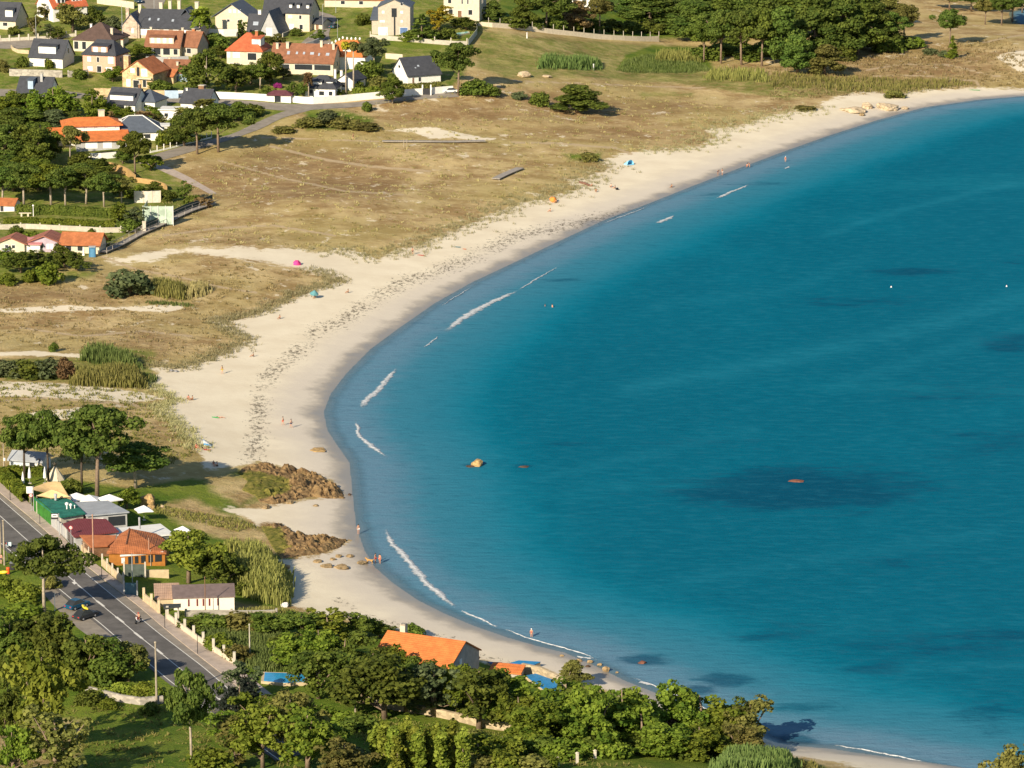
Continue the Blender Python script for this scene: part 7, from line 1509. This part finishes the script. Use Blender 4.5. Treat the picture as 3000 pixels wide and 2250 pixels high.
# ---------------------------------------------------------------- beach things
parasol('pink beach parasol tilted on the sand between the grass tongues', 869, 775, .95, 1.3, cloth('hot_pink',(.66,.05,.22)), True, False, 'beach_parasol', R(48))
parasol('orange beach parasol on the upper beach', 1619, 590, 1.0, 1.5, cloth('bright_orange',(.8,.24,.05)), True, False, 'beach_parasol', R(38))
parasol('teal striped beach parasol near the lower grass tongue', 919, 873, 1.0, 1.9, CL['teal'], True, False, 'beach_parasol', R(14))
def beach_tent(label, x, y, m, k=1.0, yaw=0, m2=None):
    root = empty('beach_tent', at(x, y), R(yaw)); root.scale = (k,)*3; tag(root, label, 'tent'); vs = []; n = 10
    for j in range(5):
        for i in range(n+1):
            a = math.pi*i/n; q = j/4; vs.append((1.0*math.cos(a), -.5+1.3*q, 1.15*math.sin(a)*(1-.75*q**1.6)))
    MB().add(vs, [(j*(n+1)+i, j*(n+1)+i+1, (j+1)*(n+1)+i+1, (j+1)*(n+1)+i) for j in range(4) for i in range(n)]+[tuple(range(4*(n+1), 5*(n+1)))]).build('shell', m, root); MB().box(-.95,.95,-.9,.7,.01,.04).build('groundsheet', m2 or m, root)
    if m2:
        st = [(a*1.012, b, c*1.012) for a, b, c in vs]; MB().add(st, [(j*(n+1)+i, j*(n+1)+i+1, (j+1)*(n+1)+i+1, (j+1)*(n+1)+i) for j in range(4) for i in (1, 4, 7)]).build('stripe', m2, root)
beach_tent('light blue shell tent alone on the upper beach', 1843, 482, cloth('sky_blue',(.22,.55,.75)), 1.15, 40); beach_tent('blue and white striped shell tent near the rocks', 601, 1306, CL['white'], 1.1, -70, CL['blue'])
def towel(label, x, y, m, yaw, w_=.8, l_=1.7):
    root = empty('beach_towel', at(x, y), R(yaw)); tag(root, label, 'towel'); n = 8; vs = [((i % 2-.5)*w_, (i//2/n-.5)*l_, .05+.02*math.sin(i*1.3)) for i in range(2*n+2)]
    MB().add(vs+[(a, b, c-.04) for a, b, c in vs], [(2*i, 2*i+1, 2*i+3, 2*i+2) for i in range(n)]+[(2*n+2+2*i+2, 2*n+2+2*i+3, 2*n+2+2*i+1, 2*n+2+2*i) for i in range(n)]).build('cloth', m, root)
towel('bright green beach towel below the sand point', 630, 1223, CL['green'], 80); towel('orange towel on the sand beside the person in black', 1233, 748, CL['coral'], 60); towel('grey green towel left of a small orange towel by the kelp', 1341, 724, CL['teal'], 70, .9, 1.4); towel('small orange towel right of the grey green one', 1361, 730, CL['orange'], 50, .6, 1.0)
towel('red towel before the striped beach tent', 604, 1318, CL['red'], 75); towel('pale green sheet at the far end of the beach', 2855, 264, CL['green'], 80, .9, 3.2)
b = empty('driftwood_beam', at(1712, 541), R(-62)); tag(b, 'long brown driftwood beam lying on the upper beach', 'driftwood'); MB().tube([(-2.6,0,.25),(0,.15,.3),(2.6,0,.25)], [.3,.34,.26], 9).build('trunk', mat('red_brown_wood', (.20,.10,.07), var=.2), b)
b = empty('beach_bag', at(1808, 556), .3); tag(b, 'dark bags heaped beside the person in black', 'bag'); MB().lathe([(.3,0),(.42,.15),(.36,.4),(.12,.5)], 10).build('body', CL['black'], b, smooth=True); MB().tube([(-.2,0,.45),(0,0,.7),(.2,0,.45)], .025, 5).build('handle', CL['grey'], b)
for x, y, l in ((502,1088,'left one of two dark bundles at the foot of the dune grass'), (516,1090,'right one of two dark bundles at the foot of the dune grass')):
    b = empty('beach_bag', at(x, y), .5); tag(b, l, 'bag'); MB().lathe([(.3,0),(.4,.12),(.3,.35),(.1,.42)], 10).build('body', CL['grey'], b, smooth=True)
for x, y, l in ((2949,840,'white buoy floating at the right of the bay'), (2611,842,'small white buoy floating at mid bay'), (2650,826,'tiny white buoy right of the small white buoy')):
    if x == 2650: continue
    b = empty('buoy', at_sea(x, y)); b.scale = (.42,)*3; tag(b, l, 'buoy'); MB().lathe([(.1,-.3),(.4,-.1),(.45,.2),(.25,.5),(.06,.85)], 12).build('float', SHUT, b, smooth=True); MB().lathe([(.03,.85),(.05,1.1),(.01,1.15)], 6).build('top_mark', RED, b)
# ---------------------------------------------------------------- rocks
def rockmat(name, c, dark=.5):
    t = NT(name); p = t.pos(); f = t.noise(p, 1.3, 6, .7); g = t.noise(p, .5, 4, .6)
    col = t.mix(t.smooth(f, .3, .7), tuple(x*dark for x in c), tuple(min(1, x*1.35) for x in c)); col = t.mix(t.math('MULTIPLY', t.smooth(g, .55, .7), .5), col, (.06,.05,.03))
    t.set(Base_Color=col, Roughness=.9, Specular_IOR_Level=.15); t.bump(f, .8, .15); return t.m
RK = rockmat('brown_granite', (.32,.23,.12)); RKP = rockmat('pale_granite', (.48,.38,.25), .7); RKD = rockmat('dark_wet_rock', (.10,.065,.045)); RKT = rockmat('golden_granite_boulder', (.42,.28,.12), .65)
def rock(label, x, y, w_, d, h, m, seed, z=None, name='rock', group=None, cat='rock'):
    bm = bmesh.new(); bmesh.ops.create_icosphere(bm, subdivisions=4, radius=1.0); r = random.Random(seed); o = Vector((r.uniform(0, 50), r.uniform(0, 50), r.uniform(0, 50)))
    from mathutils import noise as mn
    pl = [(Vector((r.gauss(0,1), r.gauss(0,1), r.gauss(0,.6)+.2)).normalized(), r.uniform(.62, .9)) for _ in range(11)]
    for v in bm.verts:
        q = v.co.copy()
        for n_, d_ in pl:
            e = q.dot(n_)-d_
            if e > 0: q -= n_*e*.92
        q *= 1+.16*mn.fractal(v.co*1.6+o, 1.0, 2.0, 4); v.co = Vector((q.x*w_/2, q.y*d/2, q.z*h*.62+h*.28))
    me = bpy.data.meshes.new(name); bm.to_mesh(me); bm.free(); me.materials.append(m); p = at(x, y) if z is None else at_sea(x, y, z)
    ob = link_mesh(name, me, loc=p); return tag(ob, label, cat, group)
rock('golden boulder rising from the bay, the largest rock in the water', 1398, 1362, 2.3, 3.0, 1.7, RKT, 1, -.25); rock('low dark red rock awash left of the golden boulder', 1378, 1367, 2.0, 1.6, .5, RKD, 2, -.2)
rock('dark submerged looking rock right of the golden boulder', 1535, 1368, 2.6, 2.0, .45, RKD, 3, -.25); rock('reddish flat reef rock awash in the dark weed patch', 2332, 1410, 3.2, 2.2, .55, mat('red_weed_rock', (.16,.065,.04), var=.3), 4, -.22)
for i, (x, y, w_, h) in enumerate([(1697,1937,1.0,.5),(1728,1941,1.0,.55),(1757,1950,.8,.45),(1775,1966,1.3,.8),(1722,1953,.9,.3),(1807,1972,.6,.3),(1646,1922,.7,.3)]):
    rock(['reddish stone in the shallows, leftmost in the line below the waves','reddish stone in the shallows, second in the line','small reddish stone in the shallows, third in the line','largest reddish stone in the shallows by the sand','flat grey stone between the reddish shallows stones','last tiny stone at the right end of the line','tiny dark stone alone near the wading bather'][i], x, y, w_, w_*.9, h, RK if i != 4 else RKD, 10+i)
rock('dark red rock in the water with weed, off the beach house', 1880, 1943, 1.6, 1.3, .6, mat('red_weed_rock', (.16,.065,.04)), 20, -.15)
for i, (x, y, w_, h, m) in enumerate([(2506,328,6,1.6,RKP),(2540,316,3.6,1.8,RKP),(2604,320,6,2.2,RKP),(2580,316,2.6,2.0,RKP),(2525,338,2.0,.8,RK),(2650,318,3,.7,RKP),(2470,322,2.4,.7,RKP)]):
    rock(['wide pale rock on the far sand, lower left of the group','pale pointed rock behind the wide one on the far sand','biggest rounded pale rock of the far sand group','upright pale rock touching the biggest rounded one','small dark rock at the front of the far sand group','flat pale rock at the right end of the far sand group','small flat pale rock at the left end of the far group'][i], x, y, w_, w_*1.2, h, m, 30+i)
rock('big flat pale boulder on the field by the lane end', 1535, 224, 4.2, 4, 1.7, RKP, 40); rock('long low pale stone right of the big flat boulder', 1602, 226, 3, 2, .7, RKP, 41)
rock('large tan boulder behind the grey canopy roof', 432, 1482, 3.4, 3.2, 2.4, RKT, 42); rock('smaller tan boulder leaning on the large tan one', 442, 1492, 1.4, 1.4, 1.1, RKT, 43); rock('round pale stone in the grass right of the tan boulder', 476, 1488, .8, .8, .7, RKP, 44)
rock('white garden rock at the foot of the canes by the beach', 833, 1778, 1.3, 1.1, 1.0, mat('white_stone', (.62,.6,.56)), 45)
# rocky headlands, each one sheet of broken rock with turf on its crown
def headland(label, poly, hmax, seed, turf):
    V = np.array([tuple(at(x, y)) for x, y in poly]); P2 = V[:, :2]; x0, y0 = P2.min(0)-1; x1, y1 = P2.max(0)+1; st_ = .24; xs = np.arange(x0, x1, st_); yy = np.arange(y0, y1, st_); X, Y = np.meshgrid(xs, yy); Q = np.stack([X.ravel(), Y.ravel()], 1)
    d = seg_dist(Q, P2, True); d = np.where(inside(Q, P2), d, -d); from mathutils import noise as mn
    g = height(Q[:, 0], Q[:, 1]); PX, PY = pix(Q[:, 0], Q[:, 1], g); tf = np.zeros(len(Q))
    for pl in turf: tf = np.maximum(tf, polymask(np.stack([PX, PY], 1), pl, 26))
    def blk(a, b, f, e):
        w_ = mn.fractal(Vector((a*.6, b*.6, seed+e)), 1.0, 2.0, 3)*.5; D_, C_ = mn.voronoi(Vector((a*f+w_, b*f*.62+w_, e+seed))); c_ = C_[0]; r_ = math.sin(c_[0]*12.9+c_[1]*78.2+c_[2]*37.7)*43758.5; r_ -= math.floor(r_); return r_*min(1.0, (D_[1]-D_[0])*3.2)+.25*r_
    n1 = np.array([blk(a, b, .42, 1) if dd > -.6 else 0 for (a, b), dd in zip(Q, d)]); n2 = np.array([blk(a, b, 1.1, 5) if dd > -.6 else 0 for (a, b), dd in zip(Q, d)])
    z = g+np.clip(d/2.2, 0, 1)**.8*hmax*((.1+1.05*n1+.42*n2)*(1-.8*tf)+.3*tf)-.25*(d < .3); c = np.array([*P2.mean(0), 0]); ny, nx_ = X.shape
    me, used = grid_mesh('rock_outcrop', Q[:, 0]-c[0], Q[:, 1]-c[1], z, nx_, ny, keep=(d > -.5)); me.polygons.foreach_set('use_smooth', np.zeros(len(me.polygons), bool))
    PX, PY = pix(Q[:, 0], Q[:, 1], z); tv = np.zeros(len(Q)); 
    for pl in turf: tv = np.maximum(tv, polymask(np.stack([PX, PY], 1), pl, 26))
    fattr(me, 'turf', tv[used]); me.materials.append(HEADM); return tag(link_mesh('rock_outcrop', me, loc=tuple(c)), label, 'rock')
t = NT('headland_rock'); p = t.pos(); f = t.noise(p, 1.0, 6, .72); g = t.noise(p, .35, 4); nk = t.noise(p, .7, 5, .7)
c = t.mix(t.smooth(f, .32, .68), (.085,.052,.026), (.30,.20,.095)); c = t.mix(t.math('MULTIPLY', t.smooth(g, .52, .7), .5), c, (.22,.16,.07))
tv = t.smooth(t.math('ADD', t.attr('turf'), t.math('MULTIPLY', t.math('SUBTRACT', nk, .5), 1.1)), .38, .62); gc = t.mix(t.smooth(nk, .35, .65), (.075,.085,.015), (.21,.18,.045)); c = t.mix(tv, c, gc)
t.set(Base_Color=c, Roughness=.95, Specular_IOR_Level=.1); t.bump(f, .9, .25); HEADM = t.m
headland('brown rocky headland with a green turf crown, the upper of two', [(690,1384),(716,1366),(760,1362),(850,1372),(940,1395),(1000,1430),(1016,1462),(960,1462),(915,1456),(862,1468),(800,1480),(756,1470),(742,1452),(704,1436),(720,1410)], 1.25, 3, [[(600,1376),(760,1382),(846,1402),(850,1438),(780,1458),(700,1470),(600,1460)]])
headland('brown rocky headland running to the water, the lower of two', [(760,1540),(830,1536),(876,1568),(940,1570),(1022,1584),(1000,1606),(940,1624),(880,1630),(820,1640),(790,1600)], 1.05, 7, [[(740,1540),(820,1545),(850,1600),(800,1640),(740,1620)]])
for i, (x, y, w_, h, m) in enumerate([(958,1660,2.2,.6,RK),(1000,1664,2.6,.7,RK),(992,1632,1.2,.5,RK),(1025,1630,1.6,.35,RK),(930,1646,1.6,.5,RK),(975,1640,1.0,.4,RK),(1062,1650,2.0,.45,RK),(930,1320,3.4,.35,RKT),(1024,1450,.8,.3,RKD),(778,1488,2.0,.6,RK),(850,1474,1.6,.6,RK),(925,1482,1.2,.3,RK),(780,1362,2.4,.5,RK),(740,1366,2.0,.5,RK),(835,1664,2.0,.7,RK)]):
    rock(['low brown rock on the sand below the lower headland, left','broad brown rock right of the low brown one on the sand','small brown rock nearer the water below the headland','flat brown rock shelf behind the golden dog','brown rock on the sand close under the lower headland','little brown stone between the sand rocks','flat weedy rock at the feet of the dog','long flat golden rock slab at the wet sand edge','tiny dark stone off the tip of the upper headland','brown rock at the left foot of the upper headland','brown rock at the foot of the upper headland, middle','flat brown rock below the upper headland, right','brown rock on the top edge of the upper headland','brown rock at the top left corner of the upper headland','mossy brown rock between canes and lower headland'][i], x, y, w_, w_*1.1, h, m, 60+i)
